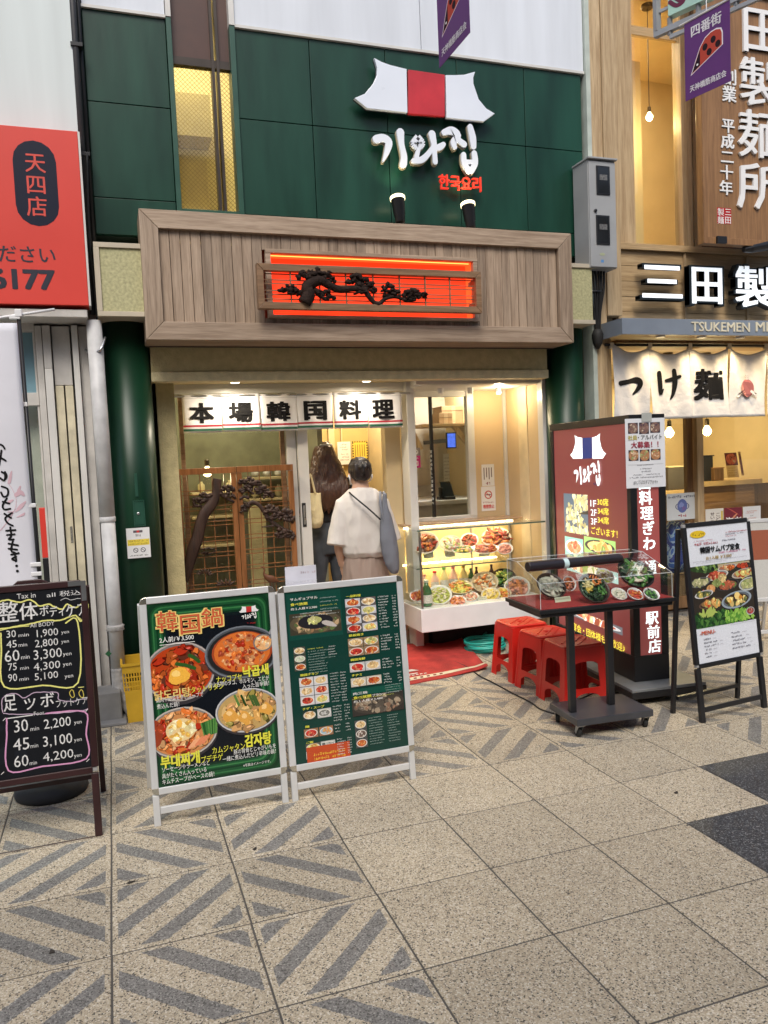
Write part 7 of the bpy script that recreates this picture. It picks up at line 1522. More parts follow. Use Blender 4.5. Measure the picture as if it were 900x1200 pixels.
cbp = [tuple(atz(x, y, .006)) for x, y in ((520, 770), (548, 782), (562, 792), (578, 800), (600, 812), (622, 823), (636, 832))] + [(2.45, 3.95, .008), (2.6, 4.15, .008), (2.9, 4.3, .008)]
o = part('power_cable', B().tube(smoothpath(cbp, 6), .0045, 7), M('rubber'), None, smooth=True); tag(o, 'thin black cable running over the tiles from the doormat to the cart', 'cable')
yc = thing('yellow_crate', 'yellow plastic crate at the foot of the green pillar, half hidden by the menu board', 'crate', (.17, 5.12, 0))
cx_, cy_ = atz(151, 848, 0).x, atz(151, 848, 0).y; ym = mat('crate_yellow', (.55, .33, .02), .45, var=.12)
def crz(z, d=0): k_ = 1-.10*(1-z/.37); return (cx_-.02+.175*(1-k_)+d, cx_+.33-.175*(1-k_)-d, cy_+.12*(1-k_)+d, cy_+.24-.12*(1-k_)-d)
def wallp(nm, z0, z1):
    b_ = B(); a = crz(z0); c = crz(z1); ai = crz(z0, .006); ci = crz(z1, .006)
    b_.rings([[(q[0], q[2], z), (q[1], q[2], z), (q[1], q[3], z), (q[0], q[3], z)] for q, z in ((a, z0), (c, z1), (ci, z1), (ai, z0), (a, z0))], cap=False); return part(nm, b_, ym, yc)
wallp('lower_wall', 0, .20); wallp('rim', .31, .37); r_ = crz(.35); part('rim_lip', B().box(r_[0]-.008, r_[1]+.008, r_[2]-.008, r_[2]-.0005, .355, .372).box(r_[0]-.008, r_[0]-.0005, r_[2], r_[3]+.008, .355, .372).box(r_[1]+.0005, r_[1]+.008, r_[2], r_[3]+.008, .355, .372).box(r_[0], r_[1], r_[3]+.0005, r_[3]+.008, .355, .372), ym, yc)
a = crz(.1); part('floor', B().box(a[0]+.006, a[1]-.006, a[2]+.006, a[3]-.006, .01, .016), ym, yc)
for k in range(22):
    f_ = k/21; q0_, q1_ = crz(.2), crz(.31); part('wall_bar', B().bar((q0_[0]+(q0_[1]-q0_[0])*f_, q0_[2]+.003, .2), (q1_[0]+(q1_[1]-q1_[0])*f_, q1_[2]+.003, .31), .007, .006, up=(0, 1, 0)), ym, yc)
    part('wall_bar', B().bar((q0_[0]+(q0_[1]-q0_[0])*f_, q0_[3]-.003, .2), (q1_[0]+(q1_[1]-q1_[0])*f_, q1_[3]-.003, .31), .007, .006, up=(0, 1, 0)), ym, yc)
for z in (.225, .255, .285):
    q_ = crz(z); part('wall_bar', B().box(q_[0], q_[1], q_[2]+.001, q_[2]+.005, z-.003, z+.003), ym, yc); part('wall_bar', B().box(q_[0], q_[1], q_[3]-.005, q_[3]-.001, z-.003, z+.003), ym, yc)
for s_ in (0, 1):
    for k in range(5): q0_, q1_ = crz(.2), crz(.31); y_ = .2+.15*k; part('wall_bar', B().bar((q0_[s_], q0_[2]+(q0_[3]-q0_[2])*y_, .2), (q1_[s_], q1_[2]+(q1_[3]-q1_[2])*y_, .31), .007, .006, up=(1, 0, 0)), ym, yc)
# ------------------------------------------------------------------ left neighbour: massage shop
ls = thing('massage_shop_building', 'old white shop front with a tall window, left of the green restaurant', 'building', (-.8, 5.4, 0))
YLs = 5.40
xL = lambda px, y=520, Y=YLs: at(px, y, Y).x
zr = 2.50
def lb(nm, a, c, z0, z1, Y=YLs, d=.06, mm='old_white', bev=.003, root=ls): return part(nm, B().box(xL(a, 520, Y), xL(c, 520, Y)-.0015, Y, Y+d, z0, z1), M(mm), root, bev=bev)
part('upper_wall', B().box(-3.5, at(94, 100, 5.3).x-.0, 5.3, 5.5, 3.60, 6.2), M('white_panel'), ls, bev=.003)
part('backing_wall', B().box(-3.5, -.0, 5.56, 5.7, 0, 6.2).box(-.045, -.003, 5.50, 5.56, 0, 6.2) if False else B().box(-.52, -.0, 5.56, 5.7, 0, 6.2).box(-3.5, -.52, 5.56, 5.7, 2.45, 6.2), M('old_white'), ls)
lb('window_jamb', 50, 58, 0, 2.47, 5.38, .16, 'old_white'); lb('jamb_strip', 58.5, 68, 0, 2.2, 5.36, .16, 'white_metal'); lb('jamb_strip', 58.5, 68, 2.202, 2.47, 5.37, .16, 'old_white')
lb('shutter_guide', 69.5, 79.5, 0, 2.1, 5.39, .12, 'old_cream'); lb('shutter_guide', 81, 90.5, 0, 2.1, 5.39, .12, 'old_cream'); lb('guide_head', 69.5, 90.5, 2.103, 2.47, 5.395, .12, 'old_white')
lb('white_batten', 92.5, 100, 0, 2.47, 5.35, .16, 'white_metal'); lb('plaster_strip', 100.5, 111, 0, 2.47, 5.39, .16, 'old_white')
lb('window_frame', -60, 50, 1.98, 2.06, 5.40, .08, 'old_white'); lb('window_frame', -60, 50, 2.44, 2.5, 5.40, .08, 'old_white'); lb('frame_stile', 47, 50, 0, 2.44, 5.41, .08, 'old_white')
lb('ledge', -90, 113, 2.485, 2.53, 5.16, .36, 'old_white')
part('pane', B().box(-2.2, xL(47), 5.46, 5.464, 2.061, 2.439), mat('frosted_blue', (.22, .38, .45), .25, var=.3, nscale=2), ls); part('pane', B().box(-2.2, xL(47), 5.46, 5.464, .2, 1.979), M('window_glass'), ls)
lb('red_panel', 40, 48.5, 1.02, 1.34, 5.44, .01, 'red_sign'); lb('black_base', 40, 48.5, .0, 1.018, 5.44, .01, 'black_plastic')
sr = B().box(-3.5, -.45, 7.5, 7.55, 0, 3).box(-3.5, -.45, 5.7, 7.5, 2.6, 2.65).box(-3.5, -.45, 5.57, 7.5, -.01, .02).box(-.5, -.45, 5.71, 7.5, .03, 2.59); part('shop_interior', sr, mat('pale_blue_wall', (.45, .56, .58), .6), ls)
ceiling_lamp('round ceiling lamp inside the white massage shop on the left', -1.1, 6.4, 2.6, .12, 18, (.85, .95, 1))
for i, (a, c) in enumerate(((37.5, 40.5), (42, 46.5))): part('curtain_fold', B().box(xL(a, 540, 5.6), xL(c, 540, 5.6), 5.6, 5.63, .3, 1.78), mat('curtain_%d' % i, [(.2, .19, .15), (.35, .48, .5)][i], .8), ls, bev=.008)
for i, (a, c) in enumerate(((72, 76), (82, 86))):
    t_ = thing('guide_sticker', ['faded small sticker on the left cream shutter rail', 'faded small sticker on the right cream shutter rail'][i], 'sticker', at(a, 625, 5.38)); PG = yplane(5.388)
    _, ik, (u0, v0, u1, v1) = sheet('', '', '', PG, a, 617, c, 636, (.15, .14, .12), root=t_, th=.001)
    for k in range(6): ik.scrib(u0+.002, v0+(v1-v0)*(.06+.15*k), u1-.002, (v1-v0)*.09, (.45, .43, .38))
    ik.done('print', M('print'), t_)
# red sign
rs = thing('red_signboard', 'large red signboard with a black capsule reading 天四店, top left', 'signboard', (-1, 5.16, 2.54)); YR = 5.14; PR = yplane(YR)
rx1 = (at(92, 154, YR).x+at(103, 360, YR).x)/2; rz1 = at(92, 154, YR).z; rz0 = at(103, 358, YR).z
part('board', B().box(-3.4, rx1, YR, YR+.14, rz0, rz1), M('red_sign'), rs, bev=.003); part('edge_trim', B().box(rx1+.0005, rx1+.012, YR+.002, YR+.14, rz0, rz1), M('white_metal'), rs)
ik = Ink(PR, .001); a = PR.px(16, 205); c = PR.px(68.5, 232); tp_, bt_ = PR.px(43, 165)[1], PR.px(44, 265)[1]; r = (c[0]-a[0])/2; ik.rr(a[0], bt_, c[0], tp_, r*.999, (.012, .014, .03))
ik.done('capsule', M('print'), rs)
b_ = B(); column(b_, PR, '天四店', (40.5, 177), (44, 254), 25.5, bold=1, off=.002); part('capsule_lettering', b_, mat('sign_red_ink', (.62, .06, .04), .5), rs)
b_ = B(); line(b_, PR, 'ください', (-22, 306), (65, 304), 19.5, bold=1, off=.0015); line(b_, PR, '6177', (-9, 337.5), (64, 337), 22.5, bold=3, off=.0015); part('lettering', b_, M('navy_ink'), rs)
# pipes
pp = thing('black_conduits', 'pair of thin black conduits running down beside the green cladding', 'conduit', (-.04, 5.4, 0))
part('conduit', B().tube([(-.040, 5.31, 2.53), (-.034, 5.31, 6.2)], .020, 12), M('grey_cable'), pp, smooth=True); part('conduit', B().tube([(-.008, 5.36, 2.45), (-.006, 5.36, 6.2)], .014, 12), M('dark_metal'), pp, smooth=True)
part('conduit', B().tube(smoothpath([(-.02, 5.29, 2.2), (-.018, 5.29, 2.6), (-.030, 5.27, 3.0), (-.012, 5.28, 3.5)], 5), .007, 8), M('rubber'), pp, smooth=True)
for z in (2.85, 3.5, 4.15, 4.8): part('clamp', B().box(-.065, .006, 5.285, 5.34, z-.012, z+.012), M('dark_metal'), pp, bev=.002)
pq = thing('white_drainpipe', 'dented white drainpipe with a wrapped elbow at its foot, beside the green pillar', 'drainpipe', (-.09, 5.22, 0))
a, c = at(110, 380, 5.24), at(120, 640, 5.22); rp_ = .046
xa = a.x
part('pipe', B().tube([(xa, 5.25, 2.48), (xa+.004, 5.24, 1.25)], rp_, 20), M('pipe_white'), pq, smooth=True); part('pipe_lower', B().tube([(xa+.004, 5.24, 1.249), (xa+.008, 5.23, .30)], rp_*.93, 20), M('pipe_white'), pq, smooth=True)
z_ = at(122, 738, 5.2).z; part('collar', B().lathe([(rp_*1.0, -.02), (rp_*1.22, -.014), (rp_*1.1, 0), (rp_*1.24, .012), (rp_*1.0, .02)], (xa+.006, 5.235, z_), 22), M('pipe_tape'), pq, smooth=True)
part('socket_ring', B().lathe([(rp_*.97, 0), (rp_*1.05, .004), (rp_*1.05, .03), (rp_*.97, .034)], (xa+.004, 5.24, 1.235), 22), M('pipe_white'), pq, smooth=True)
part('wrapped_elbow', B().tube(smoothpath([(xa+.008, 5.23, .31), (xa+.012, 5.225, .18), (xa+.04, 5.20, .10), (xa+.085, 5.17, .03)], 5), [rp_*1.0]*5+[rp_*1.08]*5+[rp_*1.0]*6, 18), M('pipe_tape'), pq, smooth=True)
Pd = PL((xa+.006, 5.235-rp_*1.0, 0)); ik = Ink(Pd, .0015); cpx = Pd.px(127, 766); ik.poly([(cpx[0]-.02, cpx[1]), (cpx[0], cpx[1]-.02), (cpx[0]+.02, cpx[1]), (cpx[0], cpx[1]+.02)], (.03, .12, .05)); ik.done('green_diamond_sticker', M('print'), pq)
part('bracket_hook', B().tube(smoothpath([(xa-.06, 5.36, 2.32), (xa-.03, 5.25, 2.28), (xa+.03, 5.2, 2.30), (xa+.06, 5.25, 2.38)], 4), .008, 8), M('steel'), pq, smooth=True)
part('concrete_foot', B().box(xa-.14, xa+.015, 5.10, 5.3, 0, .19), M('kerb_grey'), pq, bev=.008)
o = part('concrete_edge', B().box(-3, .0, 5.02, 5.56, .001, .02), M('kerb_grey'), ls, bev=.004)

# ------------------------------------------------------------------ chalkboard
chm = mat('mahogany', (.030, .009, .010), .4, var=.25, nscale=6)
Hc = 1.075; cb0 = (-.126-.62, 3.52); cb1 = (-.126, 3.518)
cbd, PC, (u0, v0, u1, v1) = standing_board('chalkboard', 'black chalkboard easel in a dark red wooden frame with massage prices in chalk', 'chalkboard', cb0, cb1, .10, Hc, .265, .028, chm, None, .50, crossz=(.0, .001), legs=.03, up=.19)
ik = Ink(PC, .0008); ik.box(u0, v0, u1, v1, (.008, .009, .012)); w_, h_ = u1-u0, v1-v0
for k in range(16): ik.ell(random.uniform(u0, u1), random.uniform(v0, v1), .04, .02, (.011, .013, .018), 9, random.random()*3, .4, (u0, v0, u1, v1))
def wig(pts, w, c, amp=1.2):
    P = smoothpath([(p[0], p[1]) for p in pts], 5); ik.stroke([(x+random.uniform(-.25, .25)*amp, y+random.uniform(-.25, .25)*amp) for x, y in P], w, c)
yel, pnk, wht = (.72, .70, .22), (.62, .30, .50), (.7, .7, .7)
wig([(0, 705), (10, 703), (22, 706), (36, 703), (46, 710), (56, 708), (64, 711), (73, 714), (79, 708), (88, 712), (96, 708), (103, 708), (102, 716), (99, 725), (94, 728), (90, 722), (84, 722), (70, 727), (55, 727), (40, 730), (20, 734), (0, 737)], .006, yel, 1.5)
wig([(0, 739), (14, 735.5), (34, 733.5)], .003, yel, .5); wig([(77, 730), (91, 729), (91.5, 800), (50, 803), (5, 804.5), (1.5, 760), (1, 742)], .006, yel, .8)
wig([(3, 835), (2, 822), (8, 814), (20, 813), (28, 818), (40, 812), (58, 811), (68, 812), (69, 820), (84, 822), (98, 819), (105, 821), (103, 830), (94, 833), (60, 836), (20, 837), (4, 836)], .0035, (.5, .38, .5), 1.5)
wig([(8, 842), (38, 838)], .004, wht, .5); wig([(54, 836), (99, 834), (101, 860), (101, 889), (50, 898), (10, 903), (8, 860), (8, 842)], .006, pnk, .8)
for x, y in ((5, 843), (102, 832), (3, 906), (103, 891)): wig([(x-1.5, y+1.5), (x+1.5, y-1.5)], .0025, wht, .2)
for x in (84, 95): wig([(x, 808), (x-2.5, 812), (x, 817), (x+3, 816), (x+2, 810), (x, 808)], .003, (.6, .5, .1), .3); wig([(x-3, 805.5), (x+3, 805)], .003, yel, .3)
wig([(71, 703.5), (77, 701), (83, 703), (90, 701.5), (98, 701.5)], .002, wht, .5)
ik.done('chalk_lines', M('print'), cbd)
chk = mat('chalk_white', (.62, .62, .62), .9, var=.25, nscale=120)
letters(cbd, PC, [('整', (0-1, 730), (22, 727), 24, 1), ('体', (23.5, 727), (45, 724), 20, 1), ('ボ', (47, 722), (57.5, 720), 12, 1), ('ディ', (58.5, 723), (76, 720.5), 12, 1), ('ケア', (78, 723), (102, 720), 14.5, 1), ('足', (5, 834), (20, 832), 19, 1), ('ツ', (29, 832), (42, 829), 13, 1), ('ボ', (48, 829), (64, 826), 16, 1), ('フットケア', (66, 829.5), (103, 825), 9, 0)], chk, 'chalk_lettering', off=.0045)
letters(cbd, PC, [('Tax in', (20, 702), (42, 700.5), 6, 0), ('all 税込', (55, 700.5), (95, 698.5), 6.5, 0), ('All BODY', (35.5, 735.5), (64, 732), 5, 0), ('Foot', (40, 838.5), (52, 836.5), 4.5, 0),
    ('30', (8, 747.5), (19, 746.5), 8.5, 0), ('min', (22, 746.5), (34, 745), 4, 0), ('1,900', (43.5, 748), (68.5, 745), 10, 0), ('yen', (72, 744), (81, 743), 4, 0),
    ('45', (8, 759.5), (20, 758.5), 8.5, 0), ('min', (22, 758), (32, 757), 4, 0), ('2,800', (41.5, 760), (68.5, 757), 10, 0), ('yen', (72, 755), (81, 754), 4, 0),
    ('60', (6, 776), (23.5, 775), 13.5, 0), ('min', (25, 772.5), (35, 771.5), 4.5, 0), ('3,300', (40, 775), (73, 771), 13, 0), ('yen', (74, 770), (84, 769), 4.5, 0),
    ('75', (10, 786), (20, 785), 8.5, 0), ('min', (24, 785), (34, 784), 4, 0), ('4,300', (40, 787.5), (71, 784), 10.5, 0), ('yen', (74, 782), (84, 781), 4.5, 0),
    ('90', (10, 799), (20.5, 798), 9, 0), ('min', (23, 798), (34, 797), 4, 0), ('5,100', (41, 798.5), (68.5, 795), 9.5, 0), ('yen', (76, 796), (86, 795), 4.5, 0),
    ('30', (17, 858.5), (33.5, 857), 14.5, 0), ('min', (36, 856.5), (46, 855), 4.5, 0), ('2,200', (52, 856), (83.5, 851), 13, 0), ('yen', (87, 850), (96, 849), 4.5, 0),
    ('45', (16, 880), (35, 877.5), 14, 0), ('min', (36, 876.5), (45, 875), 4.5, 0), ('3,100', (51, 877), (85, 870), 14, 0), ('yen', (87, 870.5), (96, 869), 4.5, 0),
    ('60', (17, 899.5), (34, 897.5), 13.5, 0), ('min', (35, 896.5), (43.5, 895), 4.5, 0), ('4,200', (51, 894), (86.5, 889), 12, 0), ('yen', (87, 889), (96, 888), 4.5, 0)], chk, 'chalk_prices', off=.0045, bold=0)
p = PC.px(107, 690); tr_ = PL(PC.w(0, 0, .0065), PC.u, PC.v)
tw_ = (u1-u0)+.056; v_t = v1+.028
part('corner_plate', B().prism([PC.w(tw_-.075, v_t-.004, .0062), PC.w(tw_-.075, v_t-.024, .0062), PC.w(tw_-.024, v_t-.024, .0062), PC.w(tw_-.024, v_t-.09, .0062), PC.w(tw_-.004, v_t-.09, .0062), PC.w(tw_-.004, v_t-.004, .0062)], PC.n*.0015), M('steel'), cbd)
part('top_catch', B().prism([PC.w(.33, v_t+.001, -.01), PC.w(.47, v_t+.001, -.01), PC.w(.44, v_t+.018, -.01), PC.w(.35, v_t+.018, -.01)], PC.n*.014), chm, cbd, bev=.003)
# flag
fb_ = atz(64, 934, .03); YFl = 4.12
fg = thing('banner_flag', 'tall white banner flag with black brush writing and a pink flower on a black pole', 'banner flag', (fb_.x, YFl, 0))
p0 = at(47.5, 690, YFl); p1 = at(21.5, 366, YFl); xpb = p0.x+(p0.x-p1.x)/(p0.z-p1.z)*(.03-p0.z)
def polex(z): return p0.x+(p1.x-p0.x)*(z-p0.z)/(p1.z-p0.z)
part('pole', B().tube([(polex(.05), YFl, .05), (polex(p1.z), YFl, p1.z)], .0095, 12), M('black_plastic'), fg, smooth=True)
part('pole_base', B().lathe([(.165, 0), (.17, .012), (.165, .04), (.12, .062), (.03, .07), (.03, .1), (.014, .1)], (polex(.05)-.02, YFl, 0), 28), M('black_matte'), fg, smooth=True)
a, c = at(-40, 378.5, YFl), at(64, 362.5, YFl); part('cross_arm', B().tube([a, c], .0065, 10), M('white_plastic'), fg, smooth=True); part('arm_socket', B().box(p1.x-.016, p1.x+.016, YFl-.016, YFl+.016, p1.z-.022, p1.z+.012), M('white_plastic'), fg, bev=.003)
ztop, zbot = at(17, 379, YFl).z, .80
def flx(z): return polex(z)-.009
def flag_pt(u, v, o=0): z = ztop*v+zbot*(1-v)-.012*u*0; xr = flx(z); return V((xr-.45*(1-u), YFl-.012-o-.012*math.sin(v*7+u*3)-.01*math.sin(u*9), z-(1-u)*.02))
fc_ = part('cloth', B().grid(20, 36, flag_pt), mat('flag_white', (.66, .66, .72), .85, var=.03), fg, smooth=True); md = fc_.modifiers.new('t', 'SOLIDIFY'); md.thickness = .0015; md.offset = 1
for y in (372, 474, 592, 661, 672): q_ = at(20+(y-366)*.0855, y, YFl); part('cloth_clip', B().box(q_.x-.035, q_.x+.012, YFl-.014, YFl+.014, q_.z-.010, q_.z+.010), M('white_plastic'), fg, bev=.003)
PFl = yplane(YFl-.012)
def drape(b_, o):
    for q_ in b_.v:
        v = (q_.z-zbot)/(ztop-zbot); xr = flx(q_.z); u = 1-(xr-q_.x)/.45; q_.y = flag_pt(u, v).y-.003-o
b_ = B()
BR_ = [[(-3, 520), (3, 522), (6, 526)], [(2, 528), (0, 540), (-1, 545)], [(-2, 535), (4, 538), (7, 540)],
       [(2, 553), (6, 556), (5, 563), (0, 560)], [(5, 563), (8, 558), (6, 553)], [(2, 570), (9, 573), (9, 580), (4, 582), (1, 577)],
       [(8, 584), (3, 592), (5, 597), (12, 596)], [(3, 588), (11, 590)], [(14, 601), (6, 607), (9, 613), (15, 616)], [(5, 602), (13, 607)],
       [(7, 622), (18, 621)], [(8, 627), (17, 626)], [(12, 618), (13, 628), (10, 632), (16, 632)], [(10, 637), (21, 639)], [(15, 634), (13, 645), (18, 648)], [(10, 643), (20, 644)],
       [(13, 650), (22, 648)], [(16, 647), (19, 656), (14, 655), (19, 652)]]
brush(b_, PFl, [[(x, y, 2.4) for x, y in s] for s in BR_], lambda x, y: PFl.px(x, y), .0, 0); 
for x, y in ((18.5, 657), (19.5, 663), (20.5, 669)): c = PFl.px(x, y); b_.poly([PFl.w(c[0]+.0065*math.cos(k), c[1]+.0065*math.sin(k), 0) for k in [i*6.283/10 for i in range(10)]])
drape(b_, .001); part('brush_writing', b_, M('black_ink'), fc_)
b_ = B(); FLW = [[(9, 600, 1), (17, 598, .8), (19, 585, .6), (14, 572, .6), (9, 566, .5)], [(11, 565, 4), (13, 556, 3), (14, 552, 1)], [(19, 580, 5), (24, 577, 6), (28, 580, 3)], [(22, 575, 4), (24, 570, 2)], [(18, 600, 1), (24, 594, 5), (30, 588, 2)], [(20, 606, 1), (27, 603, 3), (29, 601, 1)], [(0, 622, 1), (8, 612, 1), (16, 600, 1)], [(11, 588, 4), (15, 586, 2)]]
brush(b_, PFl, FLW, lambda x, y: PFl.px(x, y), 0, 0); drape(b_, 0); part('flower_print', b_, mat('flag_pink', (.62, .42, .48), .85), fc_)

# ------------------------------------------------------------------ arcade flags and the mint sign above
for i, (X0, X1, ya, yb, zb, zt, pa, pb) in enumerate(((1.605, 1.615, 3.581, 3.259, 3.40, 3.93, (515, 80), (551, 38)), (3.051, 3.113, 3.598, 3.336, 3.40, 3.80, (803.5, 119), (856.5, 95)))):
    FA, FB = atz(pa[0], pa[1], zb), atz(pb[0], pb[1], zb); uu = V((FB.x-FA.x, FB.y-FA.y, 0)); Wf = uu.length; PF_ = PL(FA-V((0, 0, zb)), uu, (0, 0, 1))
    t_ = thing('arcade_flag', ['purple pennant with a ladybird, cut by the top edge, above the roof emblem', 'purple pennant reading 四番街 with a ladybird, above the noodle shop'][i], 'pennant', FA, 'purple arcade pennants')
    b_ = B(); b_.prism([PF_.w(0, zb, -.001), PF_.w(Wf, zb, -.001), PF_.w(Wf, zt, -.001), PF_.w(0, zt, -.001)], PF_.n*.002); part('cloth', b_, mat('purple_cloth', (.10, .022, .15), .6, var=.06), t_)
    part('hanging_rod', B().tube([PF_.w(-.03, zt+.004, 0), PF_.w(Wf+.03, zt+.004, 0)], .006, 8), M('white_metal'), t_); part('hanger', B().tube([PF_.w(Wf*.5, zt+.004, 0), PF_.w(Wf*.5, zt+1.6, 0)], .003, 6), M('steel'), t_)
    ik = Ink(PF_, .0016); Hf = .40; f = lambda x, y: (Wf*x, zb+Hf*y)
    bug = [(.13, .295), (.20, .40), (.34, .60), (.46, .695), (.60, .735), (.72, .74), (.82, .715), (.85, .66), (.85, .50)]
    ik.poly([f(*p) for p in bug], (.75, .7, .75)); cx0_, cy0_ = .5, .53; sh = [(cx0_+(x-cx0_)*.93, cy0_+(y-cy0_)*.93) for x, y in bug]; ik.poly([f(*p) for p in sh], (.42, .06, .04)); ik.poly([f(*p) for p in ((.16, .322), (.22, .40), (.35, .58), (.345, .375))], (.02, .01, .02))
    for x, y in ((.46, .575), (.64, .62), (.55, .49), (.74, .54)): c = f(x, y); ik.ell(c[0], c[1], Wf*.058, Hf*.045, (.02, .01, .015), 14)
    c = f(.285, .40); ik.ell(c[0], c[1], Wf*.022, Hf*.014, (.8, .8, .8), 8); ik.done('ladybird', M('print_cloth'), t_)
    b_ = B(); puttext(b_, PF_, '天神橋筋商店会', Wf*.11, zb+Hf*.085, Wf*.80, Hf*.085, bold=2, off=.0022); puttext(b_, PF_, '四番街', Wf*.16, zb+Hf*.78, Wf*.66, Hf*.145, bold=2, off=.0022) if i else None; part('lettering', b_, mat('flag_ink', (.7, .68, .72), .7), t_)
ms = thing('mint_hanging_sign', 'pale mint projecting sign in a grey metal frame, cut by the top edge', 'hanging sign', atz(785, 20, 3.9))
SA, SB = atz(785, 20.5, 3.9), atz(832, -1, 3.9)
uu = V((SB.x-SA.x, SB.y-SA.y, 0)); PMs = PL(SA-V((0, 0, 3.9)), uu, (0, 0, 1)); Lm = uu.length*2.2
b_ = B(); b_.prism([PMs.w(0, 3.9, -.03), PMs.w(Lm, 3.9, -.03), PMs.w(Lm, 4.5, -.03), PMs.w(0, 4.5, -.03)], PMs.n*.05); part('panel', b_, mat('mint', (.38, .58, .50), .4), ms)
part('frame_bar', B().bar(PMs.w(-.09, 3.84, 0), PMs.w(Lm, 3.84, 0), .03, .03), M('bracket_grey'), ms); part('frame_bar', B().bar(PMs.w(-.075, 3.856, 0), PMs.w(-.075, 4.5, 0), .03, .03, up=(0, 1, 0)), M('bracket_grey'), ms)
part('frame_bar', B().bar(PMs.w(-.0, 3.795, 0), PMs.w(Lm, 3.795, 0), .02, .02), M('bracket_grey'), ms)
for k in (.0, .16, .36): part('spacer', B().bar(PMs.w(k, 3.806, 0), PMs.w(k, 3.899, 0), .02, .02, up=(0, 1, 0)), M('bracket_grey'), ms)
part('spacer', B().bar(PMs.w(-.059, 3.955, 0), PMs.w(-.001, 3.955, 0), .015, .015), M('bracket_grey'), ms)
b_ = B(); brush(b_, PMs, [[(787, 4, 4), (795, 8, 4), (803, 2, 5), (798, -4, 5)], [(792, -2, 4), (801, 3, 3), (808, -8, 4)]], lambda x, y: PMs.px(x, y), .021, 0); part('script', b_, mat('dark_script', (.12, .01, .04), .5), ms)
# electric meter box
Xm = 3.40; fy = 5.15
for k in range(80):
    Y_ = 5.38-.005*k; d_ = V((3.45, Y_, 3.3))-CO
mx0 = at(672, 240, 5.38).x; d_ = ray(690.5, 240); fy = mx0/d_.x*d_.y; 
mb = thing('meter_box', 'grey metal electricity meter box with two dark glass windows, right of the green wall', 'meter box', (mx0, fy, 2.9))
mx1 = at(722.5, 250, fy).x; mz1 = at(690, 186, fy).z; mz0 = at(690, 313, fy).z
part('case', B().box(mx0, mx1, fy+.012, 5.38, mz0, mz1), M('meter_grey'), mb, bev=.004); part('door', B().box(mx0+.004, mx1-.004, fy, fy+.0115, mz0+.006, mz1-.012), M('meter_grey'), mb, bev=.003); part('rain_hood', B().box(mx0-.008, mx1+.008, fy-.018, 5.38, mz1+.0005, mz1+.014), M('meter_grey'), mb, bev=.003)
for y0, y1 in ((194, 229), (252, 287)):
    a, c = at(698, y0, fy), at(714.5, y1, fy); wd = part('window_frame', B().box(a.x, c.x, fy-.008, fy-.0005, c.z, a.z), M('black_plastic'), mb, bev=.002)
    part('glass', B().box(a.x+.012, c.x-.012, fy-.0095, fy-.0082, c.z+.012, a.z-.012), M('dark_glass'), wd); part('dial', B().box(a.x+.025, c.x-.025, fy-.0105, fy-.0096, (a.z+c.z)/2-.0, (a.z+c.z)/2+.04), mat('dial_grey', (.12, .12, .12), .5, var=.6, nscale=80), wd)
q_ = at(697.5, 247, fy); part('lock', B().lathe([(.012, 0), (.012, .01), (.006, .012)], (0, 0, 0), 14, Matrix.Translation((q_.x, fy, q_.z)) @ Matrix.Rotation(rad(90), 4, 'X')), M('black_plastic'), mb)
q_ = at(706, 298, fy); part('sticker', B().lathe([(.016, 0), (.016, .0008)], (0, 0, 0), 16, Matrix.Translation((q_.x, fy-.0002, q_.z)) @ Matrix.Rotation(rad(90), 4, 'X') @ Matrix.Diagonal((1.5, .7, 1, 1))), mat('sticker_olive', (.35, .38, .25), .5), mb)
q_ = at(706, 306, fy); part('sticker', B().box(q_.x-.012, q_.x+.012, fy-.0008, fy-.0001, q_.z-.01, q_.z+.01), mat('sticker_blue', (.1, .25, .5), .5), mb)
bc = thing('black_cable_bundle', 'bundle of black cables hanging below the meter box', 'cables', ((mx0+mx1)/2, 5.3, 2.4))
for k, (xo, e) in enumerate(((-.06, .05), (-.035, .045), (-.01, .03), (.02, .02), (.045, .0), (.07, -.02))):
    xs_ = (mx0+mx1)/2+xo; part('cable', B().tube(smoothpath([(xs_, 5.28, mz0+.01), (xs_+.01*math.sin(k), 5.27, mz0-.12), (xs_+e+.0, 5.31, mz0-.3), ((mx0+mx1)/2+.03+.006*k, 5.34, mz0-.45)], 4), .009, 8), M('rubber'), bc, smooth=True)
part('cable_boot', B().rings([ell_ring(((mx0+mx1)/2+.04, 5.34, mz0-.45-.13+z), r, r, 10) for z, r in ((0, .012), (.04, .035), (.11, .045), (.15, .03))]), M('rubber'), bc, smooth=True)
part('cable_tie', B().lathe([(.05, 0), (.052, .006), (.05, .012)], ((mx0+mx1)/2+.0, 5.29, mz0-.16), 14, ex=1.3, ey=.6), M('black_plastic'), bc)

# ------------------------------------------------------------------ right neighbour: noodle shop
rsn = thing('noodle_shop_building', 'pale cedar noodle shop front with a tall lit upstairs window, right edge', 'building', (4.6, 5.5, 0))
def rx_(px, y, Y): return at(px, y, Y).x
ze = 6.3
part('corner_strip', B().box(3.622, 3.66, 5.36, 5.5, 0, ze), mat('pale_green_strip', (.45, .50, .45), .5), rsn, bev=.003)
part('cedar_post', B().box(3.665, 3.762, 5.37, 5.6, 0, ze), M('cedar'), rsn, bev=.003); part('cedar_post', B().box(3.766, 3.90, 5.36, 5.6, 2.60, ze), M('cedar'), rsn, bev=.003); part('cedar_post', B().box(3.766, 3.80, 5.38, 5.6, 0, 2.42), M('cedar'), rsn, bev=.003)
YU = 5.42
zsill = at(760, 287, YU).z; z2 = at(760, 372, 5.4).z
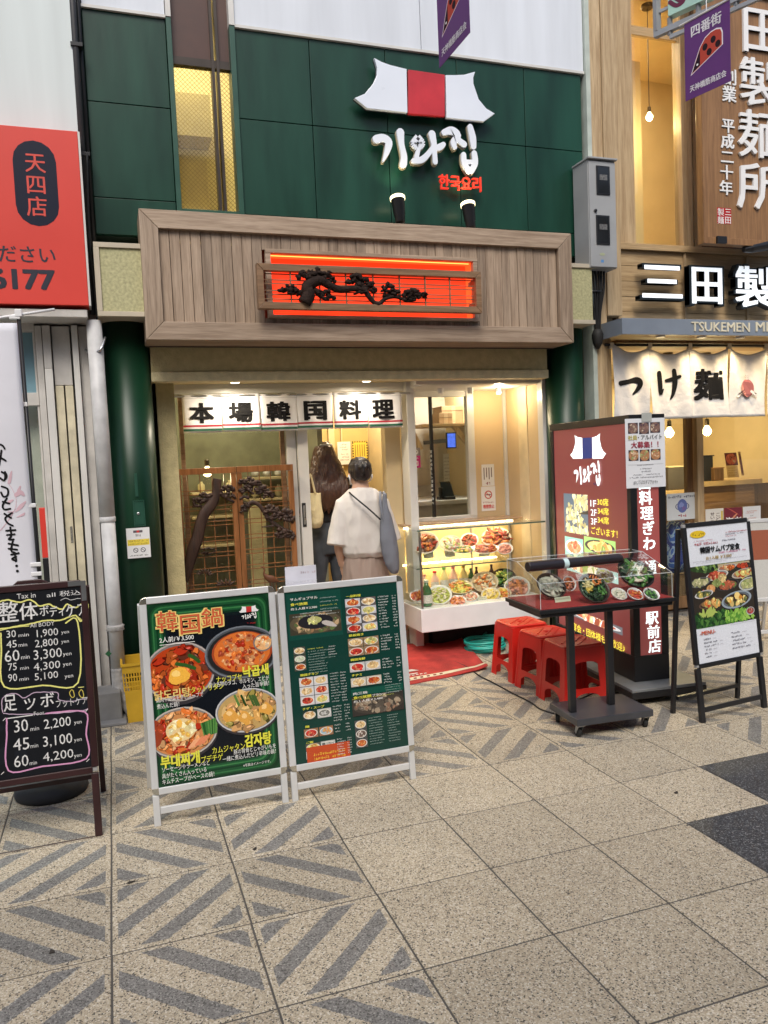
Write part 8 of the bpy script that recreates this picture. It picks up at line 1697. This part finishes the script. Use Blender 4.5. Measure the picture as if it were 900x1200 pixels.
# plank wall behind the illuminated letters
xa_ = 3.905; xb_ = 6.6; nb_ = 5; ph = (zsill-.05-2.52)/nb_
bat = [rx_(804, 330, YU-.02), rx_(877, 330, YU-.02), rx_(950, 330, YU-.02)]
segs = [xa_]+bat+[xb_]
for a, c in zip(segs, segs[1:]):
    for k in range(nb_): z0 = 2.52+k*ph; part('plank', B().box(a+.012 if a != xa_ else a, c-.012, YU+random.uniform(-.001, .002), YU+.03, z0+.0015, z0+ph-.0015), M('cedar_h'), rsn, bev=.0015, seg=1)
for x in bat: part('batten', B().box(x-.0115, x+.0115, YU-.014, YU+.03, 2.52, zsill-.051), M('cedar'), rsn, bev=.002)
part('sill_rail', B().box(xa_, xb_, YU-.03, YU+.08, zsill-.05, zsill), M('cedar_h'), rsn, bev=.003); part('wall_core', B().box(xa_, xb_, YU+.031, YU+.25, 2.40, zsill-.0505), M('dark_stile'), rsn)
# upstairs window bay with warm room
wx = [rx_(p, 170, 5.46) for p in (725, 742, 799, 811)]
uw = part('window', B().box(3.905, wx[1], 5.45, 5.52, zsill+.0005, ze), M('cedar'), rsn, bev=.004); part('frame_stile', B().box(wx[2], wx[3], 5.46, 5.56, zsill+.0005, ze), M('cedar'), uw, bev=.004)
ztr = at(770, 40, 5.5).z; part('transom', B().box(wx[1], wx[2], 5.5, 5.54, ztr-.03, ztr+.04), M('cedar_h'), uw, bev=.003)
part('bottom_rail', B().box(wx[1], wx[2], 5.47, 5.54, zsill+.001, zsill+.02), M('cedar_h'), uw)
part('pane', B().box(wx[1], wx[2], 5.515, 5.519, zsill+.021, ztr-.031), M('window_glass'), uw); part('pane', B().box(wx[1], wx[2], 5.515, 5.519, ztr+.041, ze), M('window_glass'), uw)
part('frosted_screen', B().box(wx[1]-.1, wx[2]+.1, 6.1, 6.12, zsill-.1, ztr+.1), mat('warm_screen', (.74, .60, .36), .6, var=.05, nscale=2), uw)
rb = B().box(3.7, 7.2, 7.0, 7.05, zsill-.1, 6.2).box(3.66, 3.7, 5.6, 7.0, zsill-.1, 6.2).box(7.2, 7.25, 5.5, 7.0, zsill-.1, 6.2).box(3.7, 7.2, 5.6, 7.0, zsill-.15, zsill-.1).box(3.7, 7.2, 5.55, 7.0, 5.3, 5.35)
part('upper_room', rb, M('warm_wall'), rsn)
part('right_wall_panel', B().box(wx[3]+.001, 6.6, 5.52, 5.58, zsill+.0005, ze), M('dark_stile'), rsn); part('sliding_stile', B().box(wx[3]+.03, wx[3]+.10, 5.48, 5.519, zsill+.001, ze), M('cedar'), rsn, bev=.003)
bulb_lamp('pendant_lamp', 'bare glowing pendant bulb on a long cord in the upstairs window', 761, 137, 5.75, .03, 10, (1, .72, .35), cord=at(759, 6, 5.75).z, glow=16)
ceiling_lamp('round ceiling lamp in the upstairs room of the noodle shop', 4.4, 6.5, 5.3, .08, 34, (1, .8, .52), .5)
# big vertical signboard
YV = 5.12; PV = yplane(YV)
vx0 = at(824, 240, YV).x; vz0 = at(824, 285, YV).z
vs = thing('vertical_wooden_signboard', 'big brown wooden signboard with white characters 三田製麺所 running down, top right', 'signboard', (vx0, YV, vz0))
part('board', B().box(vx0, vx0+1.15, YV, YV+.07, vz0, 6.0), M('sign_wood'), vs, bev=.006); part('inner_step', B().box(vx0+.0, vx0+.035, YV-.006, YV-.0002, vz0, 6.0).box(vx0+.0355, vx0+1.15, YV-.006, YV-.0002, vz0, vz0+.05), M('sign_wood'), vs, bev=.002)
part('black_bracket', B().box(at(838, 280, YV).x, at(849, 280, YV).x, YV-.03, YV-.0065, vz0-.0, vz0+.055), M('black_plastic'), vs, bev=.003)
b_ = B(); column(b_, PV, '三田製麺所', (893.5, -57), (888, 247), 54, bold=1, off=.002, ext=.018); part('large_character', b_, M('white_ink'), vs)
b_ = B(); column(b_, PV, '創業', (855, 80), (853.5, 120), 17, bold=2, off=.002, ext=.006); column(b_, PV, '平成二十年', (853, 138), (850, 229), 16, bold=2, off=.002, ext=.006); part('small_character', b_, M('white_ink'), vs)
ik = Ink(PV, .001); a, c = PV.px(840, 243), PV.px(857, 263); ik.box(a[0], c[1], c[0], a[1], (.42, .02, .02)); ik.box(a[0]+.05*(c[0]-a[0]), (a[1]+c[1])/2-.001, c[0]-.005, (a[1]+c[1])/2+.001, (.7, .6, .5)) if False else None; ik.done('red_seal', M('print'), vs)
b_ = B(); column(b_, PV, '三田', (853, 243.5), (853, 262.5), 8, bold=1, off=.002); column(b_, PV, '製麺', (844.5, 243.5), (844.5, 262.5), 8, bold=1, off=.002); part('seal_characters', b_, M('ink_white'), vs)
fl_ = thing('black_floodlight', 'black floodlight on the ledge under the wooden signboard, cut by the right edge', 'floodlight', at(880, 290, 5.2)); p = at(884, 291, 5.15)
part('head', B().rings([ell_ring((p.x+dx, 5.15, p.z+dz), r*.55, r, 14) for dx, dz, r in ()]) if False else B().tube([(p.x-.11, 5.15, p.z-.015), (p.x-.04, 5.15, p.z), (p.x+.12, 5.15, p.z+.03)], [.022, .04, .045], 16), M('black_plastic'), fl_, smooth=False, bev=.003); part('stand', B().box(p.x+.0, p.x+.03, 5.14, 5.2, zsill-.01, p.z), M('black_plastic'), fl_)
# illuminated letters
YI = 5.30; PI = yplane(YI)
il = thing('illuminated_letters', 'thick black-sided lit white letters 三田製麺 on the cedar plank wall', 'sign letters', at(800, 335, YI))
lm = mat('letter_face', (.85, .88, .92), .4, emit=.55, ecol=(.9, .95, 1), var=.02)
for ch, x0, x1, y0, y1 in (('三', 754, 798, 313, 348), ('田', 812, 845, 315, 355), ('製', 863, 905, 314, 359), ('麺', 922, 965, 315, 360)):
    b_ = B(); a, c = PI.px(x0-2.5, y1+2.5), PI.px(x1+2, y0-2); puttext(b_, PI, ch, a[0], a[1], c[0]-a[0], c[1]-a[1], bold=2, off=-.06, ext=.06); sd_ = part('letter_body', b_, mat('letter_side', (.012, .018, .022), .4), il)
    b_ = B(); a, c = PI.px(x0, y1), PI.px(x1, y0); puttext(b_, PI, ch, a[0], a[1], c[0]-a[0], c[1]-a[1], bold=2, off=.0015); part('letter_face', b_, lm, sd_)
# steel canopy with lettering and downlights
YK = 5.10; k0 = at(729, 380, YK).x; kz1, kz0 = at(729, 372.5, YK).z, at(729, 391.5, YK).z; PKy = yplane(YK)
cn = thing('steel_canopy', 'blue-grey metal canopy edge lettered TSUKEMEN MITA over the cloth curtain', 'canopy', (k0, YK, kz0))
part('fascia', B().box(k0, 6.8, YK, YK+.02, kz0, kz1), mat('canopy_grey', (.26, .30, .36), .4, metal=.2, var=.05), cn, bev=.002); part('end_cap', B().box(k0, k0+.02, YK+.0205, 5.37, kz0, kz1), MATS['canopy_grey'], cn); part('top_plate', B().box(k0+.021, 6.8, YK+.021, 5.41, kz1-.02, kz1), MATS['canopy_grey'], cn); part('soffit', B().box(k0+.021, 6.8, YK+.021, 6.0, kz0+.01, kz0+.03), M('cedar_h'), cn)
b_ = B(); line(b_, PKy, 'TSUKEMEN', (810, 388.2), (878, 388.5), 11, bold=1, off=.001, ext=.006); line(b_, PKy, 'MITA', (885.5, 388.5), (920, 389), 11, bold=1, off=.001, ext=.006); part('lettering', b_, mat('cream_letter', (.72, .66, .50), .4), cn)
for i, px in enumerate((770, 818, 863, 912)):
    p = at(px, 393, 5.26); t_ = thing('downlight', ['lit downlight under the canopy above the first character of the cloth curtain', 'lit downlight under the canopy above the third character of the cloth curtain', 'lit downlight under the canopy above the wheat emblem', 'lit downlight under the canopy at the right edge of the picture'][i], 'downlight', (p.x, 5.26, kz0), 'downlights under the steel canopy')
    part('trim_ring', B().lathe([(.030, -.004), (.036, -.004), (.036, .009), (.030, .009)], (p.x, 5.22, kz0), 20), M('white_plastic'), t_); part('lens', B().lathe([(.028, 0), (.028, .008)], (p.x, 5.22, kz0), 18), mat('downlight_glow', (1, .85, .5), .4, emit=14, ecol=(1, .78, .4)), t_)
    l = bpy.data.lights.new('down', 'SPOT'); l.energy = 12; l.spot_size = rad(120); l.spot_blend = .9; l.color = (1, .75, .42); l.shadow_soft_size = .03; lo = bpy.data.objects.new('downlight_lamp', l); COL.objects.link(lo); lo.location = (p.x, 5.22, kz0-.015); lo.parent = t_; lo.matrix_parent_inverse = inv_chain(t_)
# noodle shop curtain
YO = 5.36; n2 = thing('noodle_shop_curtain', 'large white cloth curtain reading つけ麺 with a red wheat emblem, hung from a rod', 'shop curtain', at(800, 410, YO)); PO = yplane(YO-.03)
r0, r1 = at(709, 402, YO), at(960, 408, YO); zr_ = (r0.z+at(900, 407, YO).z)/2
part('rod', B().tube([(r0.x, YO, zr_), (6.6, YO, zr_)], .011, 10), M('dark_metal'), n2, smooth=True)
jx = [at(p, 450, YO).x for p in (716.5, 760, 807.5, 853.5, 897, 941)]; zb_ = at(780, 491, YO).z; ztp = zr_-.025
def nw(u, v, i): return .016*math.sin(u*5.5+i*1.9+v*2)*(1-v*.6)+.007*math.sin(u*13+i+v*5)
for i in range(5):
    x0, x1 = jx[i]+.003, jx[i+1]-.003
    def cf(u, v, o=0, i=i, x0=x0, x1=x1): sag = .05*math.sin(u*math.pi)*v**4+(.035*(1-u)*v**3*-1 if i == 0 else 0); return V((x0+(x1-x0)*u+.006*math.sin(v*3+i), YO-.012-o-nw(u, v, i), zb_+(ztp-zb_)*v-sag-.004*math.sin(i*3)))
    c_ = part('cloth_panel', B().grid(40, 24, cf), mat('linen_white', (.72, .70, .68), .9, var=.04, nscale=7, bump=.7, bscale=16), n2, smooth=True); md = c_.modifiers.new('t', 'SOLIDIFY'); md.thickness = .0018; md.offset = 1
    def dr2(b_, o, i=i, x0=x0, x1=x1):
        for q_ in b_.v: u = (q_.x-x0)/(x1-x0); v = (q_.z-zb_)/(ztp-zb_); q_.y = YO-.012-nw(u, v, i)-.006-o
    b_ = B(); S_ = None
    if i == 0: S_ = [[(728, 449, 5), (738, 447, 4.5), (749, 445, 6), (752.5, 450, 5), (749, 457, 4), (743, 462, 2)]]
    if i == 1: S_ = [[(774, 437, 5), (775.5, 450, 5), (776.5, 461, 3.5), (779, 456, 1.5)], [(782, 446, 3), (790, 444, 4), (797, 441, 3)], [(791, 434, 4), (792.5, 448, 5), (791, 461, 4), (788, 467, 2)]]
    if S_:
        brush(b_, PO, S_, lambda x, y: PO.px(x, y), 0, 0); dr2(b_, 0); part('brush_character', b_, M('black_ink'), c_)
    if i == 2: a, c = PO.px(817, 468), PO.px(847, 433); puttext(b_, PO, '麺', a[0], a[1], c[0]-a[0], c[1]-a[1], bold=3, off=0); dr2(b_, 0); part('brush_character', b_, M('black_ink'), c_)
    if i == 3:
        cc_ = PO.px(875.5, 455); R0 = .075; ik = Ink(PO, 0); ik.ell(cc_[0], cc_[1], R0, R0, (.35, .12, .12), 30); ik.ell(cc_[0], cc_[1], R0*.93, R0*.93, (.70, .28, .22), 30)
        for a0 in (90, 210, 330):
            an = rad(a0); d_ = (math.cos(an), math.sin(an)); ik.stroke([(cc_[0]+d_[0]*.01, cc_[1]+d_[1]*.01), (cc_[0]+d_[0]*.12, cc_[1]+d_[1]*.12)], .024, (.7, .66, .64), px=False); ik.stroke([(cc_[0]+d_[0]*.01, cc_[1]+d_[1]*.01), (cc_[0]+d_[0]*.115, cc_[1]+d_[1]*.115)], .004, (.10, .07, .07), px=False)
            for k in range(5):
                for sd__ in (-1, 1): q_ = .03+.018*k; ik.ell(cc_[0]+d_[0]*q_-d_[1]*sd__*.009, cc_[1]+d_[1]*q_+d_[0]*sd__*.009, .011, .0045, (.10, .07, .07), 8, an+sd__*.5)
        ik.ell(cc_[0], cc_[1], .012, .012, (.6, .1, .1), 12); b_ = ik.b; dr2(b_, .012)
        for j_, f_ in enumerate(b_.f):
            for vi in f_: b_.v[vi].y -= j_*2e-5
        part('wheat_emblem', b_, M('print_cloth'), c_)
for i, px in enumerate((716.5, 761, 808, 854, 897)):
    p = at(px, 405, YO); part('cloth_loop', B().box(p.x-.018, p.x+.018, YO-.014, YO+.014, zr_-.03, zr_+.016), mat('loop_cream', (.66, .6, .48), .8), n2, bev=.004)
# shopfront glazing
YG2 = 5.95; sf = thing('noodle_shop_glazing', 'glazed wooden doors of the noodle shop behind the cloth curtain', 'shop window', (4.8, YG2, 0))
def gx(px, Y=YG2): return at(px, 560, Y).x
zc2 = 2.30
part('door_stile', B().box(gx(817.5), gx(825), YG2, YG2+.06, 0, zc2), M('cedar'), sf, bev=.003); part('door_stile', B().box(gx(810), gx(817), YG2+.05, YG2+.1, 0, zc2), M('dark_stile'), sf, bev=.003)
part('wall_stile', B().box(3.75, 3.82, YG2-.3, YG2+.1, 0, zc2), M('cedar'), sf, bev=.003)
part('bottom_rail', B().box(gx(826), 6.8, YG2, YG2+.05, .05, .16), M('cedar_h'), sf, bev=.003); part('floor_track', B().box(3.83, 6.8, YG2-.02, YG2+.08, 0, .03), M('steel'), sf)
part('bottom_rail', B().box(3.83, gx(809.5), YG2+.05, YG2+.1, .05, .16), M('dark_stile'), sf)
part('lock_plate', B().lathe([(.03, 0), (.03, .006), (.012, .008)], (0, 0, 0), 16, Matrix.Translation((at(894, 706, YG2).x, YG2-.001, .105)) @ Matrix.Rotation(rad(90), 4, 'X')), M('steel'), sf)
part('pane', B().box(gx(825.5), 6.8, YG2+.02, YG2+.024, .161, zc2), M('window_glass'), sf); part('pane', B().box(3.83, gx(809.5), YG2+.07, YG2+.074, .161, zc2), M('window_glass'), sf)
# interior
it_ = thing('noodle_shop_room', 'warm cream interior of the noodle shop behind the glass doors', 'room', (6, 7.5, 0))
part('back_wall', B().box(3.6, 10.4, 9.2, 9.25, 0, 2.7), M('warm_wall'), it_); part('side_wall', B().box(3.5, 3.6, 5.7, 9.2, 0, 2.7), M('warm_wall'), it_); part('side_wall', B().box(8.0, 8.05, 6.1, 9.2, 0, 2.7), M('warm_wall'), it_); part('ceiling', B().box(3.6, 8.05, 5.5, 9.2, 2.5, 2.6), mat('ceil_cream', (.6, .5, .35), .7), it_)
part('room_floor', B().box(3.6, 8.05, 6.05, 9.2, -.01, .005), mat('shop_floor', (.09, .06, .04), .4), it_)
Yc = 7.2; ct_ = thing('wooden_counter', 'wooden serving counter inside the noodle shop behind the centre door post', 'counter', (6.3, Yc, 0)); cz = at(850, 563, Yc).z; c0x = at(829, 600, Yc).x; c1x = at(886, 600, Yc).x
part('front', B().box(c0x-.25, c1x, Yc+.02, Yc+.06, .005, cz-.06), M('counter_wood'), ct_); part('counter_top', B().box(c0x-.3, c1x+.05, Yc-.05, Yc+.55, cz-.055, cz), mat('counter_top_pale', (.55, .38, .18), .35), ct_, bev=.004); part('side_return', B().box(c1x+.001, c1x+.9, Yc+.05, Yc+.1, .005, cz-.06), M('dark_stile'), ct_)
part('lower_top', B().box(3.7, c0x-.31, Yc-.1, Yc+.5, cz-.12, cz-.07), MATS['counter_top_pale'], ct_, bev=.004); part('lower_front', B().box(3.7, c0x-.31, Yc-.0, Yc+.04, .005, cz-.121), M('dark_stile'), ct_)
def ibox(name, lab, cat, x0, y0, x1, y1, Y, d, mm, on=None, extra=None):
    a, c = at(x0, y0, Y), at(x1, y1, Y); z0 = on if on is not None else c.z; t_ = thing(name, lab, cat, ((a.x+c.x)/2, Y, z0)); part('body', B().box(a.x, c.x, Y, Y+d, z0, a.z), mm, t_, bev=.006); return t_, a, c
t_, a, c = ibox('black_box', 'large black box standing on the counter beside the door post', 'box', 824, 535, 836, 559, Yc+.1, .2, M('black_matte'), cz+.001); part('lid', B().box(a.x-.005, c.x+.01, Yc+.09, Yc+.31, a.z+.0005, a.z+.012), M('black_plastic'), t_)
t_, a, c = ibox('chopstick_box', 'dark brown low box on the noodle shop counter', 'box', 837, 549, 848.5, 559, Yc+.05, .14, M('dark_stile'), cz+.001); part('lid', B().box(a.x-.004, c.x+.004, Yc+.045, Yc+.195, a.z+.0005, a.z+.01), M('counter_wood'), t_)
t_, a, c = ibox('tray_stack', 'stack of shallow trays on the lower counter left of the door post', 'trays', 783, 548, 803, 557, Yc, .25, mat('tray_dark', (.08, .07, .06), .5), cz-.069); part('tray_rim', B().box(a.x-.01, c.x+.01, Yc-.01, Yc+.26, a.z+.0005, a.z+.012), M('stucco_pale'), t_)
t_, a, c = ibox('small_blue_tub', 'small dark blue tub beside the stack of trays', 'tub', 804, 550, 811, 557, Yc, .1, mat('tub_navy', (.05, .04, .10), .4), cz-.069); part('lid', B().box(a.x-.003, c.x+.003, Yc-.003, Yc+.103, a.z+.0005, a.z+.008), M('black_plastic'), t_)
PLc = PL((0, Yc+.02, 0), (1, 0, 0), (0, .2, 1))
for i, (x0, y0, x1, y1, col, pal, lb_) in enumerate(((848.5, 531, 865, 545, (.10, .015, .02), [(.4, .1, .06), (.5, .35, .2), (.15, .04, .04)], 'dark red card of dish photos on the counter, left one'), (864.5, 529.5, 872, 557, (.35, .22, .1), [(.12, .03, .03), (.5, .3, .15)], 'narrow brown picture card on the counter, right of the red card'), (850.5, 546, 866, 559, (.52, .38, .18), None, 'cream written card leaning on the noodle shop counter'))):
    t_, ik, (u0, v0, u1, v1) = sheet('menu_card', lb_, 'menu card', PLc, x0, y0, x1, y1, col)
    if pal: ik.food((u0+u1)/2, (v0+v1)/2, (u1-u0)*.44, (v1-v0)*.44, pal, 16, .3, (u0, v0, u1, v1))
    else:
        for k in range(4): ik.scrib(u0+.015, v0+(v1-v0)*(.15+.2*k), u1-.015, (v1-v0)*.09, (.25, .15, .06))
    ik.done('print', M('print'), t_)
PW2 = yplane(9.19)
for i, (x0, y0, x1, y1, lb_) in enumerate(((887, 494, 901, 524, 'upper cream notice with brown writing on the back wall of the noodle shop'), (887, 526, 901, 557, 'lower cream notice with dark writing on the back wall of the noodle shop'))):
    t_, ik, (u0, v0, u1, v1) = sheet('wall_notice', lb_, 'notice', PW2, x0, y0, x1+4, y1, (.62, .48, .28))
    for k in range(8): ik.scrib(u0+.03, v0+(v1-v0)*(.06+.115*k), u1-.05, (v1-v0)*.06, (.35, .15, .08) if i == 0 else (.18, .12, .06))
    ik.done('print', M('print'), t_)
for i, (px, py) in enumerate(((784.5, 507), (828.5, 505))): bulb_lamp('pendant_bulb', ['bare glowing bulb hanging left of the door post in the noodle shop', 'bare glowing bulb hanging right of the door post in the noodle shop'][i], px, py, 6.7, .045, 20, (1, .75, .4), cord=2.5, glow=18, grp='pendant bulbs in the noodle shop')
ceiling_lamp('round ceiling lamp at the back of the noodle shop', 6.6, 8.3, 2.5, .1, 34, (1, .78, .45), .4)
# posters on its glass
Pg = yplane(YG2-.004); Pg2 = yplane(YG2+.046)
t_, ik, (u0, v0, u1, v1) = sheet('window_poster', 'white notice with a blue face-mask drawing on the glass beside the lit sign box', 'poster', Pg2, 781, 579, 816, 607.5, (.62, .66, .70)); w_, h_ = u1-u0, v1-v0
ik.scrib(u0+w_*.05, v0+h_*.82, u1-w_*.05, h_*.1, (.1, .12, .2), 1.2); c = (u0+w_*.52, v0+h_*.5); ik.ell(c[0], c[1], w_*.24, h_*.16, (.12, .14, .25), 18); ik.ell(c[0], c[1], w_*.21, h_*.14, (.6, .62, .66), 18); ik.ell(c[0], c[1]+.004, w_*.17, h_*.26, (.13, .17, .42), 20); ik.ell(c[0]-.01, c[1]+.015, w_*.08, h_*.1, (.25, .3, .6), 12, .5, .3); ik.ell(c[0]+.015, c[1]-.02, w_*.08, h_*.08, (.2, .14, .35), 12, .5, .3)
ik.scrib(u0+w_*.3, v0+h_*.1, u0+w_*.7, h_*.12, (.5, .08, .12), 1.4); ik.done('print', M('print'), t_)
bl_ = thing('blue_bag', 'blue and white printed plastic sack standing behind the glass beside the lit sign box', 'sack', (at(795, 640, 6.1).x, 6.15, .6))
rows = []
for y, x0, x1, dp in ((672, 782, 809, .03), (660, 781, 810, .07), (635, 781, 809.5, .08), (618, 782, 809, .07), (611, 784, 808, .03)): a_, c_2 = at(x0, y, 6.15), at(x1, y, 6.15); rows.append(ell_ring(((a_.x+c_2.x)/2, 6.15, a_.z), (c_2.x-a_.x)/2, dp, 20, sq=.6))
bm_, bt, bb_ = nodes('blue_sack'); tc = add(bt, 'ShaderNodeTexCoord'); nz = add(bt, 'ShaderNodeTexNoise'); nz.inputs['Scale'].default_value = 9; nz.inputs['Distortion'].default_value = 1.5; cr_ = add(bt, 'ShaderNodeValToRGB'); cr_.color_ramp.interpolation = 'CONSTANT'; cr_.color_ramp.elements[0].color = (.02, .05, .32, 1); cr_.color_ramp.elements[1].position = .5; cr_.color_ramp.elements[1].color = (.30, .42, .68, 1); e_ = cr_.color_ramp.elements.new(.58); e_.color = (.04, .12, .5, 1)
bt.links.new(tc.outputs['Object'], nz.inputs[0]); bt.links.new(nz.outputs[0], cr_.inputs[0]); bt.links.new(cr_.outputs[0], bb_.inputs['Base Color']); bb_.inputs['Roughness'].default_value = .25
part('sack', B().rings(rows), bm_, bl_, smooth=True); part('folded_top', B().box(rows[-1][10][0], rows[-1][0][0], 6.13, 6.17, rows[-1][0][2]-.005, rows[-1][0][2]+.03), M('white_plastic'), bl_, bev=.008)
o = part('low_bench', B().box(gx(780, 6.15), gx(813, 6.15), 6.07, 6.4, .01, at(795, 673, 6.15).z), M('dark_stile'), None, bev=.004); tag(o, 'dark wooden bench behind the glass under the blue sack', 'bench')
t_, ik, (u0, v0, u1, v1) = sheet('window_poster', 'white and orange poster reading こどもせいめんじょ on the noodle shop glass', 'poster', Pg, 826.5, 597, 848, 633, (.68, .66, .62)); w_, h_ = u1-u0, v1-v0
ik.box(u0, v0, u1, v0+h_*.13, (.5, .17, .06)); ik.ell(u0+w_*.7, v0+h_*.38, w_*.12, h_*.12, (.6, .25, .1), 14); ik.ell(u0+w_*.7, v0+h_*.38, w_*.07, h_*.07, (.68, .5, .35), 12); ik.box(u0+w_*.86, v0+h_*.2, u1-w_*.03, v0+h_*.92, (.6, .45, .1)); ik.done('print', M('print'), t_)
b_ = B(); column(b_, Pg, 'こども', (841, 600), (841, 616), 6, bold=1, off=.004); column(b_, Pg, 'せいめんじょ', (834.5, 600), (834.5, 626), 5.5, bold=1, off=.004); part('lettering', b_, M('brown_panel'), t_)
t_, ik, (u0, v0, u1, v1) = sheet('window_poster', 'dark red poster reading 海老 with a shrimp photo on the noodle shop glass', 'poster', Pg, 848.5, 595.5, 870, 631.5, (.16, .015, .03)); w_, h_ = u1-u0, v1-v0
ct2 = (u0, v0, u1, v1); ik.ell(u0+w_*.45, v0+h_*.9, w_*.4, h_*.02, (.5, .1, .08), 8, -.5, .2, ct2); ik.food(u0+w_*.6, v0+h_*.25, w_*.4, h_*.24, [(.5, .4, .32), (.25, .18, .15), (.5, .2, .12), (.1, .06, .06)], 30, .25, ct2, base=(.2, .12, .1)); ik.ell(u0+w_*.55, v0+h_*.72, w_*.22, h_*.03, (.6, .25, .15), 8, .6, .3, ct2); ik.done('print', M('print'), t_)
b_ = B(); line(b_, Pg, '海老', (850, 617), (868.5, 615.5), 10.5, bold=2, off=.006); part('lettering', b_, M('ink_white'), t_)
t_, ik, (u0, v0, u1, v1) = sheet('window_poster', 'white notice with a few red lines, rightmost on the noodle shop glass', 'poster', Pg, 870.5, 594, 891.5, 631, (.64, .65, .68)); w_, h_ = u1-u0, v1-v0
for y, x0, x1, cc_ in ((.84, .2, .8, (.5, .12, .06)), (.79, .15, .6, (.5, .12, .06)), (.70, .4, .6, (.15, .15, .15)), (.63, .25, .75, (.5, .15, .1)), (.47, .4, .6, (.15, .15, .15)), (.40, .25, .75, (.5, .15, .1)), (.26, .3, .65, (.15, .15, .15)), (.21, .35, .7, (.15, .15, .15))): ik.scrib(u0+w_*x0, v0+h_*y, u0+w_*x1, h_*.035, cc_)
ik.done('print', M('print'), t_)
# silver board half out of the picture
bd4, P4b, (u0, v0, u1, v1) = standing_board('menu_board', 'silver A-board cut by the right edge, outside the noodle shop door', 'menu board', (4.42, 4.95), (4.95, 4.80), .12, .95, .30, .03, alu, None, .35, corner=chrome)
ik = Ink(P4b, .0008); ik.box(u0, v0, u1, v1, (.5, .5, .48)); ik.box(u0+.04, v0+.3, u1-.04, v1-.06, (.3, .1, .06)); ik.done('poster_art', M('print_gloss'), bd4)

# ------------------------------------------------------------------ the other side of the arcade, behind the camera
ob_ = thing('opposite_building', 'pale row of shops on the other side of the arcade, behind the viewer', 'building', (1, -4.8, 0))
part('wall', B().box(-14, 16, -5.4, -4.9, 2.6, 7.5), mat('opp_wall', (.34, .32, .28), .8, var=.15, nscale=1.5), ob_)
for k in range(10):
    x = -14+3*k; part('pier', B().box(x, x+.5, -5.4, -4.88, 0, 2.599), mat('opp_pier', (.28, .25, .21), .8), ob_); part('shop_window', B().box(x+.501, x+2.999, -5.3, -5.25, 0, 2.599), mat(['opp_glass', 'opp_cloth', 'opp_red'][k % 3], [(.03, .035, .04), (.20, .17, .12), (.16, .05, .04)][k % 3], .3), ob_)
    part('upper_window', B().box(x+.8, x+2.6, -4.899, -4.88, 4.2, 5.6), mat('opp_pane', (.05, .06, .07), .15), ob_); part('sign_band', B().box(x+.1, x+2.9, -4.899, -4.8, 2.7, 3.4), mat(['opp_sign_a', 'opp_sign_b'][k % 2], [(.45, .42, .36), (.08, .14, .22)][k % 2], .5), ob_)
